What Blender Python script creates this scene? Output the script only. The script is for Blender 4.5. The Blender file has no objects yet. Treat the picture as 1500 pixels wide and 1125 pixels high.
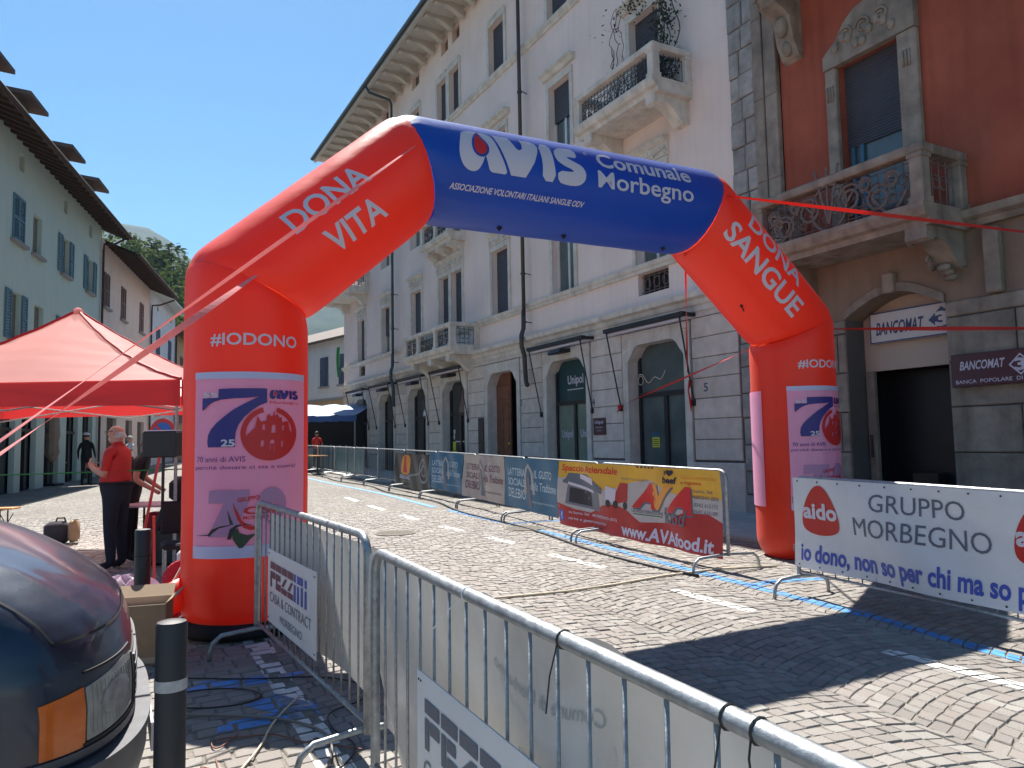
import bpy, bmesh, math, random
from math import *
from mathutils import Vector, Matrix
from mathutils.geometry import tessellate_polygon
random.seed(7)
S = bpy.context.scene
C = S.collection
# ------------------------------------------------------------------ camera, world, sun, exposure
EYE = 1.6; SLOPE = 0.0157
cam_d = bpy.data.cameras.new('camera'); cam = bpy.data.objects.new('camera', cam_d); C.objects.link(cam)
cam_d.sensor_width = 36; cam_d.lens = 26.04; cam_d.clip_start = .05; cam_d.clip_end = 9000
cam.matrix_world = Matrix.Translation((0, 0, EYE)) @ Matrix.Rotation(pi/2 + atan(84.5/1085), 4, 'X') @ Matrix.Rotation(-0.0187, 4, 'Z')
S.camera = cam
SUN_AZ = radians(-21); SUN_EL = radians(56)
w = bpy.data.worlds.new('World'); S.world = w; w.use_nodes = True
nt = w.node_tree; bg = nt.nodes['Background']
sky = nt.nodes.new('ShaderNodeTexSky'); sky.sky_type = 'NISHITA'; sky.sun_disc = False
sky.sun_elevation = SUN_EL; sky.sun_rotation = SUN_AZ % (2*pi); sky.air_density = 1.0; sky.dust_density = .25; sky.ozone_density = 3; sky.altitude = 250
hs = nt.nodes.new('ShaderNodeHueSaturation'); hs.inputs['Saturation'].default_value = 1.3; hs.inputs['Hue'].default_value = .49; nt.links.new(sky.outputs[0], hs.inputs['Color']); nt.links.new(hs.outputs[0], bg.inputs[0]); bg.inputs[1].default_value = .058
sd = bpy.data.lights.new('sun', 'SUN'); sun = bpy.data.objects.new('sun', sd); C.objects.link(sun)
sd.energy = 5.0; sd.angle = radians(.5); sd.color = (1, .95, .87)
to_sun = Vector((sin(SUN_AZ)*cos(SUN_EL), cos(SUN_AZ)*cos(SUN_EL), sin(SUN_EL)))
sun.rotation_euler = to_sun.to_track_quat('Z', 'Y').to_euler(); sun.location = (0, 0, 40)
S.view_settings.view_transform = 'Standard'; S.view_settings.look = 'None'
S.view_settings.exposure = 1.2; S.view_settings.gamma = 1; S.view_settings.use_curve_mapping = False

def G(y): return SLOPE*min(y, 130.0)
# ------------------------------------------------------------------ mesh helpers
class MB:
    def __init__(s): s.v = []; s.f = []; s.m = []
    def add(s, vs, fs, m=0):
        b = len(s.v); s.v += [tuple(q) for q in vs]; s.f += [tuple(i+b for i in f) for f in fs]; s.m += [m]*len(fs); return s
    def quad(s, a, b, c, d, m=0): return s.add([a, b, c, d], [(0, 1, 2, 3)], m)
    def box(s, x0, x1, y0, y1, z0, z1, m=0):
        return s.add([(x0,y0,z0),(x1,y0,z0),(x1,y1,z0),(x0,y1,z0),(x0,y0,z1),(x1,y0,z1),(x1,y1,z1),(x0,y1,z1)],
                     [(0,3,2,1),(4,5,6,7),(0,1,5,4),(1,2,6,5),(2,3,7,6),(3,0,4,7)], m)
    def cbox(s, x0, x1, y0, y1, z0, z1, c=.01, m=0):      # box with chamfered edges
        v = []; 
        for (zz, k) in ((z0, c), (z0+c, 0), (z1-c, 0), (z1, c)):
            for (a, b, e, g) in ((x0, y0, 1, 1), (x1, y0, -1, 1), (x1, y1, -1, -1), (x0, y1, 1, -1)):
                v += [(a+e*(k+c), b+g*k, zz), (a+e*k, b+g*(k+c), zz)]
        # order round the ring
        o = []
        for r in range(4):
            b = r*8; o.append([b+1, b+0, b+2, b+3, b+5, b+4, b+6, b+7])
        f = [tuple(reversed(o[0])), tuple(o[3])]
        for r in range(3):
            for i in range(8):
                j = (i+1) % 8; f.append((o[r][i], o[r][j], o[r+1][j], o[r+1][i]))
        return s.add(v, f, m)
    def block(s, u0, u1, z0, z1, n0, n1, c=.015, m=0):    # ashlar face: proud of the wall with chamfered rim
        v = [(u0,n0,z0),(u1,n0,z0),(u1,n0,z1),(u0,n0,z1),(u0,n1-c,z0),(u1,n1-c,z0),(u1,n1-c,z1),(u0,n1-c,z1),
             (u0+c,n1,z0+c),(u1-c,n1,z0+c),(u1-c,n1,z1-c),(u0+c,n1,z1-c)]
        f = [(8,9,10,11)[::-1]]
        for a, b in ((0, 4), (4, 8)):
            for i in range(4):
                j = (i+1) % 4; f.append((a+j, a+i, b+i, b+j)[::-1])
        f = [(11,10,9,8)] + [(a+i, a+(i+1)%4, b+(i+1)%4, b+i)[::-1] for a, b in ((0,4),(4,8)) for i in range(4)]
        return s.add(v, f, m)
    def tube(s, pts, r, seg=8, caps=True, m=0, closed=False, rs=None):
        P = [Vector(p) for p in pts]; n = len(P)
        if n < 2: return s
        T = []
        for i in range(n):
            if closed: t = P[(i+1) % n]-P[i-1]
            else: t = (P[min(i+1, n-1)]-P[max(i-1, 0)])
            T.append(t.normalized() if t.length > 1e-9 else Vector((0, 0, 1)))
        a = Vector((0, 0, 1)) if abs(T[0].z) < .9 else Vector((1, 0, 0))
        U = T[0].cross(a).normalized(); vs = []
        for i in range(n):
            if i: 
                U = (U-T[i]*U.dot(T[i]))
                U = U.normalized() if U.length > 1e-6 else T[i].orthogonal().normalized()
            V = T[i].cross(U); rr = rs[i] if rs else r
            for k in range(seg):
                q = 2*pi*k/seg; vs.append(P[i]+U*(cos(q)*rr)+V*(sin(q)*rr))
        fs = []
        for i in range(n if closed else n-1):
            a0 = i*seg; b0 = ((i+1) % n)*seg
            for k in range(seg):
                l = (k+1) % seg; fs.append((a0+k, a0+l, b0+l, b0+k))
        if caps and not closed:
            fs.append(tuple(range(seg))[::-1]); fs.append(tuple((n-1)*seg+k for k in range(seg)))
        return s.add(vs, fs, m)
    def lathe(s, prof, seg=16, c=(0, 0, 0), m=0):
        vs = []; n = len(prof)
        for r, z in prof:
            for k in range(seg):
                q = 2*pi*k/seg; vs.append((c[0]+r*cos(q), c[1]+r*sin(q), c[2]+z))
        fs = [(i*seg+k, i*seg+(k+1) % seg, (i+1)*seg+(k+1) % seg, (i+1)*seg+k) for i in range(n-1) for k in range(seg)]
        fs.append(tuple(range(seg))[::-1]); fs.append(tuple((n-1)*seg+k for k in range(seg)))
        return s.add(vs, fs, m)
    def prism(s, poly, f0, f1, m=0):                      # poly: 2D loop; f0, f1 map 2D -> 3D for the two ends
        n = len(poly); vs = [f0(*p) for p in poly]+[f1(*p) for p in poly]
        tr = tessellate_polygon([[Vector((p[0], p[1], 0)) for p in poly]])
        fs = [tuple(t) for t in tr]+[tuple(i+n for i in reversed(t)) for t in tr]
        fs += [(i, (i+1) % n, n+(i+1) % n, n+i) for i in range(n)]
        return s.add(vs, fs, m)
    def grid(s, nu, nv, fn, m=0):
        vs = [fn(i/nu, j/nv) for j in range(nv+1) for i in range(nu+1)]
        fs = [(j*(nu+1)+i, j*(nu+1)+i+1, (j+1)*(nu+1)+i+1, (j+1)*(nu+1)+i) for j in range(nv) for i in range(nu)]
        return s.add(vs, fs, m)
    def sphere(s, c, r, seg=10, rings=6, m=0, sq=(1, 1, 1)):
        prof = [(max(1e-4, sin(pi*i/rings)), -cos(pi*i/rings)) for i in range(rings+1)]
        vs = []
        for a, z in prof:
            for k in range(seg):
                q = 2*pi*k/seg; vs.append((c[0]+r*sq[0]*a*cos(q), c[1]+r*sq[1]*a*sin(q), c[2]+r*sq[2]*z))
        fs = [(i*seg+k, i*seg+(k+1) % seg, (i+1)*seg+(k+1) % seg, (i+1)*seg+k) for i in range(rings) for k in range(seg)]
        return s.add(vs, fs, m)
    def mesh(s, name, mats, smooth=False):
        me = bpy.data.meshes.new(name); me.from_pydata([tuple(v) for v in s.v], [], s.f)
        for mt in (mats if isinstance(mats, (list, tuple)) else [mats]): me.materials.append(mt)
        if any(s.m): me.polygons.foreach_set('material_index', s.m)
        if smooth: me.polygons.foreach_set('use_smooth', [True]*len(me.polygons))
        me.update(); return me
def obj(name, mb, mats, parent=None, smooth=False, loc=None, fix=False):
    me = mb.mesh(name, mats, smooth) if isinstance(mb, MB) else mb
    if fix:
        bm = bmesh.new(); bm.from_mesh(me); bmesh.ops.recalc_face_normals(bm, faces=bm.faces); bm.to_mesh(me); bm.free()
    o = bpy.data.objects.new(name, me); C.objects.link(o)
    if parent: o.parent = parent
    if loc: o.location = loc
    return o
def smooth_angle(o, ang=40):
    bm = bmesh.new(); bm.from_mesh(o.data); bmesh.ops.remove_doubles(bm, verts=bm.verts, dist=1e-5)
    bmesh.ops.recalc_face_normals(bm, faces=bm.faces)
    for f in bm.faces: f.smooth = True
    for e in bm.edges:
        if len(e.link_faces) == 2 and e.calc_face_angle(0) > radians(ang): e.smooth = False
    bm.to_mesh(o.data); bm.free(); return o
def tag(o, label=None, cat=None, group=None, kind=None):
    if label: o['label'] = label
    if cat: o['category'] = cat
    if group: o['group'] = group
    if kind: o['kind'] = kind
    return o
def thing(name, label, cat, loc=(0, 0, 0), rz=0, group=None):
    o = bpy.data.objects.new(name, None); C.objects.link(o); o.location = loc; o.rotation_euler = (0, 0, rz); o.empty_display_size = .2
    return tag(o, label, cat, group)
def dup(root, loc, rz=None, label=None):
    r = root.copy(); C.objects.link(r); r.location = loc
    if rz is not None: r.rotation_euler = (0, 0, rz)
    if label: r['label'] = label
    for ch in list(root.children):
        c = ch.copy(); C.objects.link(c); c.parent = r
        for g in ch.children:
            d = g.copy(); C.objects.link(d); d.parent = c
    return r
# ------------------------------------------------------------------ materials
def N(nt, t, **k):
    n = nt.nodes.new(t)
    for a, b in k.items():
        if a[0] == '_': n.inputs[a[1:].replace('_', ' ')].default_value = b
        else: setattr(n, a, b)
    return n
def c4(c): return (c[0], c[1], c[2], 1)
def mat(name, col, rough=.6, var=.12, sc=3., bump=0., bsc=30., metal=0., col2=None, spec=.5, transl=0., tcol=None, coat=0., streak=0., attr=None, rnd=0., sheen=0., alpha=1.):
    m = bpy.data.materials.new(name); m.use_nodes = True; nt = m.node_tree; L = nt.links.new
    b = nt.nodes['Principled BSDF']; out = nt.nodes['Material Output']
    b.inputs['Roughness'].default_value = rough; b.inputs['Metallic'].default_value = metal; b.inputs['Specular IOR Level'].default_value = spec
    b.inputs['Coat Weight'].default_value = coat; b.inputs['Coat Roughness'].default_value = .08
    b.inputs['Sheen Weight'].default_value = sheen
    tc = N(nt, 'ShaderNodeTexCoord')
    n1 = N(nt, 'ShaderNodeTexNoise', _Scale=sc, _Detail=7., _Roughness=.6); L(tc.outputs['Object'], n1.inputs['Vector'])
    mp = N(nt, 'ShaderNodeMapRange'); L(n1.outputs[0], mp.inputs[0]); mp.inputs[1].default_value = .3; mp.inputs[2].default_value = .7
    mx = N(nt, 'ShaderNodeMix', data_type='RGBA'); L(mp.outputs[0], mx.inputs[0])
    mx.inputs[6].default_value = c4([max(0, x*(1-var)) for x in col]); mx.inputs[7].default_value = c4(col2 if col2 else [min(1, x*(1+var)) for x in col])
    cur = mx.outputs[2]
    if streak:
        mpp = N(nt, 'ShaderNodeMapping'); mpp.inputs['Scale'].default_value = (2.2, 2.2, .18); L(tc.outputs['Object'], mpp.inputs[0])
        n2 = N(nt, 'ShaderNodeTexNoise', _Scale=2.4, _Detail=6.); L(mpp.outputs[0], n2.inputs['Vector'])
        r2 = N(nt, 'ShaderNodeMapRange'); L(n2.outputs[0], r2.inputs[0]); r2.inputs[1].default_value = .48; r2.inputs[2].default_value = .75; r2.inputs[4].default_value = streak
        m2 = N(nt, 'ShaderNodeMix', data_type='RGBA', blend_type='MULTIPLY'); L(r2.outputs[0], m2.inputs[0]); L(cur, m2.inputs[6]); m2.inputs[7].default_value = (.45, .42, .38, 1); cur = m2.outputs[2]
    if attr:
        at = N(nt, 'ShaderNodeAttribute', attribute_name='tone'); rp = N(nt, 'ShaderNodeValToRGB'); L(at.outputs['Fac'], rp.inputs[0])
        els = rp.color_ramp.elements; els[0].color = c4(attr[0]); els[1].color = c4(attr[-1])
        for i, cc in enumerate(attr[1:-1]): e = els.new((i+1)/(len(attr)-1)); e.color = c4(cc)
        m3 = N(nt, 'ShaderNodeMix', data_type='RGBA', blend_type='MULTIPLY'); m3.inputs[0].default_value = 1; L(rp.outputs[0], m3.inputs[6]); L(cur, m3.inputs[7]); cur = m3.outputs[2]
    if rnd:
        oi = N(nt, 'ShaderNodeObjectInfo'); rm = N(nt, 'ShaderNodeMapRange'); L(oi.outputs['Random'], rm.inputs[0]); rm.inputs[3].default_value = 1-rnd; rm.inputs[4].default_value = 1+rnd
        vm = N(nt, 'ShaderNodeVectorMath', operation='SCALE'); L(cur, vm.inputs[0]); L(rm.outputs[0], vm.inputs['Scale']); cur = vm.outputs[0]
    L(cur, b.inputs['Base Color'])
    if bump:
        n3 = N(nt, 'ShaderNodeTexNoise', _Scale=bsc, _Detail=8., _Roughness=.65); L(tc.outputs['Object'], n3.inputs['Vector'])
        bp = N(nt, 'ShaderNodeBump', _Strength=bump, _Distance=.02); L(n3.outputs[0], bp.inputs['Height']); L(bp.outputs[0], b.inputs['Normal'])
    rr = N(nt, 'ShaderNodeMapRange'); L(n1.outputs[0], rr.inputs[0]); rr.inputs[3].default_value = max(.02, rough-.1); rr.inputs[4].default_value = min(1, rough+.1); L(rr.outputs[0], b.inputs['Roughness'])
    if transl:
        t = N(nt, 'ShaderNodeBsdfTranslucent'); t.inputs[0].default_value = c4(tcol or col); ms = N(nt, 'ShaderNodeMixShader'); ms.inputs[0].default_value = transl
        if not tcol: L(cur, t.inputs[0])
        L(b.outputs[0], ms.inputs[1]); L(t.outputs[0], ms.inputs[2]); L(ms.outputs[0], out.inputs[0])
    return m
def ground_mat():
    m = bpy.data.materials.new('cobbled_ground'); m.use_nodes = True; nt = m.node_tree; L = nt.links.new
    b = nt.nodes['Principled BSDF']; b.inputs['Roughness'].default_value = .85
    tc = N(nt, 'ShaderNodeTexCoord')
    vo = N(nt, 'ShaderNodeTexVoronoi', feature='DISTANCE_TO_EDGE', _Scale=9.5); L(tc.outputs['Object'], vo.inputs['Vector'])
    vc = N(nt, 'ShaderNodeTexVoronoi', feature='F1', _Scale=9.5); L(tc.outputs['Object'], vc.inputs['Vector'])
    rp = N(nt, 'ShaderNodeMapRange'); L(vo.outputs['Distance'], rp.inputs[0]); rp.inputs[1].default_value = .03; rp.inputs[2].default_value = .12
    sep = N(nt, 'ShaderNodeSeparateColor'); L(vc.outputs['Color'], sep.inputs[0])
    r1 = N(nt, 'ShaderNodeMix', data_type='RGBA'); L(sep.outputs[0], r1.inputs[0]); r1.inputs[6].default_value = (.18, .165, .15, 1); r1.inputs[7].default_value = (.30, .28, .255, 1)
    n1 = N(nt, 'ShaderNodeTexNoise', _Scale=.35, _Detail=5.); L(tc.outputs['Object'], n1.inputs['Vector'])
    mr = N(nt, 'ShaderNodeMapRange'); L(n1.outputs[0], mr.inputs[0]); mr.inputs[1].default_value = .3; mr.inputs[2].default_value = .7; mr.inputs[3].default_value = .8; mr.inputs[4].default_value = 1.15
    mm = N(nt, 'ShaderNodeVectorMath', operation='SCALE'); L(r1.outputs[2], mm.inputs[0]); L(mr.outputs[0], mm.inputs['Scale'])
    mx = N(nt, 'ShaderNodeMix', data_type='RGBA'); L(rp.outputs[0], mx.inputs[0]); mx.inputs[6].default_value = (.13, .115, .1, 1); L(mm.outputs[0], mx.inputs[7])
    L(mx.outputs[2], b.inputs['Base Color'])
    bp = N(nt, 'ShaderNodeBump', _Strength=.8, _Distance=.012); L(rp.outputs[0], bp.inputs['Height']); L(bp.outputs[0], b.inputs['Normal'])
    return m
X = {}
X['ground'] = ground_mat()
X['cobble'] = mat('porphyry', (.97, .96, .94), .75, .2, 1.3, .5, 90, attr=[(.23, .212, .196), (.262, .24, .22), (.29, .255, .232), (.30, .282, .26), (.345, .325, .298)])
X['joint'] = mat('sand_joint', (.21, .19, .16), .95, .3, 25, .5, 80)
X['slab'] = mat('granite_slab', (.44, .435, .42), .8, .12, 5, .3, 60, rnd=.08)
X['blue_paint'] = mat('blue_road_paint', (.07, .27, .62), .6, .22, 9, .2, 60)
X['white_paint'] = mat('white_road_paint', (.72, .7, .66), .6, .18, 9, .2, 60)
X['stucco'] = mat('pale_stucco', (.84, .69, .62), .9, .09, .5, .25, 45, streak=.12)
X['stone'] = mat('dressed_stone', (.66, .57, .50), .85, .14, 4, .35, 40, streak=.12, rnd=.09)
X['stone_trim'] = mat('trim_stone', (.66, .61, .54), .85, .16, 3.5, .35, 35, streak=.4)
X['groove'] = mat('groove_mortar', (.12, .11, .105), .95, .1, 8)
X['rough_stone'] = mat('rough_ashlar', (.34, .32, .30), .9, .25, 5, .9, 22, streak=.3, rnd=.18)
X['soffit'] = mat('soffit_plaster', (.52, .485, .42), .9, .12, 3, .2, 30)
X['red_stucco'] = mat('red_ochre_stucco', (.33, .068, .036), .9, .13, .9, .2, 45, col2=(.44, .115, .065), streak=.35)
X['old_stone'] = mat('weathered_dark_stone', (.27, .225, .185), .88, .28, 3.2, .5, 35, col2=(.37, .31, .25), streak=.6, rnd=.1)
X['brown_wall'] = mat('brown_plaster', (.26, .185, .135), .9, .12, 2, .3, 30, streak=.3)
X['dull_glass'] = mat('dull_dark_glass', (.02, .02, .025), .35, .2, 2, spec=.3)
X['dark_glass'] = mat('dark_glass', (.018, .024, .03), .06, .1, 2, spec=.8)
X['grey_glass'] = mat('grey_glass', (.09, .115, .115), .1, .3, 1.2, spec=.7)
X['green_glass'] = mat('green_film_glass', (.2, .25, .19), .12, .2, 1.5, spec=.6)
X['black_metal'] = mat('black_metal', (.018, .018, .022), .45, .2, 9, .1, 60)
X['iron'] = mat('wrought_iron', (.05, .055, .065), .55, .3, 12)
X['iron_rust'] = mat('weathered_iron', (.16, .13, .12), .7, .3, 12)
X['blind'] = mat('dark_roller_blind', (.075, .08, .1), .6, .1, 3)
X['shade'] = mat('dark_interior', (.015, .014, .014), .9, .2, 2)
X['white_frame'] = mat('white_window_frame', (.62, .62, .6), .5, .05, 4)
X['wood_door'] = mat('red_brown_wood', (.2, .07, .035), .5, .3, 6, .2, 40)
X['gutter'] = mat('blue_grey_gutter', (.05, .075, .095), .4, .1, 5, metal=.3)
X['copper_pipe'] = mat('brown_downpipe', (.075, .06, .058), .45, .2, 5, metal=.4)
X['galv'] = mat('galvanised_steel', (.33, .35, .365), .45, .28, 26, .2, 60, metal=.6)
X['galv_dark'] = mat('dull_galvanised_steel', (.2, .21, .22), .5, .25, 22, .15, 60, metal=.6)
X['black_paint'] = mat('black_post_paint', (.028, .027, .03), .5, .2, 12, .15, 60)
X['grey_band'] = mat('grey_reflective_band', (.42, .42, .42), .45, .3, 30)
X['cardboard'] = mat('cardboard', (.30, .21, .13), .85, .12, 6, .1, 60)
X['tape'] = mat('parcel_tape', (.42, .34, .24), .35, .05, 6)
X['red_fab'] = mat('red_nylon', (.86, .055, .02), .4, .06, 1.5, .22, 7, spec=.55, transl=.34, tcol=(.98, .10, .03), sheen=.1)
X['blue_fab'] = mat('blue_nylon', (.004, .07, .40), .4, .06, 1.5, .22, 7, spec=.5, transl=.2, tcol=(.005, .13, .75), sheen=.1)
X['red_strap'] = mat('red_strap', (.72, .05, .04), .8, .1, 8, transl=.3, tcol=(.9, .1, .06))
X['pink_strap'] = mat('pale_red_strap', (.85, .36, .35), .85, .1, 8, transl=.4, tcol=(1, .5, .48))  # paler red than the other straps
X['print_white'] = mat('white_print', (.62, .58, .66), .5, .03, 3)
X['panel'] = mat('white_panel_red_lit', (.86, .43, .66), .5, .05, 4, .05, 12, transl=.25, tcol=(.95, .35, .5))  # white polyester, red light through the leg is put into its pink
X['panel_hem'] = mat('panel_hem', (.55, .53, .74), .5, .04, 4)
X['navy'] = mat('navy_print', (.04, .03, .2), .5, .04, 4)
X['red_print'] = mat('red_print', (.62, .02, .02), .5, .04, 4)
X['mauve_print'] = mat('mauve_print', (.30, .13, .25), .5, .06, 4)
X['lilac_print'] = mat('faint_lilac_print', (.46, .22, .38), .5, .05, 4)
X['green_print'] = mat('dark_green_print', (.03, .06, .03), .5, .05, 4)
X['black_print'] = mat('black_print', (.02, .02, .03), .5, .05, 4)
X['vinyl'] = mat('white_vinyl', (.72, .74, .77), .32, .05, 3, .35, 5, transl=.15)
X['sheet'] = mat('translucent_sheet', (.5, .5, .49), .45, .3, 2.2, .4, 5, transl=.42, tcol=(.66, .65, .6), col2=(.76, .76, .75), streak=.2)  # mottled colour stands in for lit patches, shadows and dirt
X['sheet_text'] = mat('faded_back_print', (.5, .5, .49), .6, .1, 4, transl=.3)
X['sign_white'] = mat('white_composite_board', (.72, .72, .73), .4, .06, 3)
X['grey_print'] = mat('grey_blue_print', (.16, .17, .2), .5, .08, 5)
X['plum_print'] = mat('plum_print', (.16, .06, .09), .5, .08, 5)
X['blue_print'] = mat('royal_blue_print', (.05, .09, .42), .5, .05, 4)
X['slate_print'] = mat('slate_grey_print', (.11, .13, .17), .5, .05, 4)
X['aido_red'] = mat('dark_red_print', (.5, .02, .015), .45, .05, 4)
X['yellow'] = mat('yellow_banner', (.74, .44, .05), .45, .1, 4, .1, 6, transl=.25)
X['orange'] = mat('orange_print', (.75, .3, .04), .5, .08, 5)
X['ban_white'] = mat('greyish_white_banner', (.58, .56, .56), .45, .08, 4, .1, 6, transl=.25)
X['ban_red'] = mat('red_banner_band', (.52, .035, .03), .45, .08, 4, transl=.2)
X['ban_blue'] = mat('teal_blue_banner', (.055, .17, .28), .45, .15, 3, .1, 6, transl=.2)
X['ban_beige'] = mat('beige_banner', (.52, .45, .41), .5, .1, 3, .1, 6, transl=.25)
X['ban_dark'] = mat('charcoal_banner', (.06, .052, .05), .4, .3, 5, .1, 6, transl=.1)
X['pale_print'] = mat('pale_blue_print', (.5, .62, .7), .5, .05, 4)
X['cord'] = mat('cream_cord', (.68, .58, .42), .7, .1, 10)
X['cable'] = mat('black_cable', (.02, .02, .022), .5, .1, 10)
X['cable_grey'] = mat('brown_grey_cable', (.22, .19, .17), .6, .1, 10)
X['cable_red'] = mat('brownish_cable', (.24, .1, .07), .6, .1, 10)
X['tie'] = mat('white_cable_tie', (.75, .75, .72), .4, .05, 5)
X['tent'] = mat('red_canopy_cloth_sunlit', (.88, .32, .3), .5, .08, 2, .1, 8, transl=.66, tcol=(1, .72, .68))  # same red cloth as the valance, sun glare put into its paler colour
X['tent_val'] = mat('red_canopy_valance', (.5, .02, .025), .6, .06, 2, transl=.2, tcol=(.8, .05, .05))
X['carpaint'] = mat('dark_blue_car_paint', (.014, .024, .045), .34, .4, 5, .03, 40, coat=.45, spec=.5)
X['bumper'] = mat('grey_plastic_bumper', (.085, .09, .1), .5, .15, 12, .1, 70)
X['amber'] = mat('amber_lens', (.62, .13, .01), .25, .08, 20, coat=.5)
X['lens'] = mat('hazy_headlight_lens', (.24, .25, .23), .3, .3, 9, coat=.5, col2=(.4, .41, .38))
X['rubber'] = mat('black_rubber', (.015, .015, .016), .7, .1, 10)
X['skin'] = mat('skin', (.55, .27, .19), .6, .06, 9)
X['hair_white'] = mat('grey_white_hair', (.5, .47, .44), .8, .2, 60, .4, 200)
X['hair_dark'] = mat('dark_hair', (.05, .035, .03), .7, .2, 60)
X['hair_orange'] = mat('ginger_hair', (.35, .1, .03), .7, .3, 60)
X['polo'] = mat('red_polo', (.58, .03, .025), .8, .1, 9, .1, 60)
X['navy_cloth'] = mat('navy_trousers', (.02, .022, .035), .9, .2, 9, .1, 60)
X['black_cloth'] = mat('black_cloth', (.012, .012, .016), .9, .2, 9)
X['white_cloth'] = mat('white_cloth', (.68, .68, .68), .9, .08, 9)
X['plastic_bag'] = mat('thin_plastic_bag', (.6, .5, .6), .35, .2, 9, .3, 20, transl=.5)
X['leaf'] = mat('leaf_green', (.055, .09, .03), .6, .5, 3, transl=.25)
X['leaf_dark'] = mat('dark_leaf', (.018, .032, .02), .6, .5, 3, transl=.1)
X['twig'] = mat('dry_twig', (.1, .08, .06), .9, .3, 9)
X['hill_leaf'] = mat('woodland_leaf', (.022, .055, .012), .9, .5, .05, col2=(.12, .165, .03), transl=.3, spec=.1)
X['mountain'] = mat('mountain_slope', (.012, .034, .028), .95, .35, .012, .9, .05, col2=(.06, .085, .04), spec=.1)
X['green_wall'] = mat('pale_green_stucco', (.60, .73, .66), .9, .1, .7, .2, 30, col2=(.50, .62, .57), streak=.12)
X['pink_wall'] = mat('faded_pink_stucco', (.72, .60, .54), .9, .08, 1, .2, 30, streak=.1)
X['blue_wall'] = mat('bluish_white_stucco', (.6, .66, .72), .9, .06, 1, streak=.2)
X['ochre_wall'] = mat('ochre_stucco', (.46, .33, .18), .9, .06, 1, streak=.2)
X['grey_wall'] = mat('pale_grey_stucco', (.62, .64, .63), .9, .06, 1, streak=.2)
X['teal_shutter'] = mat('teal_blue_shutter', (.085, .2, .27), .6, .12, 6)
X['navy_shutter'] = mat('slate_blue_shutter', (.07, .1, .16), .6, .12, 6)
X['brown_shutter'] = mat('brown_shutter', (.2, .1, .075), .6, .12, 6)
X['rafter'] = mat('dark_rafter_wood', (.055, .035, .028), .8, .3, 5)
X['tile'] = mat('grey_brown_roof_tile', (.13, .1, .085), .85, .35, 3, .5, 12)
X['old_window'] = mat('dull_window_board', (.16, .16, .13), .7, .15, 4)
X['sill'] = mat('grey_sill', (.3, .29, .28), .8, .1, 5)
X['stripe_blue'] = mat('blue_white_awning', (.42, .53, .76), .6, .15, 1.2, transl=.3)
X['blue_tarp'] = mat('blue_tarp', (.03, .1, .3), .6, .1, 3)
X['wood'] = mat('orange_bench_wood', (.5, .24, .07), .5, .15, 7)
X['pink_lit_table'] = mat('pink_lit_table_top', (.6, .35, .4), .4, .05, 4)  # pink light falling on the table top is put into its colour
X['umbrella'] = mat('folded_parasol_cloth', (.28, .22, .17), .85, .15, 6)
X['flag_green'] = mat('flag_green', (.02, .2, .05), .7, .05, 4)
X['flag_white'] = mat('flag_white', (.6, .62, .7), .7, .05, 4)
X['flag_red'] = mat('flag_red', (.5, .04, .06), .7, .05, 4)
X['sign_red'] = mat('road_sign_red', (.55, .03, .03), .4, .05, 5)
X['sign_blue'] = mat('road_sign_blue', (.03, .12, .45), .4, .05, 5)
X['bank_plum'] = mat('dark_plum_sign', (.085, .035, .045), .4, .1, 3)
X['bank_white'] = mat('bank_sign_white', (.62, .57, .55), .4, .05, 3)
X['bank_blue'] = mat('bank_sign_blue', (.045, .05, .14), .4, .05, 3)
X['beige_panel'] = mat('beige_lintel_panel', (.5, .4, .32), .6, .05, 3)
X['notice_yellow'] = mat('yellow_notice', (.6, .62, .06), .6, .06, 5)
X['teal_planter'] = mat('teal_screen', (.08, .17, .19), .6, .1, 4)
X['mulch'] = mat('red_bag_cloth', (.4, .02, .04), .7, .15, 6)
# ------------------------------------------------------------------ lettering and flat print
_tc = {}
def text2d(s, size=1., bold=0., shear=0., xs=1., align='LEFT', spacing=1.):
    k = (s, size, bold, shear, xs, align, spacing)
    if k in _tc: return _tc[k]
    cu = bpy.data.curves.new('t', 'FONT'); cu.body = s; cu.size = size; cu.shear = shear; cu.offset = bold*size; cu.resolution_u = 3
    cu.align_x = align; cu.space_character = spacing; cu.fill_mode = 'FRONT' if hasattr(cu, 'fill_mode') else cu.fill_mode
    o = bpy.data.objects.new('t', cu); C.objects.link(o)
    me = bpy.data.meshes.new_from_object(o)
    vs = [(v.co.x*xs, v.co.y) for v in me.vertices]; fs = [tuple(p.vertices) for p in me.polygons]
    bpy.data.objects.remove(o); bpy.data.curves.remove(cu); bpy.data.meshes.remove(me)
    _tc[k] = (vs, fs); return _tc[k]
def fit(t, x0, y0, w, h):         # fit a text shape into a box
    vs, fs = t; xa = min(v[0] for v in vs); xb = max(v[0] for v in vs); ya = min(v[1] for v in vs); yb = max(v[1] for v in vs)
    return ([(x0+(v[0]-xa)/(xb-xa)*w, y0+(v[1]-ya)/(yb-ya)*h) for v in vs], fs)
def T(s, x0, y0, w, h, bold=0., shear=0.): return fit(text2d(s, 1., bold, shear), x0, y0, w, h)
def rot2(t, a, cx=0, cy=0):
    vs, fs = t; return ([(cx+(x-cx)*cos(a)-(y-cy)*sin(a), cy+(x-cx)*sin(a)+(y-cy)*cos(a)) for x, y in vs], fs)
def poly2(pts, holes=()):
    loops = [[Vector((p[0], p[1], 0)) for p in pts]]+[[Vector((p[0], p[1], 0)) for p in h] for h in holes]
    vs = [(v.x, v.y) for l in loops for v in l]; return (vs, [tuple(t) for t in tessellate_polygon(loops)])
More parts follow.
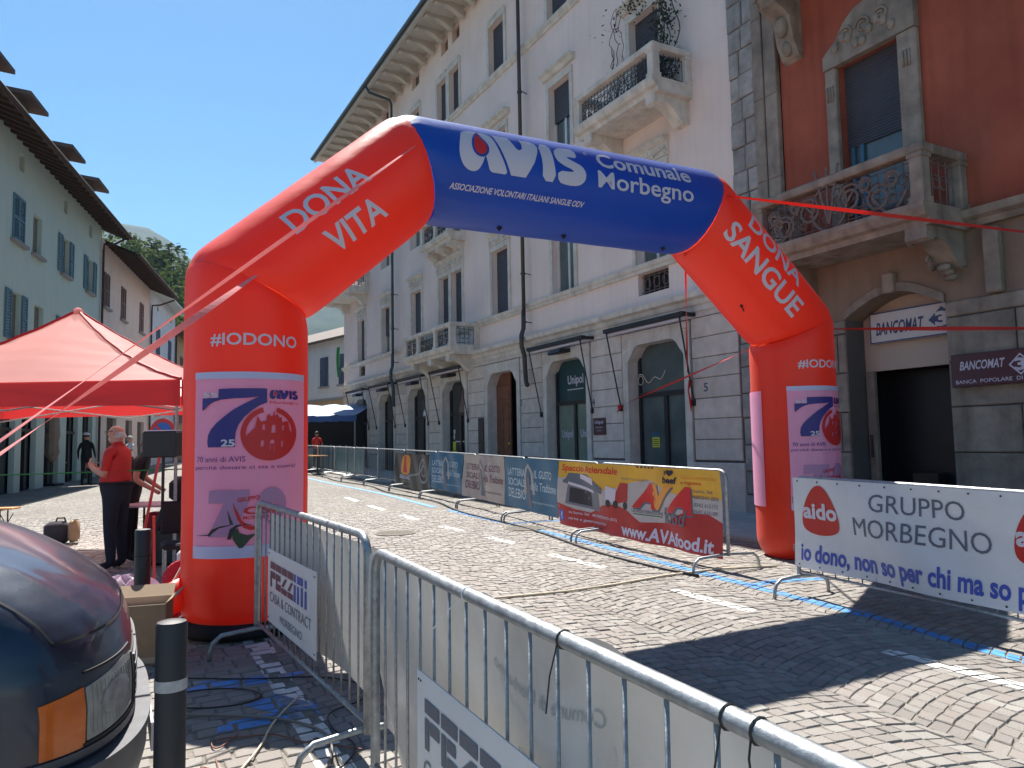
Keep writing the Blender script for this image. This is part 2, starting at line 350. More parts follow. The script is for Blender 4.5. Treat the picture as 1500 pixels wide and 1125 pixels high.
def chaikin(p, n=2):
    for _ in range(n):
        q = []
        for i in range(len(p)):
            a, b = p[i], p[(i+1) % len(p)]; q += [(a[0]*.75+b[0]*.25, a[1]*.75+b[1]*.25), (a[0]*.25+b[0]*.75, a[1]*.25+b[1]*.75)]
        p = q
    return p
def circ(cx, cy, r, n=28, a0=0, a1=2*pi): return [(cx+r*cos(a0+(a1-a0)*i/n), cy+r*sin(a0+(a1-a0)*i/n)) for i in range(n)]
def rect(x0, y0, x1, y1): return ([(x0, y0), (x1, y0), (x1, y1), (x0, y1)], [(0, 1, 2, 3)])
def join2(*ts):
    V = []; F = []
    for vs, fs in ts: b = len(V); V += vs; F += [tuple(i+b for i in f) for f in fs]
    return (V, F)
def decal(name, shape, fn, off, m, parent, step=0.):
    bm = bmesh.new(); vs = [bm.verts.new((x, y, 0)) for x, y in shape[0]]
    for f in shape[1]:
        try: bm.faces.new([vs[i] for i in f])
        except ValueError: pass
    if step:
        for ax in (0, 1):
            lo = min(v.co[ax] for v in bm.verts); hi = max(v.co[ax] for v in bm.verts); k = floor(lo/step)+1
            while k*step < hi:
                no = (1, 0, 0) if ax == 0 else (0, 1, 0); co = (k*step, 0, 0) if ax == 0 else (0, k*step, 0)
                bmesh.ops.bisect_plane(bm, geom=bm.verts[:]+bm.edges[:]+bm.faces[:], plane_co=co, plane_no=no, dist=1e-6); k += 1
    for v in bm.verts: v.co = Vector(fn(v.co.x, v.co.y, off))
    me = bpy.data.meshes.new(name); bm.to_mesh(me); bm.free(); me.materials.append(m)
    o = bpy.data.objects.new(name, me); C.objects.link(o); o.parent = parent; return o
# ================================================================== GROUND
FD = Vector((sin(radians(-28.6)), cos(radians(-28.6)), 0)); FN = Vector((-cos(radians(-28.6)), sin(radians(-28.6)), 0)); FP = Vector((4.11, 13.82, 0))
def ground():
    mb = MB(); ys = [-30, 0, 130, 500, 3500]
    for i in range(len(ys)-1):
        a, b = ys[i], ys[i+1]; mb.quad((-2500, a, G(a)-.012), (2500, a, G(a)-.012), (2500, b, G(b)-.012), (-2500, b, G(b)-.012))
    g = obj('ground', mb, X['ground']); tag(g, kind='structure'); return g
GR = ground()
mbs = MB(); mbs.quad((-9, 1, G(1)-.0075), (9, 1, G(1)-.0075), (13, 15.6, G(15.6)-.0075), (-13, 15.6, G(15.6)-.0075))
tag(obj('joint_sand', mbs, X['joint'], GR), kind='structure')
# painted marks: convex polygons on the ground
def strip(p, q, wd):
    p = Vector(p); q = Vector(q); d = (q-p).normalized(); n = Vector((-d.y, d.x))*wd/2
    return [tuple(p-n), tuple(q-n), tuple(q+n), tuple(p+n)]
BL = [(3.9, 3.9), (3.38, 5.07), (2.94, 6.28), (2.35, 7.55), (1.9, 8.55), (1.17, 10.22), (.49, 11.74), (-.41, 13.4), (-1.7, 15.9), (-3.45, 19.6), (-6.4, 25.0), (-8.2, 28.5)]
blue = [strip(BL[i], BL[i+1], .13) for i in range(len(BL)-1)]
blue += [strip((2.35, 7.55), (2.62, 7.73), .12), strip((2.62, 7.73), (3.3, 7.86), .12), strip((-.1, 12.85), (1.5, 13.4), .12)]
blue += [[(-1.62, 4.52), (-1.3, 4.33), (-1.18, 4.52), (-1.5, 4.72)], [(-2.1, 4.75), (-1.5, 4.95), (-1.42, 5.15), (-2.05, 4.95)], [(-1.62, 4.1), (-1.12, 4.35), (-1.2, 4.5), (-1.66, 4.25)]]
WH = [((3.2, 4.3), (2.59, 5.35)), ((2.05, 6.51), (1.54, 7.43)), ((1.02, 8.64), (.44, 9.64)), ((.01, 10.55), (-.4, 11.26)), ((-.85, 12.0), (-1.25, 12.7)), ((-1.75, 13.6), (-2.2, 14.5)), ((-2.7, 15.5), (-3.2, 16.5)), ((-3.7, 17.6), (-4.2, 18.7))]
white = [strip(a, b, .13) for a, b in WH]
white += [[(-2.36, 6.3), (-1.84, 5.35), (-1.60, 5.2), (-2.05, 6.2)], [(-1.84, 5.35), (-1.36, 4.44), (-1.12, 4.34), (-1.60, 5.2)], [(-1.36, 4.44), (-.78, 3.3), (-.56, 3.25), (-1.12, 4.34)], [(-.78, 3.3), (0.0, 1.75), (.2, 1.78), (-.56, 3.25)]]
def clip(poly, cl):
    def area(p): return sum(p[i][0]*p[(i+1) % len(p)][1]-p[(i+1) % len(p)][0]*p[i][1] for i in range(len(p)))
    if area(cl) < 0: cl = cl[::-1]
    out = poly
    for i in range(len(cl)):
        a = cl[i]; b = cl[(i+1) % len(cl)]; inp = out; out = []
        side = lambda p: (b[0]-a[0])*(p[1]-a[1])-(b[1]-a[1])*(p[0]-a[0])
        for j in range(len(inp)):
            p = inp[j]; q = inp[(j+1) % len(inp)]; sp, sq = side(p), side(q)
            if sp >= 0: out.append(p)
            if (sp >= 0) != (sq >= 0):
                t = sp/(sp-sq); out.append((p[0]+(q[0]-p[0])*t, p[1]+(q[1]-p[1])*t))
        if not out: return []
    return out
marks = [(m, 0) for m in blue]+[(m, 1) for m in white]
marks = [(m, k, min(p[0] for p in m)-.1, max(p[0] for p in m)+.1, min(p[1] for p in m)-.1, max(p[1] for p in m)+.1) for m, k in marks]
def wl_side(x, y): return (x+2.2)*(-2.61)-(y-6.25)*1.39    # >0 on the left / near side of the white line
RAD = []                                                   # stones: (corner list, tone)
rg = random.Random(3)
az = radians(-27); ax = Vector((sin(az), cos(az))); bx = Vector((cos(az), -sin(az)))
W_ = 1.5; AH = radians(28); R_ = W_/(2*sin(AH)); pit = .098; NS = 15
def vis(x, y):
    if y < 1.2 or y > 15.2: return False
    if abs(x)/y > .76: return False
    d = (Vector((x, y, 0))-FP).dot(FN); return d > 2.42
nb = 15
for b in range(-12, 9):
    boff = rg.uniform(0, .1)
    for j in range(-90, 190):
        if rg.random() < 0: pass
        cy = j*pit+boff
        cutsA = [0]; sh0 = rg.uniform(.35, 1.0)
        while cutsA[-1] < NS-.6: cutsA.append(cutsA[-1]+sh0); sh0 = rg.uniform(.78, 1.25)
        cutsA[-1] = NS
        for i in range(len(cutsA)-1):
            t0 = pi/2-AH+2*AH*cutsA[i]/NS; t1 = pi/2-AH+2*AH*cutsA[i+1]/NS; tm = (t0+t1)/2
            lx = b*W_+cos(tm)*R_; ly = cy+sin(tm)*R_
            p = bx*lx+ax*ly
            if not vis(p.x, p.y): continue
            if p.y < 7.0 and wl_side(p.x, p.y) > 0.0: continue
            g = .004; cs = []; wob = .012*sin(j*1.7+b)+.01*sin(j*.37*b+2*tm)
            ja = [rg.uniform(-.008, .008) for _ in range(8)]
            for q, (tt, dy) in enumerate(((t0, 0), (t1, 0), (t1, pit), (t0, pit))):
                e = g/R_*(1 if q in (1, 2) else -1)*-1
                xx = b*W_+cos(tt+e)*R_+ja[q*2]; yy = cy+dy+(g if q < 2 else -g)+sin(tt+e)*R_+ja[q*2+1]+.012*sin(tt*9+b*2.3)
                w2 = bx*xx+ax*yy; cs.append((w2.x, w2.y))
            RAD.append((cs, rg.random()))
azb = radians(-28); axb = Vector((sin(azb), cos(azb))); bxb = Vector((cos(azb), -sin(azb)))
for r in range(-20, 95):
    u = -4.5-rg.uniform(0, .15)
    while u < 3:
        L_ = rg.uniform(.13, .2); h = .115
        p = bxb*(u+L_/2)+axb*(r*h)
        if vis(p.x, p.y) and p.y < 7.05 and wl_side(p.x, p.y) > -0.0:
            cs = []
            for (a, c) in ((0, 0), (L_, 0), (L_, h), (0, h)):
                aa = u+a+(.007 if a == 0 else -.007)+rg.uniform(-.005, .005); cc = r*h+c+(.006 if c == 0 else -.006)+rg.uniform(-.005, .005)
                w2 = bxb*aa+axb*cc; cs.append((w2.x, w2.y))
            RAD.append((cs, .35+rg.random()*.6))
        u += L_
def stone_geo(cs, dz):
    cx = sum(c[0] for c in cs)/4; cy = sum(c[1] for c in cs)/4
    tx = rg.uniform(-.012, .012); ty = rg.uniform(-.012, .012)
    top = [(cx+(x-cx)*.9, cy+(y-cy)*.9) for x, y in cs]
    zt = lambda x, y: G(y)+dz+(x-cx)*tx+(y-cy)*ty
    v = [(x, y, G(y)-.03) for x, y in cs]+[(x, y, zt(x, y)-.006) for x, y in cs]+[(x, y, zt(x, y)) for x, y in top]
    f = [(8, 9, 10, 11)]+[(a+i, a+(i+1) % 4, c+(i+1) % 4, c+i) for a, c in ((0, 4), (4, 8)) for i in range(4)]
    return v, f, zt, top
RAD.sort(key=lambda s: s[0][0][1])
inframe = lambda x, y: 1.9 < y and abs(x)/y < .68
pick = set(i for i, s in enumerate(RAD) if inframe(*s[0][0]) and s[0][0][0] > .7 or (inframe(*s[0][0]) and -1.7 < s[0][0][0] < -.4 and s[0][0][1] < 5))
pick = set(sorted(pick)[:300])
big = MB(); tones = []; paint = [MB(), MB()]
def add_tone(me, vals):
    at = me.attributes.new('tone', 'FLOAT', 'FACE'); at.data.foreach_set('value', vals)
for i, (cs, tn) in enumerate(RAD):
    v, f, zt, top = stone_geo(cs, rg.uniform(-.004, .004))
    if i in pick:
        mb = MB(); mb.add(v, f); o = obj('cobblestone', mb, X['cobble'], GR); add_tone(o.data, [tn]*len(f))
    else:
        big.add(v, f); tones += [tn]*len(f)
    cx, cy = cs[0]
    for m, k, xa, xb, ya, yb in marks:
        if xa < cx < xb and ya < cy < yb:
            pl = clip(top, m)
            if len(pl) > 2: paint[k].add([(x, y, zt(x, y)+.0025) for x, y in pl], [tuple(range(len(pl)))])
o = obj('cobblestones', big, X['cobble'], GR); add_tone(o.data, tones); tag(o, kind='stuff')
for m, k, xa, xb, ya, yb in marks:                         # beyond the built stones the paint lies on the sheet
    if ya > 14.2: paint[k].add([(x, y, G(y)-.006) for x, y in m], [tuple(range(len(m)))])
tag(obj('blue_parking_line', paint[0], X['blue_paint'], fix=True), kind='structure')
tag(obj('white_road_line', paint[1], X['white_paint'], fix=True), kind='structure')
# pavement in front of the right-hand facade
def onf(u, n, z): p = FP+FD*u+FN*n; return (p.x, p.y, G(p.y)+z)
pv = MB(); pv.add([onf(-9, 0, -.05), onf(27, 0, -.05), onf(27, 2.3, -.05), onf(-9, 2.3, -.05), onf(-9, 0, .02), onf(27, 0, .02), onf(27, 2.3, .02), onf(-9, 2.3, .02)], [(4, 5, 6, 7), (2, 3, 7, 6)])
pav = obj('pavement', pv, X['joint']); tag(pav, kind='structure')
kb = MB()
for i in range(36):
    k1 = MB(); k1.add([onf(-9+i+.01, 2.26, -.03), onf(-8.01+i, 2.26, -.03), onf(-8.01+i, 2.42, -.03), onf(-9+i+.01, 2.42, -.03), onf(-9+i+.01, 2.26, .045), onf(-8.01+i, 2.26, .045), onf(-8.01+i, 2.42, .045), onf(-9+i+.01, 2.42, .045)],
                      [(4, 5, 6, 7), (0, 1, 5, 4), (1, 2, 6, 5), (2, 3, 7, 6), (3, 0, 4, 7)])
    obj('kerb_stone', k1, X['slab'], pav, fix=True)
for i in range(-4, 24):
    for j in range(4):
        u0 = i*1.1+(.5 if j % 2 else 0)+.006; n0 = .02+j*.56+.006; s1 = MB(); h = .032+rg.uniform(-.003, .003)
        s1.add([onf(u0, n0, .0), onf(u0+1.088, n0, .0), onf(u0+1.088, n0+.548, .0), onf(u0, n0+.548, .0), onf(u0, n0, h), onf(u0+1.088, n0, h), onf(u0+1.088, n0+.548, h), onf(u0, n0+.548, h)],
               [(4, 5, 6, 7), (0, 1, 5, 4), (1, 2, 6, 5), (2, 3, 7, 6), (3, 0, 4, 7)])
        obj('paving_slab', s1, X['slab'], pav, fix=True)
# drain covers set in the road
def cover(x, y, r):
    mb = MB(); z = G(y)+.004
    mb.lathe([(r, -.02), (r, .004), (r*.97, .006)], 28, (x, y, z))
    for k in range(-3, 4): h = sqrt(max(0, r*r*.8-(k*r*.24)**2)); mb.box(x-h, x+h, y+k*r*.24-.008, y+k*r*.24+.008, z+.005, z+.009)
    return obj('manhole_cover', mb, X['joint'])
tag(cover(-1.9, 11.9, .33), 'round dark drain cover in the cobbles near the end of the steel barrier', 'manhole cover')
tag(cover(.15, 12.2, .33), 'round drain cover beside the dashed white line', 'manhole cover')
tag(cover(1.7, 11.4, .35), 'round drain cover between blue line and banner barriers', 'manhole cover')
# ================================================================== BUILDINGS
def wall(u0, u1, z0, z1, ops, n=0., rev=.25, sgn=1):
    """wall face at y=n with rectangular openings (a, b, c, d) and reveals going inward (towards -sgn*y)"""
    mb = MB(); us = sorted(set([u0, u1]+[v for o in ops for v in o[:2]])); zs = sorted(set([z0, z1]+[v for o in ops for v in o[2:4]]))
    us = [u for u in us if u0 <= u <= u1]; zs = [z for z in zs if z0 <= z <= z1]
    for i in range(len(us)-1):
        for j in range(len(zs)-1):
            cu = (us[i]+us[i+1])/2; cz = (zs[j]+zs[j+1])/2
            if any(o[0] < cu < o[1] and o[2] < cz < o[3] for o in ops): continue
            q = [(us[i], n, zs[j]), (us[i+1], n, zs[j]), (us[i+1], n, zs[j+1]), (us[i], n, zs[j+1])]
            mb.add(q, [(3, 2, 1, 0)] if sgn > 0 else [(0, 1, 2, 3)])
    for a, b, c, d in [o[:4] for o in ops]:
        m = n-sgn*rev
        for q in ([(a,n,c),(a,m,c),(a,m,d),(a,n,d)], [(b,n,c),(b,m,c),(b,m,d),(b,n,d)], [(a,n,c),(b,n,c),(b,m,c),(a,m,c)], [(a,n,d),(b,n,d),(b,m,d),(a,m,d)]): mb.add(q, [(0, 1, 2, 3)])
    return mb
def profile(u0, u1, prof, m=0, sgn=1):           # horizontal moulding: prof = [(n, z), ...] outer line, closed back to n=0
    mb = MB(); pts = prof; k = len(pts)
    vs = [(u0, n*sgn, z) for n, z in pts]+[(u1, n*sgn, z) for n, z in pts]
    fs = [(i, i+1, k+i+1, k+i) for i in range(k-1)]+[tuple(range(k)), tuple(range(k, 2*k))]
    mb.add(vs, fs); return mb
def ring_frame(outer, inner, n0, n1, rev):        # slab with a hole: outer and inner loops of equal length (u, z)
    mb = MB(); k = len(outer)
    vs = [(u, n1, z) for u, z in outer]+[(u, n1, z) for u, z in inner]+[(u, n1-rev, z) for u, z in inner]+[(u, n0, z) for u, z in outer]
    fs = []
    for i in range(k-1):
        fs += [(i, i+1, k+i+1, k+i), (k+i, k+i+1, 2*k+i+1, 2*k+i), (i, i+1, 3*k+i+1, 3*k+i)]
    fs += [(0, k, 2*k, 3*k), (k-1, 2*k-1, 3*k-1, 4*k-1)]
    mb.add(vs, fs); return mb
rotF = atan2(FD.y, FD.x)
PB = thing('palazzo', 'long pale stucco palazzo with grey ashlar ground floor, balconies and bracketed eaves', 'building', tuple(FP), rotF)
UC = [2.15, 5.66, 9.15, 12.65, 16.03, 19.55, 23.0]
HW = .92
UE = 26.0; U0 = -.28
# upper wall with window openings
wins = []   # (u, w, z0, z1, style)
for i, u in enumerate(UC):
    if i == 3:
        for uu in (12.32, 13.4): wins += [(uu, .84, 4.62 if 0 else 5.42, 7.38, '1d'), (uu, .84, 9.1, 11.0, '2d'), (uu, .8, 12.86, 14.5, '3')]
        for uu in (12.17, 13.15): wins.append((uu, .62, 15.42, 15.98, 'a'))
    else:
        wins.append((u+.02, 1.02, 5.42, 7.38, '1')); wins.append((u+.02, 1.0, 9.1 if i != 0 else 8.6, 11.02, '2')); wins.append((u+.02, .98, 12.86, 14.5, '3'))
        wins.append((u-.05, .8, 15.42, 15.98, 'a'))
openings = [(u-w/2, u+w/2, a, b) for u, w, a, b, s in wins]+[(UC[0]-.5, UC[0]+.52, 4.74, 5.22), (UC[6]-.45, UC[6]+.45, 4.74, 5.22)]
obj('upper_wall', wall(U0, UE, 4.5, 16.2, openings, 0, .24), X['stucco'], PB)
sw = MB(); sw.quad((UE, 0, 0), (UE, 0, 16.2), (UE, -14, 16.2), (UE, -14, 0)); obj('side_wall', sw, X['stucco'], PB)
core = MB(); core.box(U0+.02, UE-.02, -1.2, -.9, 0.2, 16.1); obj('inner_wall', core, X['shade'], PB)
# roof, soffit, brackets, gutter
rf = MB(); rf.add([(U0, 1.34, 16.26), (UE+1.1, 1.34, 16.26), (UE+1.1, -7, 19.2), (U0, -7, 19.2)], [(0, 1, 2, 3)]); rf.add([(UE+1.1, 1.34, 16.26), (UE+1.1, -7, 19.2), (UE+1.1, -15, 16.26)], [(0, 1, 2)])
roof = obj('roof', rf, X['tile'], PB)
so = MB(); so.box(U0, UE+1.05, -.3, 1.3, 16.14, 16.22); obj('soffit', so, X['soffit'], PB)
ff = MB(); ff.box(U0, UE+1.0, 1.16, 1.27, 16.04, 16.139); ff.box(U0, UE+.02, .001, .09, 15.99, 16.139); obj('eave_board', ff, X['soffit'], PB)
g = MB(); g.tube([(U0, 1.36, 16.24), (UE+1.1, 1.36, 16.24)], .075, 8); g.box(U0, UE+1.08, 1.301, 1.33, 16.13, 16.3); obj('gutter', g, X['gutter'], PB)
brm = None
for i in range(31):
    u = .15+i*.865
    if brm is None:
        b = MB(); pr = [(0, 0), (1.02, 0), (1.02, -.09), (.9, -.13), (.6, -.12), (.35, -.19), (.1, -.33), (0, -.36)]
        b.prism(pr, lambda a, c: (-.11, a+.09, c+16.139), lambda a, c: (.11, a+.09, c+16.139)); brm = b.mesh('eave_bracket', X['soffit'])
    o = obj('eave_bracket', brm, None, PB, loc=(u, 0, 0))
# string courses
obj('sill_course', profile(U0, UE+.06, [(0, 5.22), (.06, 5.22), (.07, 5.28), (.11, 5.31), (.13, 5.4), (0, 5.42)]), X['stone_trim'], PB)
obj('string_course', profile(U0, UE+.06, [(0, 12.66), (.05, 12.66), (.07, 12.73), (.12, 12.76), (.13, 12.84), (0, 12.86)]), X['stone_trim'], PB)
obj('ground_floor_cornice', profile(U0, UE+.12, [(0, 4.1), (.08, 4.1), (.08, 4.2), (.12, 4.23), (.14, 4.32), (.24, 4.36), (.26, 4.46), (.1, 4.5), (0, 4.52)]), X['stone_trim'], PB)
fr = MB(); fr.box(U0, UE+.05, -.02, .05, 3.985, 4.1); obj('frieze', fr, X['stone'], PB)
pl = MB(); 
edges = [U0]+[v for u in UC for v in (u-HW-.2, u+HW+.2)]+[UE]
piers = [(edges[i], edges[i+1]) for i in range(0, len(edges), 2)]
rows = [1.17+.401*k for k in range(8)]
for a, b in piers:
    m = MB(); m.box(a, b, -.5, 0.01, 0, 3.985); obj('pier_core', m, X['groove'], PB)
    m = MB(); m.block(a-.02, b+.02, .1, 1.13, 0, .075, .02); obj('plinth_stone', m, X['stone'], PB)
    c = .010
    cuts = [a+.03, b-.03]
    for k in range(7):
        cc = cuts
        if b-a > 1.6: mid = a+(b-a)*(.42 if k % 2 else .58); cc = [cuts[0], mid, cuts[1]]
        for q in range(len(cc)-1):
            m = MB(); m.block(cc[q]+c*.6, cc[q+1]-c*.6, rows[k]+c*.6, rows[k+1]-c*.6, 0, .05, .012); obj('ashlar_block', m, X['stone'], PB)
# shop and door openings with chamfered stone surrounds
GLZ = ['grey', 'unipol', 'door', 'dark', 'dark', 'dark', 'dark']
def opening(u, i):
    h = HW; g0 = .1
    inner = [(u-h, g0), (u-h, 3.3), (u-h+.04, 3.36), (u-h+.1, 3.42), (u-h+.2, 3.56), (u-h+.3, 3.64), (u-h+.4, 3.67), (u+h-.4, 3.67), (u+h-.3, 3.64), (u+h-.2, 3.56), (u+h-.1, 3.42), (u+h-.04, 3.36), (u+h, 3.3), (u+h, g0)]
    o = h+.185
    outer = [(u-o, g0), (u-o, 3.3), (u-o, 3.5), (u-o, 3.7), (u-o, 3.96), (u-h+.3, 3.96), (u-h+.4, 3.96), (u+h-.4, 3.96), (u+h-.3, 3.96), (u+o, 3.96), (u+o, 3.7), (u+o, 3.5), (u+o, 3.3), (u+o, g0)]
    f = obj('door_surround', ring_frame(outer, inner, 0, .06, .34), X['stone_trim'], PB)
    for s in (-1, 1):                                     # carved roundels in the corners
        m = MB(); m.tube([(u+s*(h+.06)+.085*cos(t), .062, 3.72+.1*sin(t)) for t in [2*pi*k/14 for k in range(14)]], .012, 4, closed=True)
        for t in range(4): m.tube([(u+s*(h+.06), .062, 3.72), (u+s*(h+.06)+.06*cos(t*pi/2+.7), .064, 3.72+.07*sin(t*pi/2+.7))], .01, 4)
        obj('roundel', m, X['stone'], f)
    kind = GLZ[i]; y = -.26
    if kind == 'door':
        d = MB(); d.box(u+.02, u+h, y-.05, y, g0, 3.3); d.prism([(u+.02, 3.3), (u+h, 3.3), (u+h-.2, 3.56), (u+h-.4, 3.67), (u+.02, 3.67)], lambda a, c: (a, y-.05, c), lambda a, c: (a, y, c))
        dl = obj('wooden_door_leaf', d, X['wood_door'], PB)
        for (a, b, c, e) in ((u+.13, u+.42, .4, 1.25), (u+.5, u+.8, .4, 1.25), (u+.13, u+.42, 1.38, 2.75), (u+.5, u+.8, 1.38, 2.75), (u+.13, u+.8, 2.88, 3.3)):
            m = MB(); m.block(a, b, c, e, y, y+.03, .02); obj('door_panel', m, X['wood_door'], dl)
        m = MB(); m.sphere((u+.07, y+.05, 1.55), .035); obj('door_knob', m, X['notice_yellow'], dl)
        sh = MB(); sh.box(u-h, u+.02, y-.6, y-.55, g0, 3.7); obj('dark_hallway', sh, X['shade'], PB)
        return
    zt = 2.52; gm = {'grey': 'grey_glass', 'unipol': 'green_glass', 'dark': 'dark_glass'}[kind]
    fm = MB(); w = .045
    for (a, b, c, e) in ((u-h+.02, u-h+.02+.09, g0, 3.7), (u+h-.1, u+h-.02, g0, 3.7), (u-h+.1, u+h-.1, zt, zt+.1), (u-h+.1, u+h-.1, g0, g0+.16), (u-.06, u+.05, g0+.16, zt)):
        fm.box(a, b, y-.05, y+w, c, e)
    fr_ = obj('shop_frame', fm, X['black_metal'], PB, fix=True)
    for q, (a, b) in enumerate(((u-h+.1, u-.06), (u+.05, u+h-.1))):
        m = MB(); m.quad((a, y, g0+.16), (a, y, zt), (b, y, zt), (b, y, g0+.16)); p = obj('pane', m, X[gm if kind != 'dark' else 'dark_glass'], fr_)
        if kind == 'unipol': decal('lettering', fit(mirror(T('Unipol', 0, 0, 1, 1, .02)), (a+b)/2-.26, 1.62, .52, .26), lambda s, t, o_: (s, y+.004, t), 0, X['print_white'], fr_)
    m = MB(); m.quad((u-h+.1, y, zt+.1), (u-h+.1, y, 3.7), (u+h-.1, y, 3.7), (u+h-.1, y, zt+.1)); obj('transom_pane', m, X['dark_glass' if kind == 'dark' else ('green_panel' if kind == 'unipol' else 'grey_glass')], fr_)
    if kind == 'unipol':
        decal('lettering', fit(mirror(T('Unipol', 0, 0, 1, 1, .02)), u-.36, 2.98, .72, .3), lambda s, t, o_: (s, y+.004, t), 0, X['print_white'], fr_)
        decal('lettering', rect(u-.36, 2.9, u+.38, 2.925), lambda s, t, o_: (s, y+.004, t), 0, X['print_white'], fr_)
    if kind == 'grey':
        m = MB(); m.box(u+.28, u+.52, y+.002, y+.008, 1.42, 1.64, 0); nn = obj('yellow_notice', m, X['notice_yellow'], PB)
        m = MB(); m.box(u+.28, u+.54, y+.002, y+.008, 1.65, 1.74, 0); obj('blue_notice', m, X['ban_blue'], PB)
        for k in range(4): decal('lettering', rect(u+.31, 1.46+k*.04, u+.49, 1.475+k*.04), lambda s, t, o_: (s, y+.0095, t), 0, X['black_print'], nn)
        m = MB(); m.tube([(u+.75-.9*k/24, .02-.2*0+.0+y+.12, 3.02+.06*sin(k*.55)-.15*sin(pi*k/24)) for k in range(25)], .009, 5)
        m.tube([(u+.72+.09*cos(k*.5), y+.12, 2.9+.1*sin(k*.5)) for k in range(20)], .008, 5); obj('hanging_wire', m, X['cord'], PB)
        m = MB(); m.box(u-h+.02, u+h-.02, y-.1, y-.02, 3.2, 3.42); obj('transom_box', m, X['black_metal'], PB)
    if i == 3:
        m = MB(); m.sphere((u+.6, y+.01, 1.98), .085, sq=(1, .1, 1)); m.sphere((u+.62, y+.01, 1.8), .07, sq=(1, .1, 1.5)); obj('window_sticker', m, X['white_frame'], PB)
        m = MB(); m.box(u+.5, u+.74, y+.004, y+.01, 1.35, 1.64); m.box(u+.44, u+.8, y+.004, y+.01, 1.25, 1.33); obj('window_sticker', m, X['notice_yellow'], PB)
        m = MB(); m.box(u-.2, u+.5, y+.004, y+.01, 1.62, 1.66); obj('window_stripe', m, X['white_frame'], PB)
def mirror(t): return ([(-x, y) for x, y in t[0]], t[1])
X['green_panel'] = mat('dark_green_shop_panel', (.012, .055, .06), .2, .1, 3, spec=.6)
for i, u in enumerate(UC): opening(u, i)
# windows
def window(u, w, z0, z1, st, root, i=0):
    m = MB(); a = u-w/2; b = u+w/2; t = .14
    if st != 'a':
        m.cbox(a-t, a+.0, -.005, .045, z0, z1+.0, .012); m.cbox(b, b+t, -.005, .045, z0, z1, .012); m.cbox(a-t, b+t, -.005, .055, z1, z1+.17, .012)
    else: m.box(a-.03, b+.03, -.005, .02, z1, z1+.02)
    f = obj('window', m, X['stone_trim'], root)
    y = -.18
    if st in ('1', '1d', '2', '2d'):
        hz = z1+(.17)
        if st in ('1', '1d'):
            k = profile(a-.16, b+.16, [(0, hz), (.05, hz+.02), (.06, hz+.28), (.1, hz+.3), (.18, hz+.38), (.17, hz+.42), (0, hz+.44)]); obj('hood', k, X['stone_trim'], f, fix=True)
            k = MB()                                       # carved swags on the hood
            for s in range(7): k.sphere((a-.08+(w+.16)*s/6, .07, hz+.15+.045*((s % 2)*2-1)), .06, 7, 5, sq=(1, .5, 1))
            k.tube([(a-.1+(w+.2)*q/12, .08, hz+.2-.1*sin(pi*q/12)) for q in range(13)], .022, 5); obj('carving', k, X['stone_trim'], f, smooth=True)
        else:
            k = profile(a-.26, b+.26, [(0, hz+.08), (.08, hz+.1), (.12, hz+.18), (.2, hz+.22), (.2, hz+.27), (0, hz+.29)]); obj('hood', k, X['stone_trim'], f, fix=True)
    if st == '3': k = MB(); k.box(a-.05, b+.05, .001, .06, z1+.17, z1+.24); obj('hood', k, X['stone_trim'], f)
    if st == 'a':
        k = MB(); k.quad((a, y, z0), (a, y, z1), (b, y, z1), (b, y, z0)); obj('grille', k, X['brown_wall'], f)
        k = MB()
        for q in range(3): k.tube([(a+.1+q*.28, y+.03, z0), (a+.1+q*.28, y+.03, z1)], .015, 4)
        obj('bars', k, X['iron'], f)
        return
    wr = MB(); e = .05
    zb = z1-(z1-z0)*[.42, .0, 1., 1., .0, .55, .1][i % 7] if st in ('2', '3') else z1-(z1-z0)*[0, 0, 1, 1, 1, .6, 1][i % 7]
    if st == '2' and i == 1: zb = z1-(z1-z0)*.5
    if st == '2' and i == 0: zb = z0
    if st == '3': zb = z0
    if st == '1d': zb = z0
    if zb > z0+.1:                                       # visible sash below the blind
        for (p, q) in ((a, a+e), ((a+b)/2-e, (a+b)/2+e*.6), (b-e, b)): wr.box(p, q, y-.03, y+.02, z0, zb)
        wr.box(a+e, b-e, y-.03, y+.02, z0, z0+.07); obj('sash', wr, X['white_frame'], f)
        k = MB(); k.quad((a, y-.01, z0), (a, y-.01, zb), (b, y-.01, zb), (b, y-.01, z0)); obj('pane', k, X['grey_glass' if st != '3' else 'dark_glass'], f)
    if zb < z1-.05:
        k = MB(); n = max(2, int((z1-zb)/.055)); hh = (z1-zb)/n
        for q in range(n): k.add([(a, y+.035, zb+q*hh), (b, y+.035, zb+q*hh), (b, y+.02, zb+(q+.85)*hh), (a, y+.02, zb+(q+.85)*hh), (b, y+.035, zb+(q+1)*hh), (a, y+.035, zb+(q+1)*hh)], [(3, 2, 1, 0), (5, 4, 2, 3)])
        obj('roller_blind', k, X['blind'], f)
for k, (u, w, a, b, s) in enumerate(wins):
    idx = min(range(7), key=lambda q: abs(UC[q]-u)); window(u, w, a, b, s, PB, idx)
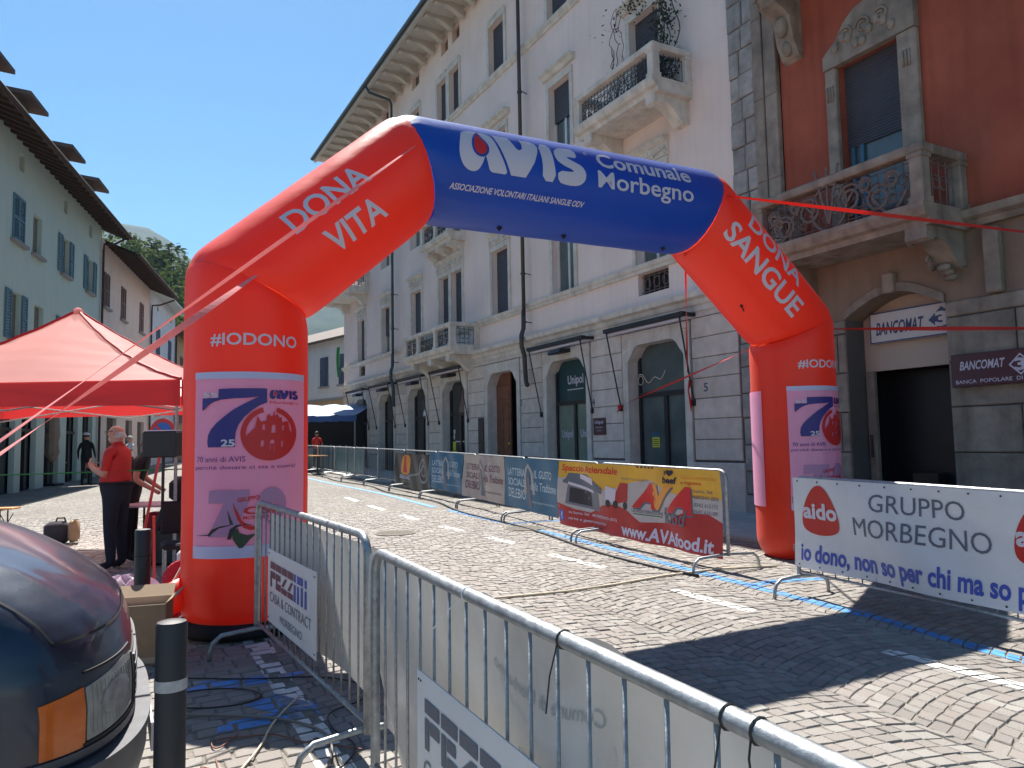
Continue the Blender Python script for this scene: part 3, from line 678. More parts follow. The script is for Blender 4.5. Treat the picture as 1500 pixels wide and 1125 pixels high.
for u in (UC[0], UC[6]):                                # sunk ironwork panels under the first-floor windows
    m = MB(); m.box(u-.5, u+.52, -.2, -.16, 4.74, 5.22); o = obj('parapet_recess', m, X['shade'], PB)
    m = MB()
    for q in range(6): m.tube([(u-.42+q*.17, -.1, 4.76), (u-.42+q*.17, -.1, 5.2)], .012, 4)
    for q in range(3): m.tube([(u-.3+q*.3+.1*cos(t), -.09, 4.99+.12*sin(t)) for t in [2*pi*z/10 for z in range(10)]], .012, 4, closed=True)
    m.tube([(u-.5, -.1, 4.82), (u+.5, -.1, 4.82)], .012, 4); m.tube([(u-.5, -.1, 5.16), (u+.5, -.1, 5.16)], .012, 4)
    obj('iron_grille', m, X['iron_rust'], PB)
# balconies
def scroll(m, c, r, ax0, ax1, turns=1.4, rr=.011, s=1):
    m.tube([tuple(Vector(c)+Vector(ax0)*(s*r*(1-.62*k/18)*cos(turns*2*pi*k/18))+Vector(ax1)*(r*(1-.62*k/18)*sin(turns*2*pi*k/18))) for k in range(19)], rr, 4)
def balcony(root, u0, u1, n1, zs, zt, cor, posts, iron='iron', mt='stone_trim', big=False):
    s = profile(u0, u1, [(0, zs-.16), (n1-.12, zs-.16), (n1-.1, zs-.08), (n1-.02, zs-.05), (n1+.03, zs+.05), (n1+.03, zs+.12), (0, zs+.12)]); sl = obj('balcony_floor', s, X[mt], root, fix=True)
    m = MB(); m.cbox(u0-.02, u1+.02, n1-.2, n1+.02, zt-.13, zt, .02); m.cbox(u0-.02, u0+.2, 0, n1-.2, zt-.13, zt, .02); m.cbox(u1-.2, u1+.02, 0, n1-.2, zt-.13, zt, .02)
    obj('balcony_rail', m, X[mt], root)
    pos = [(u, n1-.19, n1+.0) for u in posts]+[(u0, 0.0, .16), (u1-.17, 0.0, .16)]
    for (u, a, b) in pos:
        m = MB(); m.cbox(u, u+.18, a, b, zs+.12, zt-.13, .015); m.box(u-.015, u+.195, a-.01, b+.015, zt-.19, zt-.131); m.box(u-.015, u+.195, a-.01, b+.015, zs+.121, zs+.2)
        obj('balcony_post', m, X[mt], root)
    ps = sorted(posts); z0 = zs+.14; z1 = zt-.15
    for i in range(len(ps)-1):
        a = ps[i]+.19; b = ps[i+1]-.01; m = MB(); y = n1-.1
        nb_ = max(2, int((b-a)/.12))
        for q in range(nb_+1): m.tube([(a+(b-a)*q/nb_, y, z0), (a+(b-a)*q/nb_, y, z1)], .009, 4)
        for z in (z0+.06, z1-.06, z0+.2): m.tube([(a, y, z), (b, y, z)], .009, 4)
        k = max(1, int((b-a)/.4))
        for q in range(k):
            cx = a+(b-a)*(q+.5)/k
            for sx in (-1, 1): scroll(m, (cx+sx*.09, y+.01, (z0+z1)/2+.05), .1, (1, 0, 0), (0, 0, 1), s=sx); scroll(m, (cx+sx*.09, y+.01, (z0+z1)/2-.14), .07, (1, 0, 0), (0, 0, -1), s=sx)
        obj('railing', m, X[iron], root)
    for u in (u0+.1, u1-.1):
        m = MB(); a = .17; b = n1-.2
        for q in range(5): m.tube([(u, a+(b-a)*q/4, z0), (u, a+(b-a)*q/4, z1)], .009, 4)
        for z in (z0+.06, z1-.06): m.tube([(u, a, z), (u, b, z)], .009, 4)
        scroll(m, (u, (a+b)/2+.08, (z0+z1)/2), .12, (0, 1, 0), (0, 0, 1)); scroll(m, (u, (a+b)/2-.1, (z0+z1)/2), .12, (0, -1, 0), (0, 0, 1))
        obj('railing', m, X[iron], root)
    for u in cor:
        m = MB(); zc = zs-.16; d = n1-.12
        pr = [(0, zc), (d, zc), (d, zc-.17), (d-.06, zc-.2), (d-.1, zc-.14), (d-.28, zc-.14), (d-.45, zc-.24), (d-.62, zc-.42), (.16, zc-.5), (.06, zc-.46), (0, zc-.5)]
        if d < .6: pr = [(0, zc), (d, zc), (d, zc-.1), (d-.12, zc-.12), (.2, zc-.22), (.1, zc-.3), (0, zc-.3)]
        m.prism(pr, lambda a_, c_: (u-.15, a_, c_), lambda a_, c_: (u+.15, a_, c_)); o = obj('corbel', m, X[mt], root, fix=True)
        k = MB(); k.prism(chaikin([(x*.8+.1, zc-.06+(z-zc)*.7) for x, z in pr], 1), lambda a_, c_: (u-.155, a_, c_), lambda a_, c_: (u+.155, a_, c_)); obj('corbel_face', k, X[mt], o, fix=True)
balcony(PB, 10.66, 14.85, 1.0, 4.52, 5.36, [11.2, 12.72, 14.3], [10.67, 11.9, 13.4, 14.66])
balcony(PB, .74, 3.55, 1.0, 8.6, 9.42, [1.0, 3.2], [.75, 3.35])
balcony(PB, 11.6, 14.1, .62, 8.42, 9.3, [11.9, 12.85, 13.8], [11.61, 12.7, 13.9])
balcony(PB, 21.9, 26.2, 1.0, 8.6, 9.45, [22.4, 25.2], [21.91, 24.0, 26.0])
# downpipes
for u in (18.11, 7.39):
    m = MB(); m.tube([(u, 1.3, 16.1), (u, 1.2, 15.9), (u, .32, 15.75), (u, .24, 15.6), (u, .24, 12.9), (u, .24, 5.2)], .055, 8)
    m.tube([(u, .25, 5.2), (u, .26, 4.7), (u, .33, 4.5), (u, .33, 4.2), (u, .25, 3.95), (u, .22, 3.35), (u-.06, .24, 3.2), (u-.16, .26, 3.12)], .065, 8)
    p = obj('downpipe', m, X['gutter' if u > 10 else 'copper_pipe'], PB, smooth=True)
    for z in (14.5, 11.4, 9.6, 7.6, 6.2, 4.85): k = MB(); k.tube([(u, .24, z), (u, .24, z+.05)], .075, 8); k.tube([(u, 0, z+.02), (u-.1, .24, z+.02)], .015, 5); obj('pipe_clip', k, X['copper_pipe'], p)
# lamps over the shop fronts, wall plates
for i in (1, 3, 4, 5, 6):
    m = MB(); m.prism([(0, 0), (.3, -.02), (.34, -.1), (.3, -.14), (0, -.1)], lambda a, c: (UC[i]-.28, .06+a, 3.92+c), lambda a, c: (UC[i]+.28, .06+a, 3.92+c)); obj('wall_lamp', m, X['black_metal'], PB, fix=True)
def plaque(name, u0, u1, z0, z1, m_, txts, label, cat, n=.055, root=None):
    t = thing(name, label, cat, tuple(FP+FD*((u0+u1)/2)+Vector((0, 0, z0))), rotF)
    w = (u1-u0)/2; mb = MB(); mb.cbox(-w, w, n, n+.03, 0, z1-z0, .006); obj('board', mb, X[m_], t)
    for (s, x, y, ww, hh, bo, mm) in txts: decal('lettering', mirror(T(s, x, y, ww, hh, bo)), lambda a, b, o_: (a, n+.033, b), 0, X[mm], t)
    return t
plaque('name_plate', 3.95, 4.43, 1.72, 2.12, 'bank_plum', [('Unipol', -.17, .24, .34, .1, .03, 'print_white'), ('ASSICURAZIONI', -.15, .16, .3, .035, .01, 'print_white'), ('AGENZIA', -.1, .09, .2, .03, 0, 'print_white')], 'small dark plum insurance plate on the ashlar pier left of the grey glass door', 'plaque')
plaque('notice_case', 10.33, 10.7, 1.25, 2.35, 'black_metal', [('NN', -.1, .2, .2, .12, .03, 'green_print')], 'tall dark notice case on the stone pier left of the wooden door', 'notice board')
for s, u, z in (('5', .62, 2.5), ('4', 4.42, 2.42), ('3', 7.95, 2.6), ('2', 11.42, 2.55)):
    decal('house_number', mirror(T(s, -u-.07, z, .12, .17, .02)), lambda a, b, o_: (a, .053, b), 0, X['slate_print'], PB)
def awn(i, label, w=1.32, up=4.0):
    u = UC[i]; t = thing('folded_awning', label, 'awning', tuple(FP+FD*u), rotF, 'folded shop awnings along the palazzo')
    m = MB(); m.box(-w, w, .3, .42, up, up+.09); obj('cassette', m, X['black_metal'], t)
    m = MB(); m.tube([(-w+.05, .33, up-.035), (w-.05, .33, up-.035)], .035, 8); obj('rolled_cloth', m, X['print_white'], t)
    for s in (-1, 1):
        m = MB(); m.tube([(s*(w-.1), .4, up), (s*(w-.13), .07, 2.32)], .018, 6); m.box(s*(w-.13)-.035, s*(w-.13)+.035, .045, .1, 2.24, 2.36); obj('arm', m, X['black_metal'], t)
        m = MB(); m.box(s*(w-.05)-.04, s*(w-.05)+.04, .0, .31, up+.01, up+.08); obj('bracket', m, X['black_metal'], t)
    return t
for i, lb in ((0, 'folded awning over the grey glass door, with red straps tied to its arms'), (1, 'folded awning with thin black arms over the Unipol shop door'), (3, 'folded awning tucked under the long stone balcony'),
              (4, 'folded awning just right of the far downpipe foot'), (5, 'folded awning left of the far downpipe foot'), (6, 'folded awning over the last shop window at the far corner')):
    awn(i, lb)
# climbing plant on the high balcony
def leaf_cloud(mb, c, r, n, s, rgn):
    for _ in range(n):
        p = Vector((rgn.gauss(0, .5)*r[0], rgn.gauss(0, .5)*r[1], rgn.gauss(0, .5)*r[2]))+Vector(c)
        a = Vector((rgn.uniform(-1, 1), rgn.uniform(-1, 1), rgn.uniform(-1, 1))).normalized(); b = a.orthogonal().normalized(); k = s*rgn.uniform(.6, 1.3)
        mb.add([p-a*k, p+b*k*.45, p+a*k, p-b*k*.45], [(0, 1, 2, 3)])
rp = random.Random(5)
t = thing('climbing_plant', 'leafy climber growing up the right side of the high balcony window', 'plant', tuple(FP+FD*1.25+FN*.35+Vector((0, 0, 8.75))), rotF)
m = MB()
for q in range(7): 
    x = rp.uniform(-.3, .2); m.tube([(x+.08*sin(k*.9+q), .1*sin(k*.7+q)-.15, k*.2) for k in range(13)], .012, 4)
obj('stem', m, X['twig'], t)
m = MB(); leaf_cloud(m, (0, 0, .6), (.42, .3, .5), 420, .05, rp); leaf_cloud(m, (-.05, -.05, 1.5), (.35, .25, .7), 300, .045, rp); leaf_cloud(m, (.7, -.15, 2.5), (1.3, .15, .3), 200, .045, rp); obj('foliage', m, X['leaf_dark'], t)
t = thing('bare_climber', 'thin bare creeper stem left of the high balcony window', 'plant', tuple(FP+FD*3.05+FN*.3+Vector((0, 0, 8.7))), rotF)
m = MB()
for q in range(9):
    x = rp.uniform(-.25, .3); L_ = rp.uniform(.7, 2.6) if q > 2 else 3.1; n = int(L_/.15)
    m.tube([(x+.1*sin(k*.8+q)+.05*rp.uniform(-1, 1), -.2+.08*sin(k*.5+q), k*.15) for k in range(n)], .009, 4)
leafm = MB(); leaf_cloud(leafm, (0, -.1, .9), (.35, .1, .8), 60, .03, rp)
obj('stem', m, X['twig'], t); obj('foliage', leafm, X['leaf_dark'], t)
t = thing('banner_flag', 'small green flag hanging at the far corner of the palazzo', 'flag', tuple(FP+FD*26.2+FN*.1+Vector((0, 0, 5.0))), rotF)
m = MB(); m.grid(4, 6, lambda a, b: (a*.5, .05+.05*sin(a*6+b*3), b*1.5)); obj('cloth', m, X['flag_green'], t)

# ------------------------------------------------------------------ red bank building
RB = thing('bank_building', 'red ochre bank building with rough stone quoins and carved balcony', 'building', tuple(FP), rotF)
op = [(-3.67, -2.62, 4.9, 7.52)]
obj('upper_wall', wall(-12, -1.46, 4.55, 17, op, .0, .3), X['red_stucco'], RB)
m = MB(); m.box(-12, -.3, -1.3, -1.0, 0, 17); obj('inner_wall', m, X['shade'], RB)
m = MB(); m.box(-.93, -.3, -.5, .02, 0, 17); obj('quoin_core', m, X['groove'], RB)
rq = random.Random(9)
z = .1; k = 0
while z < 15:
    h = rq.uniform(.42, .52)
    mid = -.62+rq.uniform(-.07, .07)
    for a, b in ((-.93, mid), (mid, -.31)):
        mm = MB(); mm.block(a+.008, b-.008, z+.008, z+h-.008, .02, .06+rq.uniform(0, .03), .02); obj('quoin_stone', mm, X['rough_stone'], RB)
    z += h; k += 1
for (a, b, n) in ((-1.16, -.935, .12), (-1.44, -1.175, .1)):
    z = .1
    while z < 15:
        mm = MB(); mm.block(a, b, z+.003, z+1.5, 0, n, .012); obj('pilaster_stone', mm, X['old_stone'], RB); z += 1.503
# window surround with carved pediment
w0, w1 = -3.67, -2.62
m = MB(); m.cbox(w1, w1+.2, 0, .11, 4.7, 7.5, .02); m.cbox(w0-.3, w0, 0, .11, 4.7, 7.5, .02)
wf = obj('window', m, X['old_stone'], RB)
pr = [(w1+.2, 7.5), (w1+.2, 7.72), (w1+.1, 7.8), (w1-.05, 7.9), (w1-.2, 8.12), (w1-.4, 8.26), (-3.2, 8.3), (w0+.3, 8.22), (w0+.12, 8.1), (w0-.05, 8.2), (w0-.3, 8.25), (w0-.3, 7.5)]
m = MB(); m.prism(pr, lambda a, c: (a, 0, c), lambda a, c: (a, .13, c)); obj('pediment', m, X['old_stone'], wf, fix=True)
m = MB()
for q in range(9): m.sphere((w1-.05-q*.12, .14, 7.78+.12*sin(q*1.3)), .07, 7, 5, sq=(1, .5, 1.2))
for q in range(3): scroll(m, (w1-.25-q*.3, .14, 7.92), .13, (1, 0, 0), (0, 0, 1), rr=.025)
for s in (w1+.1, w0-.15):
    for q in range(3): m.tube([(s-.05+q*.05, .12, 6.95), (s-.05+q*.05, .12, 7.2)], .015, 5)
obj('carving', m, X['old_stone'], wf, smooth=True)
m = MB(); n_ = 30
for q in range(n_): 
    hh = 1.35/n_; zb = 6.17
    m.add([(w0, -.12, zb+q*hh), (w1, -.12, zb+q*hh), (w1, -.135, zb+(q+.8)*hh), (w0, -.135, zb+(q+.8)*hh), (w1, -.12, zb+(q+1)*hh), (w0, -.12, zb+(q+1)*hh)], [(3, 2, 1, 0), (5, 4, 2, 3)])
obj('roller_blind', m, X['blind'], wf)
m = MB(); m.quad((w0, -.16, 4.6), (w0, -.16, 6.2), (w1, -.16, 6.2), (w1, -.16, 4.6)); obj('pane', m, X['grey_glass'], wf)
m = MB(); 
for u in (w1-.09, w1-.25, w0+.04): m.box(u-.03, u+.03, -.15, -.11, 4.6, 6.17)
obj('sash', m, X['ban_blue'], wf)
balcony(RB, -4.5, -1.6, 1.0, 4.5, 5.42, [-4.28, -1.85], [-4.49, -1.8], iron='iron_rust', mt='old_stone', big=True)
m = MB()                                                # large scrollwork of the balcony front
for s in (-1, 1):
    c = -3.05
    m.tube([(c+s*(.25+.95*k/30), .97, 4.85+.25*sin(k/30*2*pi)) for k in range(31)], .02, 5)
    for q, (x, z, r) in enumerate(((.35, 4.98, .22), (.8, 4.85, .2), (1.0, 5.05, .12), (.6, 5.1, .1))): scroll(m, (c+s*x, .99, z), r, (1, 0, 0), (0, 0, 1), 1.7, .02, s)
m.tube([(-3.05+.3*cos(k*pi/16), .98, 4.95+.34*sin(k*pi/16)) for k in range(33)], .018, 5)
for x in (-.1, 0, .1): m.tube([(-3.05, .99, 4.7), (-3.05+x, 1.0, 5.1), (-3.05+x*2, 1.0, 5.55)], .018, 5)
obj('scrollwork', m, X['iron_rust'], RB)
m = MB(); m.cbox(-1.3+0, -1.0, 0, .3, 4.6, 5.3, .02)
# bracket of the balcony above
m = MB(); m.prism([(0, 9.3), (.95, 9.3), (.95, 9.12), (.7, 9.05), (.62, 8.85), (.3, 8.7), (.22, 8.3), (.1, 8.05), (0, 8.0)], lambda a, c: (-1.95, a, c), lambda a, c: (-1.6, a, c)); obj('corbel', m, X['old_stone'], RB, fix=True)
m = MB(); m.prism([(0, 9.3), (.95, 9.3), (.95, 9.12), (.7, 9.05), (.62, 8.85), (.3, 8.7), (.22, 8.3), (.1, 8.05), (0, 8.0)], lambda a, c: (-4.5, a, c), lambda a, c: (-4.15, a, c)); obj('corbel', m, X['old_stone'], RB, fix=True)
m = MB(); m.cbox(-4.9, -1.5, 0, 1.15, 9.303, 9.5, .03); obj('balcony_floor', m, X['old_stone'], RB)
for u in (-1.78, -4.32):
    m = MB(); m.sphere((u, .3, 8.55), .12, 8, 6, sq=(1, 1, 1.5)); m.sphere((u, .18, 8.2), .09, 8, 6, sq=(1, 1, 1.6)); scroll(m, (u+.18, .6, 8.95), .13, (0, 1, 0), (0, 0, 1), rr=.03); obj('carving', m, X['old_stone'], RB, smooth=True)
for u in (-1.85, -4.28):                                # volutes on the lower corbels
    m = MB(); scroll(m, (u+.16, .75, 4.2), .1, (0, 1, 0), (0, 0, 1), rr=.03); scroll(m, (u+.16, .3, 3.95), .13, (0, 1, 0), (0, 0, 1), rr=.03); [m.sphere((u, .3-.07*q, 3.85-.06*q), .07, 8, 6, sq=(1.4, 1, .8)) for q in range(3)]; obj('carving', m, X['old_stone'], RB, smooth=True)
# ground storey: plaster band, stone courses, segmental portal
obj('belt_course', profile(-12, -1.45, [(0, 4.36), (.1, 4.36), (.12, 4.44), (.2, 4.48), (.22, 4.58), (0, 4.62)]), X['old_stone'], RB, fix=True)
pu0, pu1 = -4.1, -2.5
arc = [(pu0+(pu1-pu0)*k/10, 3.42+.3*sin(pi*k/10)) for k in range(11)]
m = MB(); vs = [(u, .0, z) for u, z in arc]+[(u, .0, 4.36) for u, z in arc]+[(u, -.5, z) for u, z in arc]
m.add(vs, [(i, i+1, 12+i, 11+i) for i in range(10)]+[(i, i+1, 23+i, 22+i) for i in range(10)]); m.quad((pu1, 0, 3.42), (-1.45, 0, 3.42), (-1.45, 0, 4.36), (pu1, 0, 4.36)); m.quad((-12, 0, 3.42), (pu0, 0, 3.42), (pu0, 0, 4.36), (-12, 0, 4.36))
obj('plaster_band', m, X['brown_wall'], RB, fix=True)
m = MB(); o2 = [(u, z+.13) for u, z in arc]
m.add([(u, .05, z) for u, z in arc]+[(u, .05, z) for u, z in o2]+[(u, 0, z) for u, z in o2]+[(u, 0, z) for u, z in arc], [(i, i+1, 12+i, 11+i) for i in range(10)]+[(11+i, 12+i, 23+i, 22+i) for i in range(10)]+[(i, i+1, 34+i, 33+i) for i in range(10)]); obj('portal_arch', m, X['old_stone'], RB, fix=True)
m = MB(); m.cbox(-3.4, -3.22, 0, .12, 3.7, 4.0, .02); obj('keystone', m, X['old_stone'], RB)
for (a, b) in ((-12, pu0), (pu1, -1.45)):
    m = MB(); m.box(a, b, -.5, 0, 0, 3.42); obj('pier_core', m, X['groove'], RB)
    z = .1; k = 0
    while z < 3.4:
        h = min(.62, 3.42-z); u = b
        while u > a+.05:
            w = 1.3 if (k % 2 or u < b) else .9; v = max(a, u-w); mm = MB(); mm.block(v+.008, u-.008, z+.008, z+h-.008, 0, .05, .015); obj('ashlar_block', mm, X['old_stone'], RB); u = v
        z += h; k += 1
m = MB(); m.box(pu0, pu1, -.47, -.42, 2.6, 3.75); obj('lintel_panel', m, X['beige_panel'], RB)
m = MB(); m.box(pu0, pu1, -1.0, -.95, .0, 2.6); obj('dark_doorway', m, X['dull_glass'], RB)
m = MB(); m.box(pu1-.16, pu1-.02, -.45, -.38, 0, 2.6); obj('door_jamb', m, X['old_stone'], RB)
m = MB(); m.tube([(pu1-.09, -.34, 1.25), (pu1-.09, -.34, 1.6)], .018, 6); obj('pull_handle', m, X['black_metal'], RB)
m = MB(); m.box(-3.4, -3.0, -.9, -.7, .0, 1.0); obj('stone_pedestal', m, X['rafter'], RB)
for (q0, q1, zz) in ((-4.9, -4.7, 3.55), (-6.0, -5.8, 3.55)):
    m = MB(); m.cbox(q0, q1, 0, .14, 3.43, 4.3, .02); obj('console', m, X['old_stone'], RB)
def bigsign(name, u0, u1, z0, z1, n, board, label, root=None):
    t = thing(name, label, 'sign', tuple(FP+FD*u1+Vector((0, 0, z0))), rotF); W = u1-u0
    m = MB(); m.cbox(-W, 0, n, n+.1, 0, z1-z0, .01); obj('board', m, X[board], t); return t
fnS = lambda n: (lambda a, b, o_: (-a, n, b))
t = bigsign('bank_sign', -4.08, -2.7, 3.02, 3.5, -.42+.02, 'bank_white', 'white BANCOMAT sign inside the arched bank portal')
y = -.42+.02+.104
decal('border', poly2([(0, 0), (1.38, 0), (1.38, .48), (0, .48)], [[(.015, .02), (1.365, .02), (1.365, .46), (.015, .46)]]), fnS(y), 0, X['bank_blue'], t)
decal('lettering', T('BANCOMAT', .1, .12, .78, .2, .022, .25), fnS(y), 0, X['bank_blue'], t)
decal('emblem', poly2([(.95, .24), (1.15, .06), (1.35, .24), (1.15, .42)]), fnS(y), 0, X['bank_blue'], t)
decal('emblem_three', T('3', 1.05, .13, .2, .22, .05), fnS(y+.003), 0, X['bank_white'], t)
t = bigsign('bank_sign', -6.0, -4.2, 2.22, 2.66, .055, 'bank_plum', 'dark plum BANCOMAT Banca Popolare di Sondrio sign on the stone wall at right edge')
decal('lettering', T('BANCOMAT', .12, .22, .58, .12, .022, .25), fnS(.158), 0, X['print_white'], t)
decal('emblem', poly2([(.74, .24), (.88, .1), (1.02, .24), (.88, .38)], [[(.765, .24), (.88, .125), (.995, .24), (.88, .355)]]), fnS(.158), 0, X['print_white'], t)
decal('emblem_three', T('3', .81, .16, .14, .16, .04), fnS(.158), 0, X['print_white'], t)
decal('lettering', T('BANCA  POPOLARE  DI  SONDRIO', .06, .04, 1.25, .05, .01), fnS(.158), 0, X['print_white'], t)

# ------------------------------------------------------------------ left-hand houses
LA = radians(-15.5); LD = Vector((sin(LA), cos(LA), 0)); LN = Vector((cos(LA), -sin(LA), 0)); LP = Vector((-17.1, 30, 0))
rotL = atan2(LD.y, LD.x)                                 # local x along the street, local y into the house
def shutter(m, a, b, y, z0, z1):
    n = int((z1-z0)/.09); m.box(a, a+.05, y-.04, y, z0, z1); m.box(b-.05, b, y-.04, y, z0, z1); m.box(a+.05, b-.05, y-.039, y-.001, z0, z0+.06); m.box(a+.05, b-.05, y-.039, y-.001, z1-.06, z1); m.box(a+.05, b-.05, y-.039, y-.001, (z0+z1)/2-.03, (z0+z1)/2+.03)
    for k in range(n): z = z0+(z1-z0)*k/n; m.add([(a+.05, y-.035, z), (b-.05, y-.035, z), (b-.05, y-.008, z+.07), (a+.05, y-.008, z+.07)], [(0, 1, 2, 3)])
def hwindow(root, u, w, z0, z1, kind, sm):
    a, b = u-w/2, u+w/2; m = MB(); m.box(a-.12, b+.12, -.14, .02, z0-.1, z0); f = obj('window', m, X['sill'], root)
    k = MB(); k.quad((a, .14, z0), (b, .14, z0), (b, .14, z1), (a, .14, z1)); obj('pane', k, X['old_window' if kind != 'glass' else 'dark_glass'], f)
    if kind == 'closed': k = MB(); shutter(k, a, u-.005, .0, z0, z1); shutter(k, u+.005, b, .0, z0, z1); obj('shutter', k, X[sm], f)
    if kind == 'open':
        for s in (-1, 1):
            k = MB(); x = a-w*.52 if s < 0 else b; shutter(k, x+.01, x+w*.52-.01, -.02, z0, z1); obj('shutter', k, X[sm], f)
def eave(root, u0, u1, z, depth, mrt, n=0):
    m = MB(); m.add([(u0, -depth, z), (u1, -depth, z), (u1, 5, z+.42*(5+depth)), (u0, 5, z+.42*(5+depth))], [(0, 1, 2, 3), (3, 2, 1, 0)][:1]); m.add([(u0, -depth, z-.06), (u1, -depth, z-.06), (u1, -depth, z+.02), (u0, -depth, z+.02)], [(0, 1, 2, 3)])
    m.add([(u0, -depth, z-.06), (u1, -depth, z-.06), (u1, .2, z-.06+.42*(depth+.2)), (u0, .2, z-.06+.42*(depth+.2))], [(0, 1, 2, 3)])
    r = obj('roof', m, X['tile'], root)
    u = u0+.1
    rm = MB(); rm.add([(-.06, -depth+.03, z-.17-z), (.06, -depth+.03, z-.17-z), (.06, .1, -.2+.42*(depth+.1)), (-.06, .1, -.2+.42*(depth+.1)), (-.06, -depth+.03, -.07), (.06, -depth+.03, -.07), (.06, .1, -.07+.42*(depth+.1)), (-.06, .1, -.07+.42*(depth+.1))],
                      [(0, 1, 2, 3), (0, 1, 5, 4), (0, 3, 7, 4), (1, 2, 6, 5)]); me = rm.mesh('rafter', X['rafter'])
    while u < u1: obj('rafter', me, None, root, loc=(u, 0, z)); u += .5
    g = MB(); g.tube([(u0, -depth-.07, z-.04), (u1, -depth-.07, z-.04)], .06, 6); obj('gutter', g, X['rafter'], root)
    return r
H1 = thing('green_house', 'long pale green house with teal shutters and dark roof with small dormers', 'building', tuple(LP), rotL)
W1 = [(-8.3, .95, 7.9, 9.3, 'closed'), (-6.65, .8, 7.9, 9.2, 'none'), (-3.75, .85, 7.9, 9.25, 'open'), (-.65, .85, 7.9, 9.25, 'open'), (-11.5, .9, 7.9, 9.3, 'open'),
      (-8.3, .85, 4.9, 6.35, 'open'), (-6.3, .85, 4.9, 6.3, 'none'), (-3.75, .85, 4.9, 6.3, 'open'), (-.65, .85, 4.9, 6.3, 'open'), (-11.4, .85, 4.9, 6.35, 'open')]
W1a = [(-8.15, .42, 10.15, 10.7), (-3.85, .42, 10.15, 10.7), (-.65, .42, 10.15, 10.7), (-12, .42, 10.15, 10.7)]
shops = [(-9.6, -8.0), (-7.5, -6.2), (-5.4, -3.9), (-3.1, -1.7), (-1.1, .3), (-12.5, -10.6)]
ops = [(u-w/2, u+w/2, a, b) for u, w, a, b, k in W1]+[(u-w/2, u+w/2, a, b) for u, w, a, b in W1a]+[(a, b, .2, 3.0) for a, b in shops]
obj('front_wall', wall(-14, 1.0, 0, 11.3, ops, 0, .16, -1), X['green_wall'], H1)
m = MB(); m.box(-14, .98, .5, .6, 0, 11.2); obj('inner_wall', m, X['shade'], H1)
m = MB(); m.quad((1.0, 0, 8), (1.0, 9, 8), (1.0, 9, 13.6), (1.0, 0, 11.3)); m.quad((-14, 0, 0), (-14, 9, 0), (-14, 9, 13), (-14, 0, 11.3)); obj('end_wall', m, X['green_wall'], H1)
for q in W1: hwindow(H1, *q, 'teal_shutter')
for u, w, a, b in W1a: k = MB(); k.quad((u-w/2, .14, a), (u+w/2, .14, a), (u+w/2, .14, b), (u-w/2, .14, b)); obj('attic_window', k, X['old_window'], H1)
for a, b in shops:
    k = MB(); k.quad((a, .2, .2), (b, .2, .2), (b, .2, 3), (a, .2, 3)); sh_ = obj('shop_window', k, X['dark_glass'], H1)
    k = MB(); k.box((a+b)/2-.03, (a+b)/2+.03, .1, .199, .2, 3); k.box(a, b, .1, .198, 2.2, 2.3); obj('frame', k, X['black_metal'], sh_)
r1 = eave(H1, -14.2, 1.5, 10.78, 1.0, 'tile')
def dormer(u):
    m = MB(); z = 11.1; d = -.35
    m.add([(u-.5, d, z), (u+.5, d, z), (u+.5, d, z+.75), (u-.5, d, z+.75), (u-.5, d+2.2, z+.9), (u+.5, d+2.2, z+.9), (u-.5, d+1.8, z+.75), (u+.5, d+1.8, z+.75)], [(0, 1, 2, 3), (1, 7, 2), (0, 3, 6)])
    o = obj('dormer', m, X['old_window'], H1, fix=True)
    k = MB(); k.add([(u-.75, d-.45, z+.68), (u+.75, d-.45, z+.68), (u+.75, d+2.4, z+1.05), (u-.75, d+2.4, z+1.05), (u-.75, d-.45, z+.80), (u+.75, d-.45, z+.80), (u+.75, d+2.4, z+1.17), (u-.75, d+2.4, z+1.17)], [(0, 1, 2, 3), (4, 5, 6, 7), (0, 1, 5, 4), (1, 2, 6, 5), (3, 0, 4, 7)]); obj('dormer_roof', k, X['tile'], o, fix=True)
for u in (-12.0, -9.3, -5.35, -2.1): dormer(u)
def dpipe(root, u, z, h=.9):
    k = MB(); k.tube([(u+.35, -h, z), (u+.1, -.5, z-.35), (u, -.12, z-.4), (u, -.1, z-.7), (u, -.1, .4)], .05, 6); obj('downpipe', k, X['rafter'], root)
dpipe(H1, .95, 10.7)
H2 = thing('pink_house', 'faded pink house with closed brown shutters and dark eaves', 'building', tuple(LP+LD*1.02), rotL)
W2 = [(.95, .9, 7.75, 9.25, 'closed'), (4.0, .9, 7.7, 9.25, 'closed'), (8.0, .9, 7.7, 9.25, 'closed'), (1.0, .9, 4.4, 6, 'closed'), (4.1, .9, 4.4, 6, 'closed'), (8.0, .9, 4.4, 6, 'closed')]
obj('front_wall', wall(0.02, 10.3, 0, 10.6, [(u-w/2, u+w/2, a, b) for u, w, a, b, k in W2]+[(1.5, 3.2, .3, 3), (5.0, 6.4, .3, 3), (7.6, 9.2, .3, 3)], 0, .16, -1), X['pink_wall'], H2)
m = MB(); m.box(.05, 10.2, .5, .6, 0, 10.4); m.quad((10.3, 0, 0), (10.3, 9, 0), (10.3, 9, 13), (10.3, 0, 10.3)); obj('inner_wall', m, X['pink_wall'], H2)
for q in W2: hwindow(H2, *q, 'brown_shutter')
for a, b in ((1.5, 3.2), (5.0, 6.4), (7.6, 9.2)): k = MB(); k.quad((a, .15, .3), (b, .15, .3), (b, .15, 3), (a, .15, 3)); obj('shop_window', k, X['dark_glass'], H2)
eave(H2, .55, 10.6, 10.1, 1.3, 'tile'); dpipe(H2, 10.2, 9.95, 1.2)
H3 = thing('bluish_gable_house', 'bluish white house with slate shutters beyond the pink house', 'building', tuple(LP+LD*11.4), rotL)
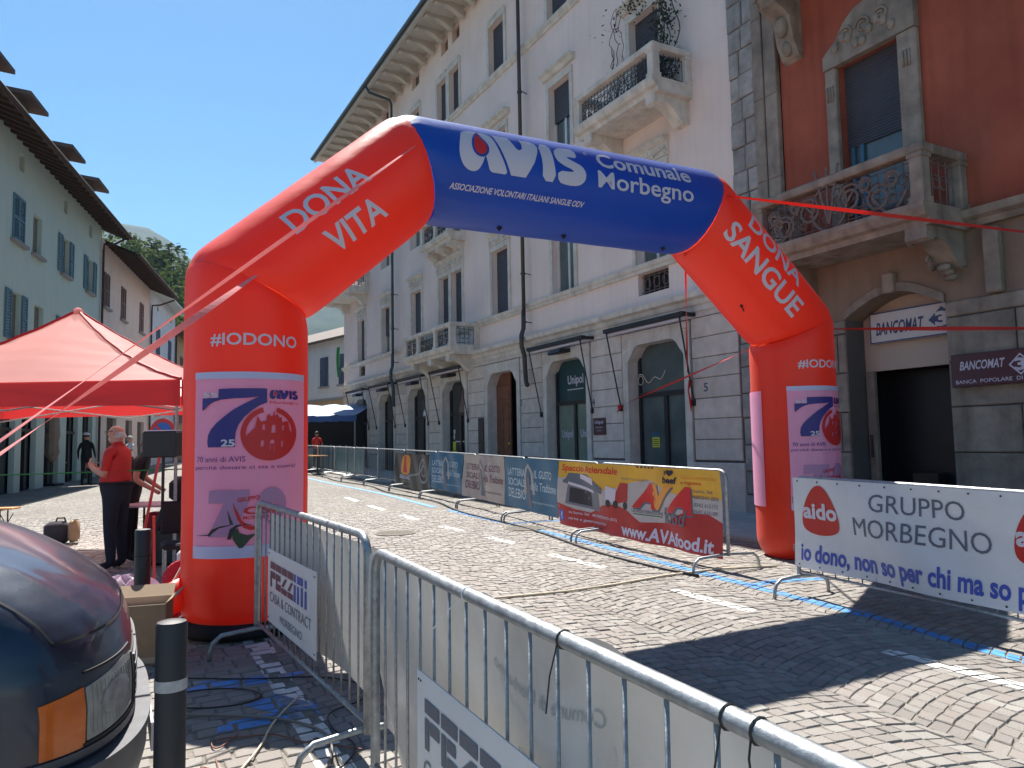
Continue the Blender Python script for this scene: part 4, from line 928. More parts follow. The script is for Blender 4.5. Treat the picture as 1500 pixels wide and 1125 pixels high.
W3 = [(2.2, 1.0, 6.9, 8.6, 'closed'), (6.0, 1.0, 6.6, 8.4, 'closed'), (2.2, 1.0, 3.6, 5.2, 'closed')]
obj('front_wall', wall(0.02, 8.0, 0, 10.6, [(u-w/2, u+w/2, a, b) for u, w, a, b, k in W3], 0, .16, -1), X['blue_wall'], H3)
for q in W3: hwindow(H3, *q, 'navy_shutter')
for u in (2.0, 6.3): k = MB(); k.tube([(u, -.02, 9.75), (u, .06, 9.75)], .16, 10); obj('round_vent', k, X['old_window'], H3)
m = MB(); m.add([(-.1, -.9, 10.25), (8.3, -.9, 10.25), (8.3, .1, 10.55), (-.1, .1, 10.55), (-.1, -.9, 10.35), (8.3, -.9, 10.35), (8.3, 5, 12.3), (-.1, 5, 12.3)], [(0, 1, 2, 3), (4, 5, 6, 7), (0, 1, 5, 4), (1, 6, 5)]); obj('roof', m, X['grey_wall'], H3, fix=True)
m = MB(); m.box(.1, 7.9, .5, .6, 0, 10.5); m.quad((8.0, 0, 0), (8.0, 9, 0), (8.0, 9, 12), (8.0, 0, 10.5)); obj('inner_wall', m, X['blue_wall'], H3); dpipe(H3, 7.95, 9.9, .9)
H4 = thing('ochre_house', 'ochre yellow house with brown shutters at the end of the left row', 'building', tuple(LP+LD*19.6), rotL)
W4 = [(2.5, 1.1, 6.2, 7.9, 'closed'), (2.5, 1.1, 3.3, 5.0, 'closed'), (6.5, 1.1, 6.2, 7.9, 'closed'), (6.5, 1.1, 3.3, 5.0, 'closed')]
obj('front_wall', wall(0.02, 12.0, 0, 9.2, [(u-w/2, u+w/2, a, b) for u, w, a, b, k in W4], 0, .16, -1), X['ochre_wall'], H4)
for q in W4: hwindow(H4, *q, 'brown_shutter')
m = MB(); m.box(.1, 11.9, .5, .6, 0, 9); m.quad((12, 0, 0), (12, 9, 0), (12, 9, 10), (12, 0, 9.2)); obj('inner_wall', m, X['ochre_wall'], H4)
m = MB(); m.add([(-.2, -.8, 9.1), (12.3, -.8, 9.1), (12.3, 5, 11.2), (-.2, 5, 11.2), (-.2, -.8, 9.0), (12.3, -.8, 9.0), (12.3, .1, 9.2), (-.2, .1, 9.2)], [(0, 1, 2, 3), (4, 5, 6, 7), (0, 1, 5, 4)]); obj('roof', m, X['tile'], H4, fix=True)
# house closing the street
EA = radians(-42.5); ED = Vector((sin(EA), cos(EA), 0)); rotE = atan2(-ED.y, -ED.x)
H5 = thing('grey_white_house', 'plain grey white house with blue shutters closing the street behind the stall', 'building', (-10.2, 44, 0), rotE)
W5 = [(-2.0, 1.0, 5.2, 7.0, 'closed'), (.3, 1.0, 5.2, 7.0, 'closed'), (-4.8, 1.0, 5.2, 7.0, 'closed'), (-7.6, 1.0, 5.2, 7.0, 'closed')]
obj('front_wall', wall(-14, 3.5, 4.45, 8.1, [(u-w/2, u+w/2, a, b) for u, w, a, b, k in W5], 0, .16, -1), X['grey_wall'], H5)
obj('ground_floor_wall', wall(-14, 3.5, 0, 4.3, [(-2.5, -.5, .3, 3.2), (-6, -4, .3, 3.2)], 0, .16, -1), X['ochre_wall'], H5)
m = MB(); m.box(-14, 3.5, -.06, .01, 4.301, 4.449); obj('string_course', m, X['sill'], H5)
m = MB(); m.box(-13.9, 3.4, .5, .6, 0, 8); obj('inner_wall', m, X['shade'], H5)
for q in W5: hwindow(H5, *q, 'navy_shutter')
m = MB(); m.add([(-14.2, -.5, 8.0), (3.6, -.5, 8.0), (3.6, 5, 10.2), (-14.2, 5, 10.2), (-14.2, -.5, 7.9), (3.6, -.5, 7.9), (3.6, .1, 8.0), (-14.2, .1, 8.0)], [(0, 1, 2, 3), (4, 5, 6, 7), (0, 1, 5, 4)]); m.quad((3.5, 0, 0), (3.5, 10, 0), (3.5, 10, 9.9), (3.5, 0, 8)); obj('roof', m, X['tile'], H5, fix=True)
# ------------------------------------------------------------------ hills
rh = random.Random(2)
def fbm(x, y):
    s = 0; a = 1; f = 1
    for k in range(5): s += a*sin(x*f*1.3+k*1.7+sin(y*f*.9+k))*cos(y*f*1.1-k*2.1+sin(x*f*.7)); a *= .52; f *= 2.03
    return s
m = MB()
def mount(a, b):
    az_ = radians(-50+62*a); r = 1500+1500*b
    t = degrees(az_)                                       # ridge profile, degrees of elevation against azimuth
    prof = [(-50, 17), (-36, 16), (-30, 15.4), (-28.5, 15.7), (-26.5, 15.6), (-25, 14.8), (-23.5, 13.5), (-20, 12.9), (-14, 13.3), (-8, 12), (12, 10)]
    e = prof[0][1]
    for (x0, y0), (x1, y1) in zip(prof, prof[1:]):
        if x0 <= t <= x1: e = y0+(y1-y0)*(t-x0)/(x1-x0)
    top = tan(radians(e))*3000*cos(0); h = top*min(1, b*1.0)**1.15*(1 if b < 1 else .9)
    x = r*sin(az_); y_ = r*cos(az_); return (x, y_, h*(.985+.015*0)+fbm(x/260, y_/260)*26*b*(1.05-b)*3+2)
m.grid(150, 60, mount)
mo = obj('mountain', m, X['mountain'], smooth=True); tag(mo, kind='structure')
m = MB()
def hillf(a, b):
    az_ = radians(-40+34*a); r = 130+150*b; t = degrees(az_)
    prof = [(-40, 15.5), (-29, 14.9), (-27.5, 14.9), (-26, 14.3), (-24.3, 13.2), (-23, 11), (-20, 8.8), (-6, 5)]
    e = prof[0][1]
    for (x0, y0), (x1, y1) in zip(prof, prof[1:]):
        if x0 <= t <= x1: e = y0+(y1-y0)*(t-x0)/(x1-x0)
    h = tan(radians(e-1.6))*280*b**1.3+EYE
    return (r*sin(az_), r*cos(az_), h-2)
m.grid(40, 20, hillf); ho = obj('wooded_hill', m, X['hill_leaf'], smooth=True); tag(ho, kind='structure')
tm = MB()
for q in range(620):
    a = rh.random(); b = rh.random()**.8; x, y_, z = hillf(a, b)
    R0 = rh.uniform(3.2, 6)*(.6+.6*b); hh = rh.uniform(.9, 1.5)
    for l in range(110):
        th = rh.uniform(0, 2*pi); ph = rh.uniform(-.3, 1.4); rr = R0*rh.uniform(.75, 1.05)
        p = Vector((x+rr*cos(th)*cos(ph), y_+rr*sin(th)*cos(ph), z+R0*.7+rr*hh*sin(ph)))
        nrm = Vector((cos(th)*cos(ph), sin(th)*cos(ph), sin(ph)))+Vector((rh.uniform(-.6, .6), rh.uniform(-.6, .6), rh.uniform(-.6, .6))); nrm.normalize()
        u = nrm.orthogonal().normalized(); v = nrm.cross(u); k = R0*rh.uniform(.09, .2)
        tm.add([p-u*k, p+v*k*.8, p+u*k, p-v*k*.8], [(0, 1, 2, 3)])
tag(obj('hillside_trees', tm, X['hill_leaf']), kind='stuff')
# ================================================================== INFLATABLE ARCH
TH = .464; AD = Vector((cos(TH), sin(TH), 0)); AN = Vector((-sin(TH), cos(TH), 0)); AB = Vector((-2.278, 6.35, G(6.35)))
RA = .504; SP = 6.473; DX = 1.482; H1_ = 2.845; H2_ = 4.149
ARCH = thing('inflatable_arch', 'big red and blue inflatable arch with AVIS Comunale Morbegno lettering across the street', 'inflatable arch')
def AP(s, z): return AB+AD*s+Vector((0, 0, z))
AJ = [AP(0, .0), AP(0, H1_), AP(DX, H2_), AP(SP-DX, H2_), AP(SP, H1_), AP(SP, 0)]
dirs = [(AJ[i+1]-AJ[i]).normalized() for i in range(5)]
Zu = Vector((0, 0, 1))
# each tube segment: frame e1 (towards the camera), e2 (outward in the arch plane)
def seg_frame(i):
    d = dirs[i]; e2 = AN.cross(d)
    if i == 0: e2 = -AD
    if i == 4: e2 = AD
    if i in (1, 2, 3): e2 = d.cross(AN); e2 = e2 if e2.z > 0 else -e2
    return d, -AN, e2
def plane_n(i):                                            # mitre plane normal at joint i
    return (dirs[i-1]+dirs[i]).normalized()
def arch_seg(name, i, m):
    A, Bq = AJ[i], AJ[i+1]; d, e1, e2 = seg_frame(i); L_ = (Bq-A).length; nphi = 96; nt_ = 60
    vs = []; 
    for j in range(nt_+1):
        t = j/nt_
        for k in range(nphi):
            ph = 2*pi*k/nphi; rad = e1*cos(ph)+e2*sin(ph); o = rad*RA
            ta = 0 if i == 0 else -(o.dot(plane_n(i)))/d.dot(plane_n(i))
            tb = L_ if i == 4 else L_-(o.dot(plane_n(i+1)))/d.dot(plane_n(i+1))
            s = ta+(tb-ta)*t; da = max(0, s-ta); db = max(0, tb-s)
            sh = 1.0; out = max(0, sin(ph))
            for dd, en in ((da, i > 0), (db, i < 4)):
                if en:
                    sh -= .05*exp(-(dd/.05)**1)            # pinched seam
                    sh -= .055*out**2*exp(-(dd/.07)**1.5)       # rounded outer corner
            if i == 0 and da < .12: sh -= .10*(1-da/.12)**2
            if i == 4 and db < .3: sh -= .42*(1-sqrt(max(0, 1-((.3-db)/.3)**2)))
            sh += (.006*sin(s*9+ph*3)+.004*sin(ph*23+s*4)+.0035*sin(ph*41-s*7))*((exp(-da/.13) if i > 0 else 0)+(exp(-db/.13) if i < 4 else 0))+.0015*sin(s*14+3*sin(ph*2))
            vs.append(A+d*s+rad*(RA*sh))
    fs = [(j*nphi+k, j*nphi+(k+1) % nphi, (j+1)*nphi+(k+1) % nphi, (j+1)*nphi+k) for j in range(nt_) for k in range(nphi)]
    if i == 0: fs.append(tuple(range(nphi)))
    if i == 4: fs.append(tuple(nt_*nphi+k for k in range(nphi)))
    mb = MB(); mb.add(vs, fs); o = obj(name, mb, X[m], ARCH, smooth=True); return o
# the left leg starts a little above ground on a dark ballast bag; keep the frame of each leg
AJ[0] = AP(0, .1)
arch_seg('leg_section', 0, 'red_fab'); arch_seg('diagonal_section', 1, 'red_fab'); arch_seg('top_beam', 2, 'blue_fab'); arch_seg('diagonal_section', 3, 'red_fab'); arch_seg('leg_section', 4, 'red_fab')
def Sseg(i):                                               # surface map: a along axis from the joint, b round the tube
    A = AJ[i]; d, e1, e2 = seg_frame(i)
    return lambda a, b, o: A+d*a+(e1*cos(b/RA)+e2*sin(b/RA))*(RA+o)
def Sleg(s):                                               # a = round the leg to the right, b = height
    A = AP(s, 0); return lambda a, b, o: A+Zu*b+(-AN*cos(a/RA)+AD*sin(a/RA))*(RA+o)
def Slegb(s):
    A = AP(s, 0); return lambda a, b, o: A+Zu*b+(AN*cos(a/RA)-AD*sin(a/RA))*(RA+o)
BM = Sseg(2); PW = X['print_white']; st = .04; OF = .007
# AVIS logo shapes in a unit frame
LA_ = chaikin([(.17, 1), (.5, 1.0), (.42, .86), (.42, .72), (.5, .58), (.62, .5), (.66, .4), (.75, .12), (1.2, .1), (1.02, .54), (.84, 1.0), (.56, 1.0), (.5, .995), (.3, .998)][:0] or [(.14, 1), (.84, 1), (.93, .78), (1.03, .5), (1.12, .3), (1.2, .1), (.98, .1), (.75, .1), (.7, .25), (.64, .45), (.58, .28), (.48, .12), (.36, .06), (.2, .08), (.07, .18), (0, .36), (.01, .55), (.06, .75)], 2)
drop = chaikin([(.5, .98), (.55, .82), (.67, .7), (.7, .56), (.62, .45), (.5, .42), (.4, .48), (.37, .6), (.4, .76)], 2)
dropb = chaikin([(.52, 1.04), (.6, .84), (.73, .71), (.755, .54), (.65, .4), (.5, .37), (.36, .44), (.315, .6), (.35, .79)], 2)
LV = [(.9, 1), (1.3, 1), (1.36, .9), (1.46, .72), (1.53, .68), (1.62, .74), (1.63, .88), (1.6, 1), (1.9, 1), (2.0, .96), (2.05, .86), (2.02, .72), (1.9, .45), (1.66, .1), (1.28, .1), (1.1, .5)]
LI = chaikin([(2.08, 1), (2.4, 1), (2.42, .7), (2.47, .1), (2.1, .1), (2.12, .5)], 1)
LS = chaikin([(3.1, 1), (2.8, 1.0), (2.58, .95), (2.47, .8), (2.52, .6), (2.7, .5), (2.95, .43), (2.96, .38), (2.52, .37), (2.53, .12), (2.8, .08), (3.1, .1), (3.28, .22), (3.32, .4), (3.22, .56), (3.0, .64), (2.82, .71), (2.83, .75), (3.12, .74)], 1)
def tr(pts, x, y, w, h, W=3.32): return [(x+p[0]/W*w, y+(p[1]-.06)/.94*h) for p in pts]
def avis(fn, x, y, w, h, m, mb_, par, off, step):
    o = decal('lettering', join2(*[poly2(tr(p, x, y, w, h)) for p in (LA_, LV, LI, LS)]), fn, off, m, par, step)
    decal('drop_outline', poly2(tr(dropb, x, y, w, h)), fn, off+.003, mb_, par, step); decal('blood_drop', poly2(tr(drop, x, y, w, h)), fn, off+.006, X['red_print'], par, step)
avis(BM, .31, -.115, 1.39, .44, PW, X['blue_fab'], ARCH, OF, st)
decal('lettering', T('Comunale', 1.86, .15, 1.22, .2, .022), BM, OF, PW, ARCH, st)
decal('lettering', T('Morbegno', 1.84, -.13, 1.24, .235, .013), BM, OF, PW, ARCH, st)
decal('lettering', T('ASSOCIAZIONE VOLONTARI ITALIANI SANGUE ODV', .235, -.3, 1.47, .062, .02, .25), BM, OF, PW, ARCH, st)
decal('registered_mark', T('®', 1.72, .28, .045, .05, .005), BM, OF, PW, ARCH, st)
LDs = Sseg(1); RDs = Sseg(3)
decal('lettering', T('DONA', .51, .09, .86, .225, .022), LDs, OF, PW, ARCH, st); decal('lettering', T('VITA', .68, -.235, .62, .22, .022), LDs, OF, PW, ARCH, st)
decal('lettering', T('DONA', .42, .05, 1.0, .235, .022), RDs, OF, PW, ARCH, st); decal('lettering', T('SANGUE', .25, -.27, 1.36, .24, .022), RDs, OF, PW, ARCH, st)
def leg_print(s, fn):
    decal('lettering', T('#IODONO', -.35, 2.3, .72, .108, .02), fn, OF, PW, ARCH, st)
    z0, z1 = .64, 2.09
    mb = MB(); mb.grid(30, 34, lambda a, b: fn(-.485+.965*a+(.0 if b > .3 else (.3-b)*-.03), z0+(z1-z0)*b, .010+.004*sin(a*17+b*3)*(1-b)+.003*sin(a*31+2))); p = obj('printed_panel', mb, X['panel'], ARCH, smooth=True)
    for (za, zb) in ((z1-.05, z1+.005), (z0-.005, z0+.09)):
        mb = MB(); mb.grid(30, 3, lambda a, b: fn(-.487+.969*a, za+(zb-za)*b, .0155+.003*sin(a*17))); obj('hem', mb, X['panel_hem'], p, smooth=True)
    o = .019
    Z = lambda x, y: (-.445+(x-50)/1090*.93 if 0 else (x-595)/1090*.93*1.0, 2.09-(y-45)/7.03/183*1.0)
    def q(pts):                                            # measured picture coordinates of the print -> metres on the cloth
        r = []
        for x, y in pts: r.append((RA*asin(max(-.97, min(.97, (x-600)/636))), 2.09-(y-60)*.000785))
        return r
    seven = q([(275, 228), (400, 224), (550, 222), (710, 222), (712, 365), (640, 395), (570, 445), (500, 515), (450, 590), (425, 670), (420, 740), (420, 812), (300, 812), (190, 812), (184, 760), (190, 690), (215, 630), (260, 570), (330, 500), (400, 440), (470, 395), (560, 345), (635, 305), (520, 320), (400, 325), (300, 335), (240, 355), (195, 385), (150, 440), (140, 440), (140, 380), (140, 318), (200, 318), (275, 318)])
    decal('seven', poly2(seven), fn, o, X['navy'], p, st)
    cx, cy, ro, ri = 742, 682, 275, 225
    ring = [(cx+ro*cos(t), cy-ro*sin(t)) for t in [radians(68+(472-68*2+0-0-0)*k/60) if 0 else radians(105+330*k/60) for k in range(61)]]
    ring2 = [(cx+ri*cos(t), cy-ri*sin(t)) for t in [radians(105+330*k/60) for k in range(61)]][::-1]
    decal('ring', poly2(q(ring+ring2)), fn, o, X['red_print'], p, st)
    low = [(cx+(ri+2)*cos(t), cy-(ri+2)*sin(t)) for t in [radians(188+164*k/30) for k in range(31)]]
    sky_ = [(960, 680), (940, 640), (925, 560), (900, 555), (860, 570), (855, 510), (830, 520), (815, 480), (790, 500), (784, 440), (770, 500), (745, 505), (738, 480), (710, 500), (705, 550), (650, 560), (622, 500), (612, 560), (600, 620), (560, 660), (530, 690)]
    wins_ = [[(670, 590), (692, 590), (692, 645), (665, 645)], [(760, 600), (778, 588), (797, 600), (797, 675), (752, 675)], [(863, 597), (882, 597), (880, 650), (858, 650)], [(655, 752), (683, 752), (683, 812), (652, 812)], [(852, 757), (872, 757), (872, 815), (850, 815)], [(740, 860), (740, 765), (766, 735), (790, 765), (787, 860), (778, 860), (778, 780), (750, 780), (750, 860)]]
    decal('church_print', poly2(q(low+sky_), [q(w_) for w_ in wins_]), fn, o+.002, X['red_print'], p, st)
    def tq(s_, x0, y0, x1, y1, bo, m_, sh=0):              # text between picture corners
        (a0, b0), (a1, b1) = q([(x0, y0), (x1, y1)]); decal('lettering', T(s_, a0, b0, a1-a0, b1-b0, bo, sh), fn, o+.003, X[m_], p, st)
    tq('55', 150, 315, 272, 262, .03, 'print_white'); tq('25', 300, 808, 420, 735, .03, 'print_white')
    (a0, b0), (a1, b1) = q([(735, 330), (1035, 235)]); avis(fn, a0, b0, a1-a0, b1-b0, X['navy'], X['panel'], p, o, st)
    tq('Morbegno', 738, 385, 1035, 350, .0, 'red_print'); tq('70 anni di AVIS', 105, 960, 515, 905, .0, 'navy'); tq('perché donare ci sta a cuore!', 95, 1045, 1000, 995, .0, 'navy')
    # lower emblem
    yo = 1125-20
    def q2(pts): return q([(x, y+yo-70) for x, y in pts])
    decal('faint_seventy', join2(poly2(q2([(205, 210), (555, 205), (552, 330), (400, 665), (200, 665), (330, 335), (200, 335)])), poly2(q2([(770+130*cos(t)*1.05, 360-170*sin(t)) for t in [2*pi*k/26 for k in range(26)]]), [q2([(775+50*cos(t), 470-130*sin(t)) for t in [2*pi*k/18 for k in range(18)]])])), fn, o, X['lilac_print'], p, st)
    decal('red_swoosh', poly2(q2([(405, 330), (425, 420), (450, 500), (500, 580), (570, 610), (620, 600), (600, 570), (540, 555), (490, 510), (455, 430)])), fn, o+.002, X['red_print'], p, st)
    decal('green_swoosh', poly2(q2([(450, 580), (470, 630), (540, 655), (625, 640), (560, 700), (500, 775), (465, 780), (440, 740), (410, 690), (400, 620)])), fn, o+.002, X['green_print'], p, st)
    decal('wing_outline', poly2(q2([(360, 690), (385, 590), (440, 550), (520, 540), (600, 560), (525, 550), (450, 570), (410, 620), (395, 690)])), fn, o+.002, X['black_print'], p, st)
    decal('tail_outline', poly2(q2([(95, 655), (200, 640), (230, 590), (300, 560), (400, 545), (380, 555), (290, 580), (235, 630), (215, 660), (200, 652)])), fn, o+.002, X['black_print'], p, st)
    decal('fin', poly2(q2([(358, 395), (415, 545), (385, 548)])), fn, o+.002, X['green_print'], p, st)
    decal('lettering', rot2(T('GRUPPO', *q2([(450, 330)])[0], .16, .035, .02), .12, *q2([(450, 330)])[0]), fn, o+.003, X['red_print'], p, st)
    def tq2(s_, x0, y0, x1, y1, bo):
        (a0, b0), (a1, b1) = q2([(x0, y0), (x1, y1)]); decal('lettering', T(s_, a0, b0, a1-a0, b1-b0, bo), fn, o+.003, X['red_print'], p, st)
    tq2('CSI', 500, 450, 800, 375, .03); tq2('MORBEGNO', 500, 500, 800, 465, .01)
leg_print(0, Sleg(0)); leg_print(SP, Sleg(SP))
mb = MB(); fnb = Slegb(SP); mb.grid(24, 20, lambda a, b: fnb(-.2+.97*a, .66+1.4*b, .012)); obj('printed_panel', mb, X['panel'], ARCH, smooth=True)
mb = MB(); 
mb.lathe([(.02, 0), (.5, 0), (.56, .05), (.52, .11), (.3, .14)], 30, tuple(AP(0, 0)+Vector((0, 0, .0)))); obj('ballast_bag', mb, X['black_cloth'], ARCH, smooth=True)
mb = MB(); mb.lathe([(.02, 0), (.36, 0), (.42, .04), (.36, .09), (.02, .09)], 26, tuple(AP(SP, 0))); obj('ballast_bag', mb, X['black_cloth'], ARCH, smooth=True)
for a in (.02, .9, 1.65, 2.95, 3.5):                       # black loops along the underside of the beam
    mb = MB(); c = BM(a, -RA*pi/2*.86, .0); mb.tube([c+AD*(-.02), c+Vector((0, 0, -.03)), c+AD*.02], .014, 6); mb.sphere(tuple(c), .022, 8, 5); obj('loop', mb, X['black_cloth'], ARCH)
mb = MB(); c = RDs(1.12, -.62, 0); mb.sphere(tuple(c), .02, 7, 5); mb.tube([c, c+Vector((.02, -.02, -.07))], .008, 5); obj('loop', mb, X['black_cloth'], ARCH)
mb = MB(); fl = Sleg(0)                                   # inflation sleeve lying by the left leg
p0 = fl(-.75, .34, -.05); mb.tube([p0, p0+Vector((-.12, .0, -.05)), p0+Vector((-.3, .02, -.17)), p0+Vector((-.42, .05, -.27)), p0+Vector((-.6, .1, -.3))], .1, 10, rs=[.13, .13, .11, .08, .05]); obj('inflation_sleeve', mb, X['red_fab'], ARCH, smooth=True)
# ------------------------------------------------------------------ straps
def ribbon(name, pts, w, m, label, cat='strap', tw=0., group=None, sag=0.):
    P = [Vector(p) for p in pts]; mb = MB(); n = 40; vs = []
    a, b = P[0], P[-1]; d = (b-a).normalized(); s = d.cross(Zu).normalized(); v0 = s.cross(d)
    for k in range(n+1):
        t = k/n; p = a+(b-a)*t-Zu*sag*4*t*(1-t); ang = tw*t*pi; q = (s*cos(ang)+v0*sin(ang))*w/2; vs += [p-q, p+q]
    fs = [(2*k, 2*k+1, 2*k+3, 2*k+2) for k in range(n)]; mb.add(vs, fs)
    o = obj(name, mb, X[m]); md = o.modifiers.new('thickness', 'SOLIDIFY'); md.thickness = .002; return tag(o, label, cat, group)
p = LDs(1.9, .105, .012); q_ = Vector((-1.95, 2.2, 1.56)) 
ribbon('guy_strap', [p, Vector((-2.6, 3.72, 1.63))], .028, 'pink_strap', 'long pinkish strap crossing the DONA lettering of the arch', tw=1.1)
p = Sleg(0)(-.0, 2.88, .01)
ribbon('guy_strap', [p, Vector((-2.62, 3.72, 1.55))], .045, 'pink_strap', 'wide red strap from the left knee of the arch down over the canopy roof', tw=1.0)
p = RDs(.0, .09, .01); fw = lambda u, n, z: FP+FD*u+FN*n+Zu*z
ribbon('guy_strap', [p, Vector((6.72, 8.87, 3.97))], .045, 'red_strap', 'red strap running right from the upper right corner of the arch past the carved balcony', tw=.8)
p = AJ[4]+AD*RA*.88-AN*.2
ribbon('guy_strap', [p, Vector((6.6, 9.05, 2.87))], .05, 'red_strap', 'red strap running right from the right knee of the arch across the BANCOMAT sign', tw=.8)
p = AJ[4]-AD*RA*.95+Zu*(-.2)
ribbon('guy_strap', [p, fw(3.28, .12, 2.36)], .032, 'red_strap', 'red strap from the right arch knee to the left arm of the nearest awning', tw=1.2)
p = BM(3.3, -.72, .01)
ribbon('guy_strap', [p, fw(1.06, .12, 2.9)], .03, 'red_strap', 'thin red strap from the blue beam to the right arm of the nearest awning', tw=1.4)
mb = MB(); c = fw(1.0, .14, 2.6)
for k in range(3): mb.tube([c+Vector((.03*k, 0, .15)), c+Vector((-.03, -.02, -.05)), c+Vector((.02, 0, -.3-.08*k)), c+Vector((.05, 0, -.1))], .014, 5)
tag(obj('strap_knot', mb, X['red_strap']), 'knotted red strap ends dangling on the right arm of the nearest awning', 'strap')
mb = MB(); c = fw(3.3, .13, 2.33); mb.sphere(tuple(c), .055, 8, 6); mb.tube([c, c+Vector((-.06, 0, -.12))], .014, 5)
tag(obj('strap_knot', mb, X['red_strap']), 'small red knot at the foot of the left arm of the nearest awning', 'strap')
# cream cord across the road
mb = MB(); pts = [(-.5, 7.0), (-.2, 7.16), (.5, 7.4), (1, 7.67), (1.6, 8.08), (2.24, 8.39), (2.6, 8.46), (2.95, 8.5)]
mb.tube([(x, y, G(y)+.012) for x, y in pts], .012, 6); tag(obj('ground_cord', mb, X['cord'], smooth=True), 'cream cord lying across the cobbled road towards the right leg of the arch', 'cord')

# ================================================================== BARRIERS
def barrier(p0, p1, label, m='galv', bars=18, group=None, ends=(True, True), feet=1, foot=.33, H=1.1):
    p0 = Vector(p0); p1 = Vector(p1); L_ = (p1-p0).length; t = thing('crowd_barrier', label, 'barrier', (p0.x, p0.y, G(p0.y)), atan2(p1.y-p0.y, p1.x-p0.x), group)
    t.rotation_euler.y = -atan2(G(p1.y)-G(p0.y), L_)
    zb = .22; r = .1; mb = MB()
    pts = [(0, 0, .17)]+[(0, 0, zb), (0, 0, H-r)]+[(r-r*cos(k*pi/12), 0, H-r+r*sin(k*pi/12)) for k in range(1, 6)]+[(r, 0, H), (L_-r, 0, H)]+[(L_-r+r*sin(k*pi/12), 0, H-r+r*cos(k*pi/12)) for k in range(1, 6)]+[(L_, 0, H-r), (L_, 0, .17)]
    mb.tube(pts, .0205, 12); mb.tube([(0, 0, zb), (L_, 0, zb)], .0125, 8)
    obj('frame', mb, X[m], t, smooth=True)
    bm_ = MB(); bm_.tube([(0, 0, zb), (0, 0, H)], .0058, 6); me = bm_.mesh('upright_bar', X[m], True)
    for k in range(1, bars+1): obj('upright_bar', me, None, t, loc=(L_*k/(bars+1), 0, 0))
    fm = MB(); fm.tube([(0, -foot, 0), (0, -foot, .06), (0, -foot+.02, .12), (0, -foot+.08, .165), (0, 0, .185), (0, foot-.08, .165), (0, foot-.02, .12), (0, foot, .06), (0, foot, 0)], .0165, 8); fme = fm.mesh('foot', X[m], True)
    for x in (.0, L_): obj('foot', fme, None, t, loc=(x+(.03 if x == 0 else -.03), 0, 0))
    hm = MB(); hm.tube([(-.05, 0, .4), (-.05, 0, .46), (-.02, 0, .47)], .006, 5); hm.tube([(-.05, 0, .85), (-.05, 0, .91), (-.02, 0, .92)], .006, 5); obj('hook', hm, X[m], t)
    return t
F1 = barrier((-1.92, 5.59), (-.72, 3.645), 'galvanised crowd barrier right of the left arch leg, PEZZINI board tied to it', bars=17)
F2 = barrier((-.60, 3.2), (.53, .99), 'nearest galvanised crowd barrier running out of the bottom of the picture', bars=17)
def wavy(amp, seed):
    r = random.Random(seed); ks = [(r.uniform(3, 9), r.uniform(2, 7), r.uniform(0, 6), r.uniform(.3, 1)) for _ in range(6)]
    return lambda x, z: amp*sum(w_*sin(kx*x+kz*z+ph) for kx, kz, ph, w_ in ks)/2
def banner_on(t, x0, x1, z0, z1, y, m, label, cat='banner', name='banner', amp=.012, seed=1, nx=46, nz=18, topf=None, group=None, sgn=-1):
    """cloth in the barrier's own frame, but a thing of its own; returns (thing, surface map)"""
    b = thing(name, label, cat, tuple(t.location), t.rotation_euler.z, group); b.rotation_euler.y = t.rotation_euler.y
    wv = wavy(amp, seed)
    def fn(x, z, o): 
        zz = (z-z0)/(z1-z0); return (x, y+sgn*(abs(amp)*.9+wv(x, z)*min(1, 1.3-zz)+o), z+(topf(x)*zz if topf else 0))
    mb = MB(); mb.grid(nx, nz, lambda a, c: fn(x0+(x1-x0)*a, z0+(z1-z0)*c, 0)); obj('cloth', mb, X[m], b, smooth=True); return b, fn
def bul(x): return .06*exp(-((x-.55)/.3)**2)+.05*exp(-((x-1.35)/.25)**2)
b, f = banner_on(F1, .2, 2.3, .3, 1.03, .03, 'sheet', 'pale translucent sheet hung behind the barrier beside the left arch leg', amp=.04, seed=4, sgn=1)
b, f = banner_on(F2, -.32, 2.4, .25, 1.04, .035, 'sheet', 'white translucent sheet with mirrored lettering hung behind the nearest barrier', amp=.045, seed=8, topf=lambda x: .05*exp(-((x-.95)/.12)**2)+.06*exp(-((x-1.6)/.16)**2)+.0*x, sgn=1)
decal('lettering', mirror(T('Comune di Morbegno', -1.62, .84, .62, .05, .0)), f, .004, X['sheet_text'], b, .05); decal('lettering', mirror(T('Comune di Morbegno', -1.62, .84, .62, .05, .0)), f, -.004, X['sheet_text'], b, .05)
decal('lettering', mirror(T('provincia di Sondrio', -1.75, .66, .6, .05, .0)), f, -.004, X['sheet_text'], b, .05)
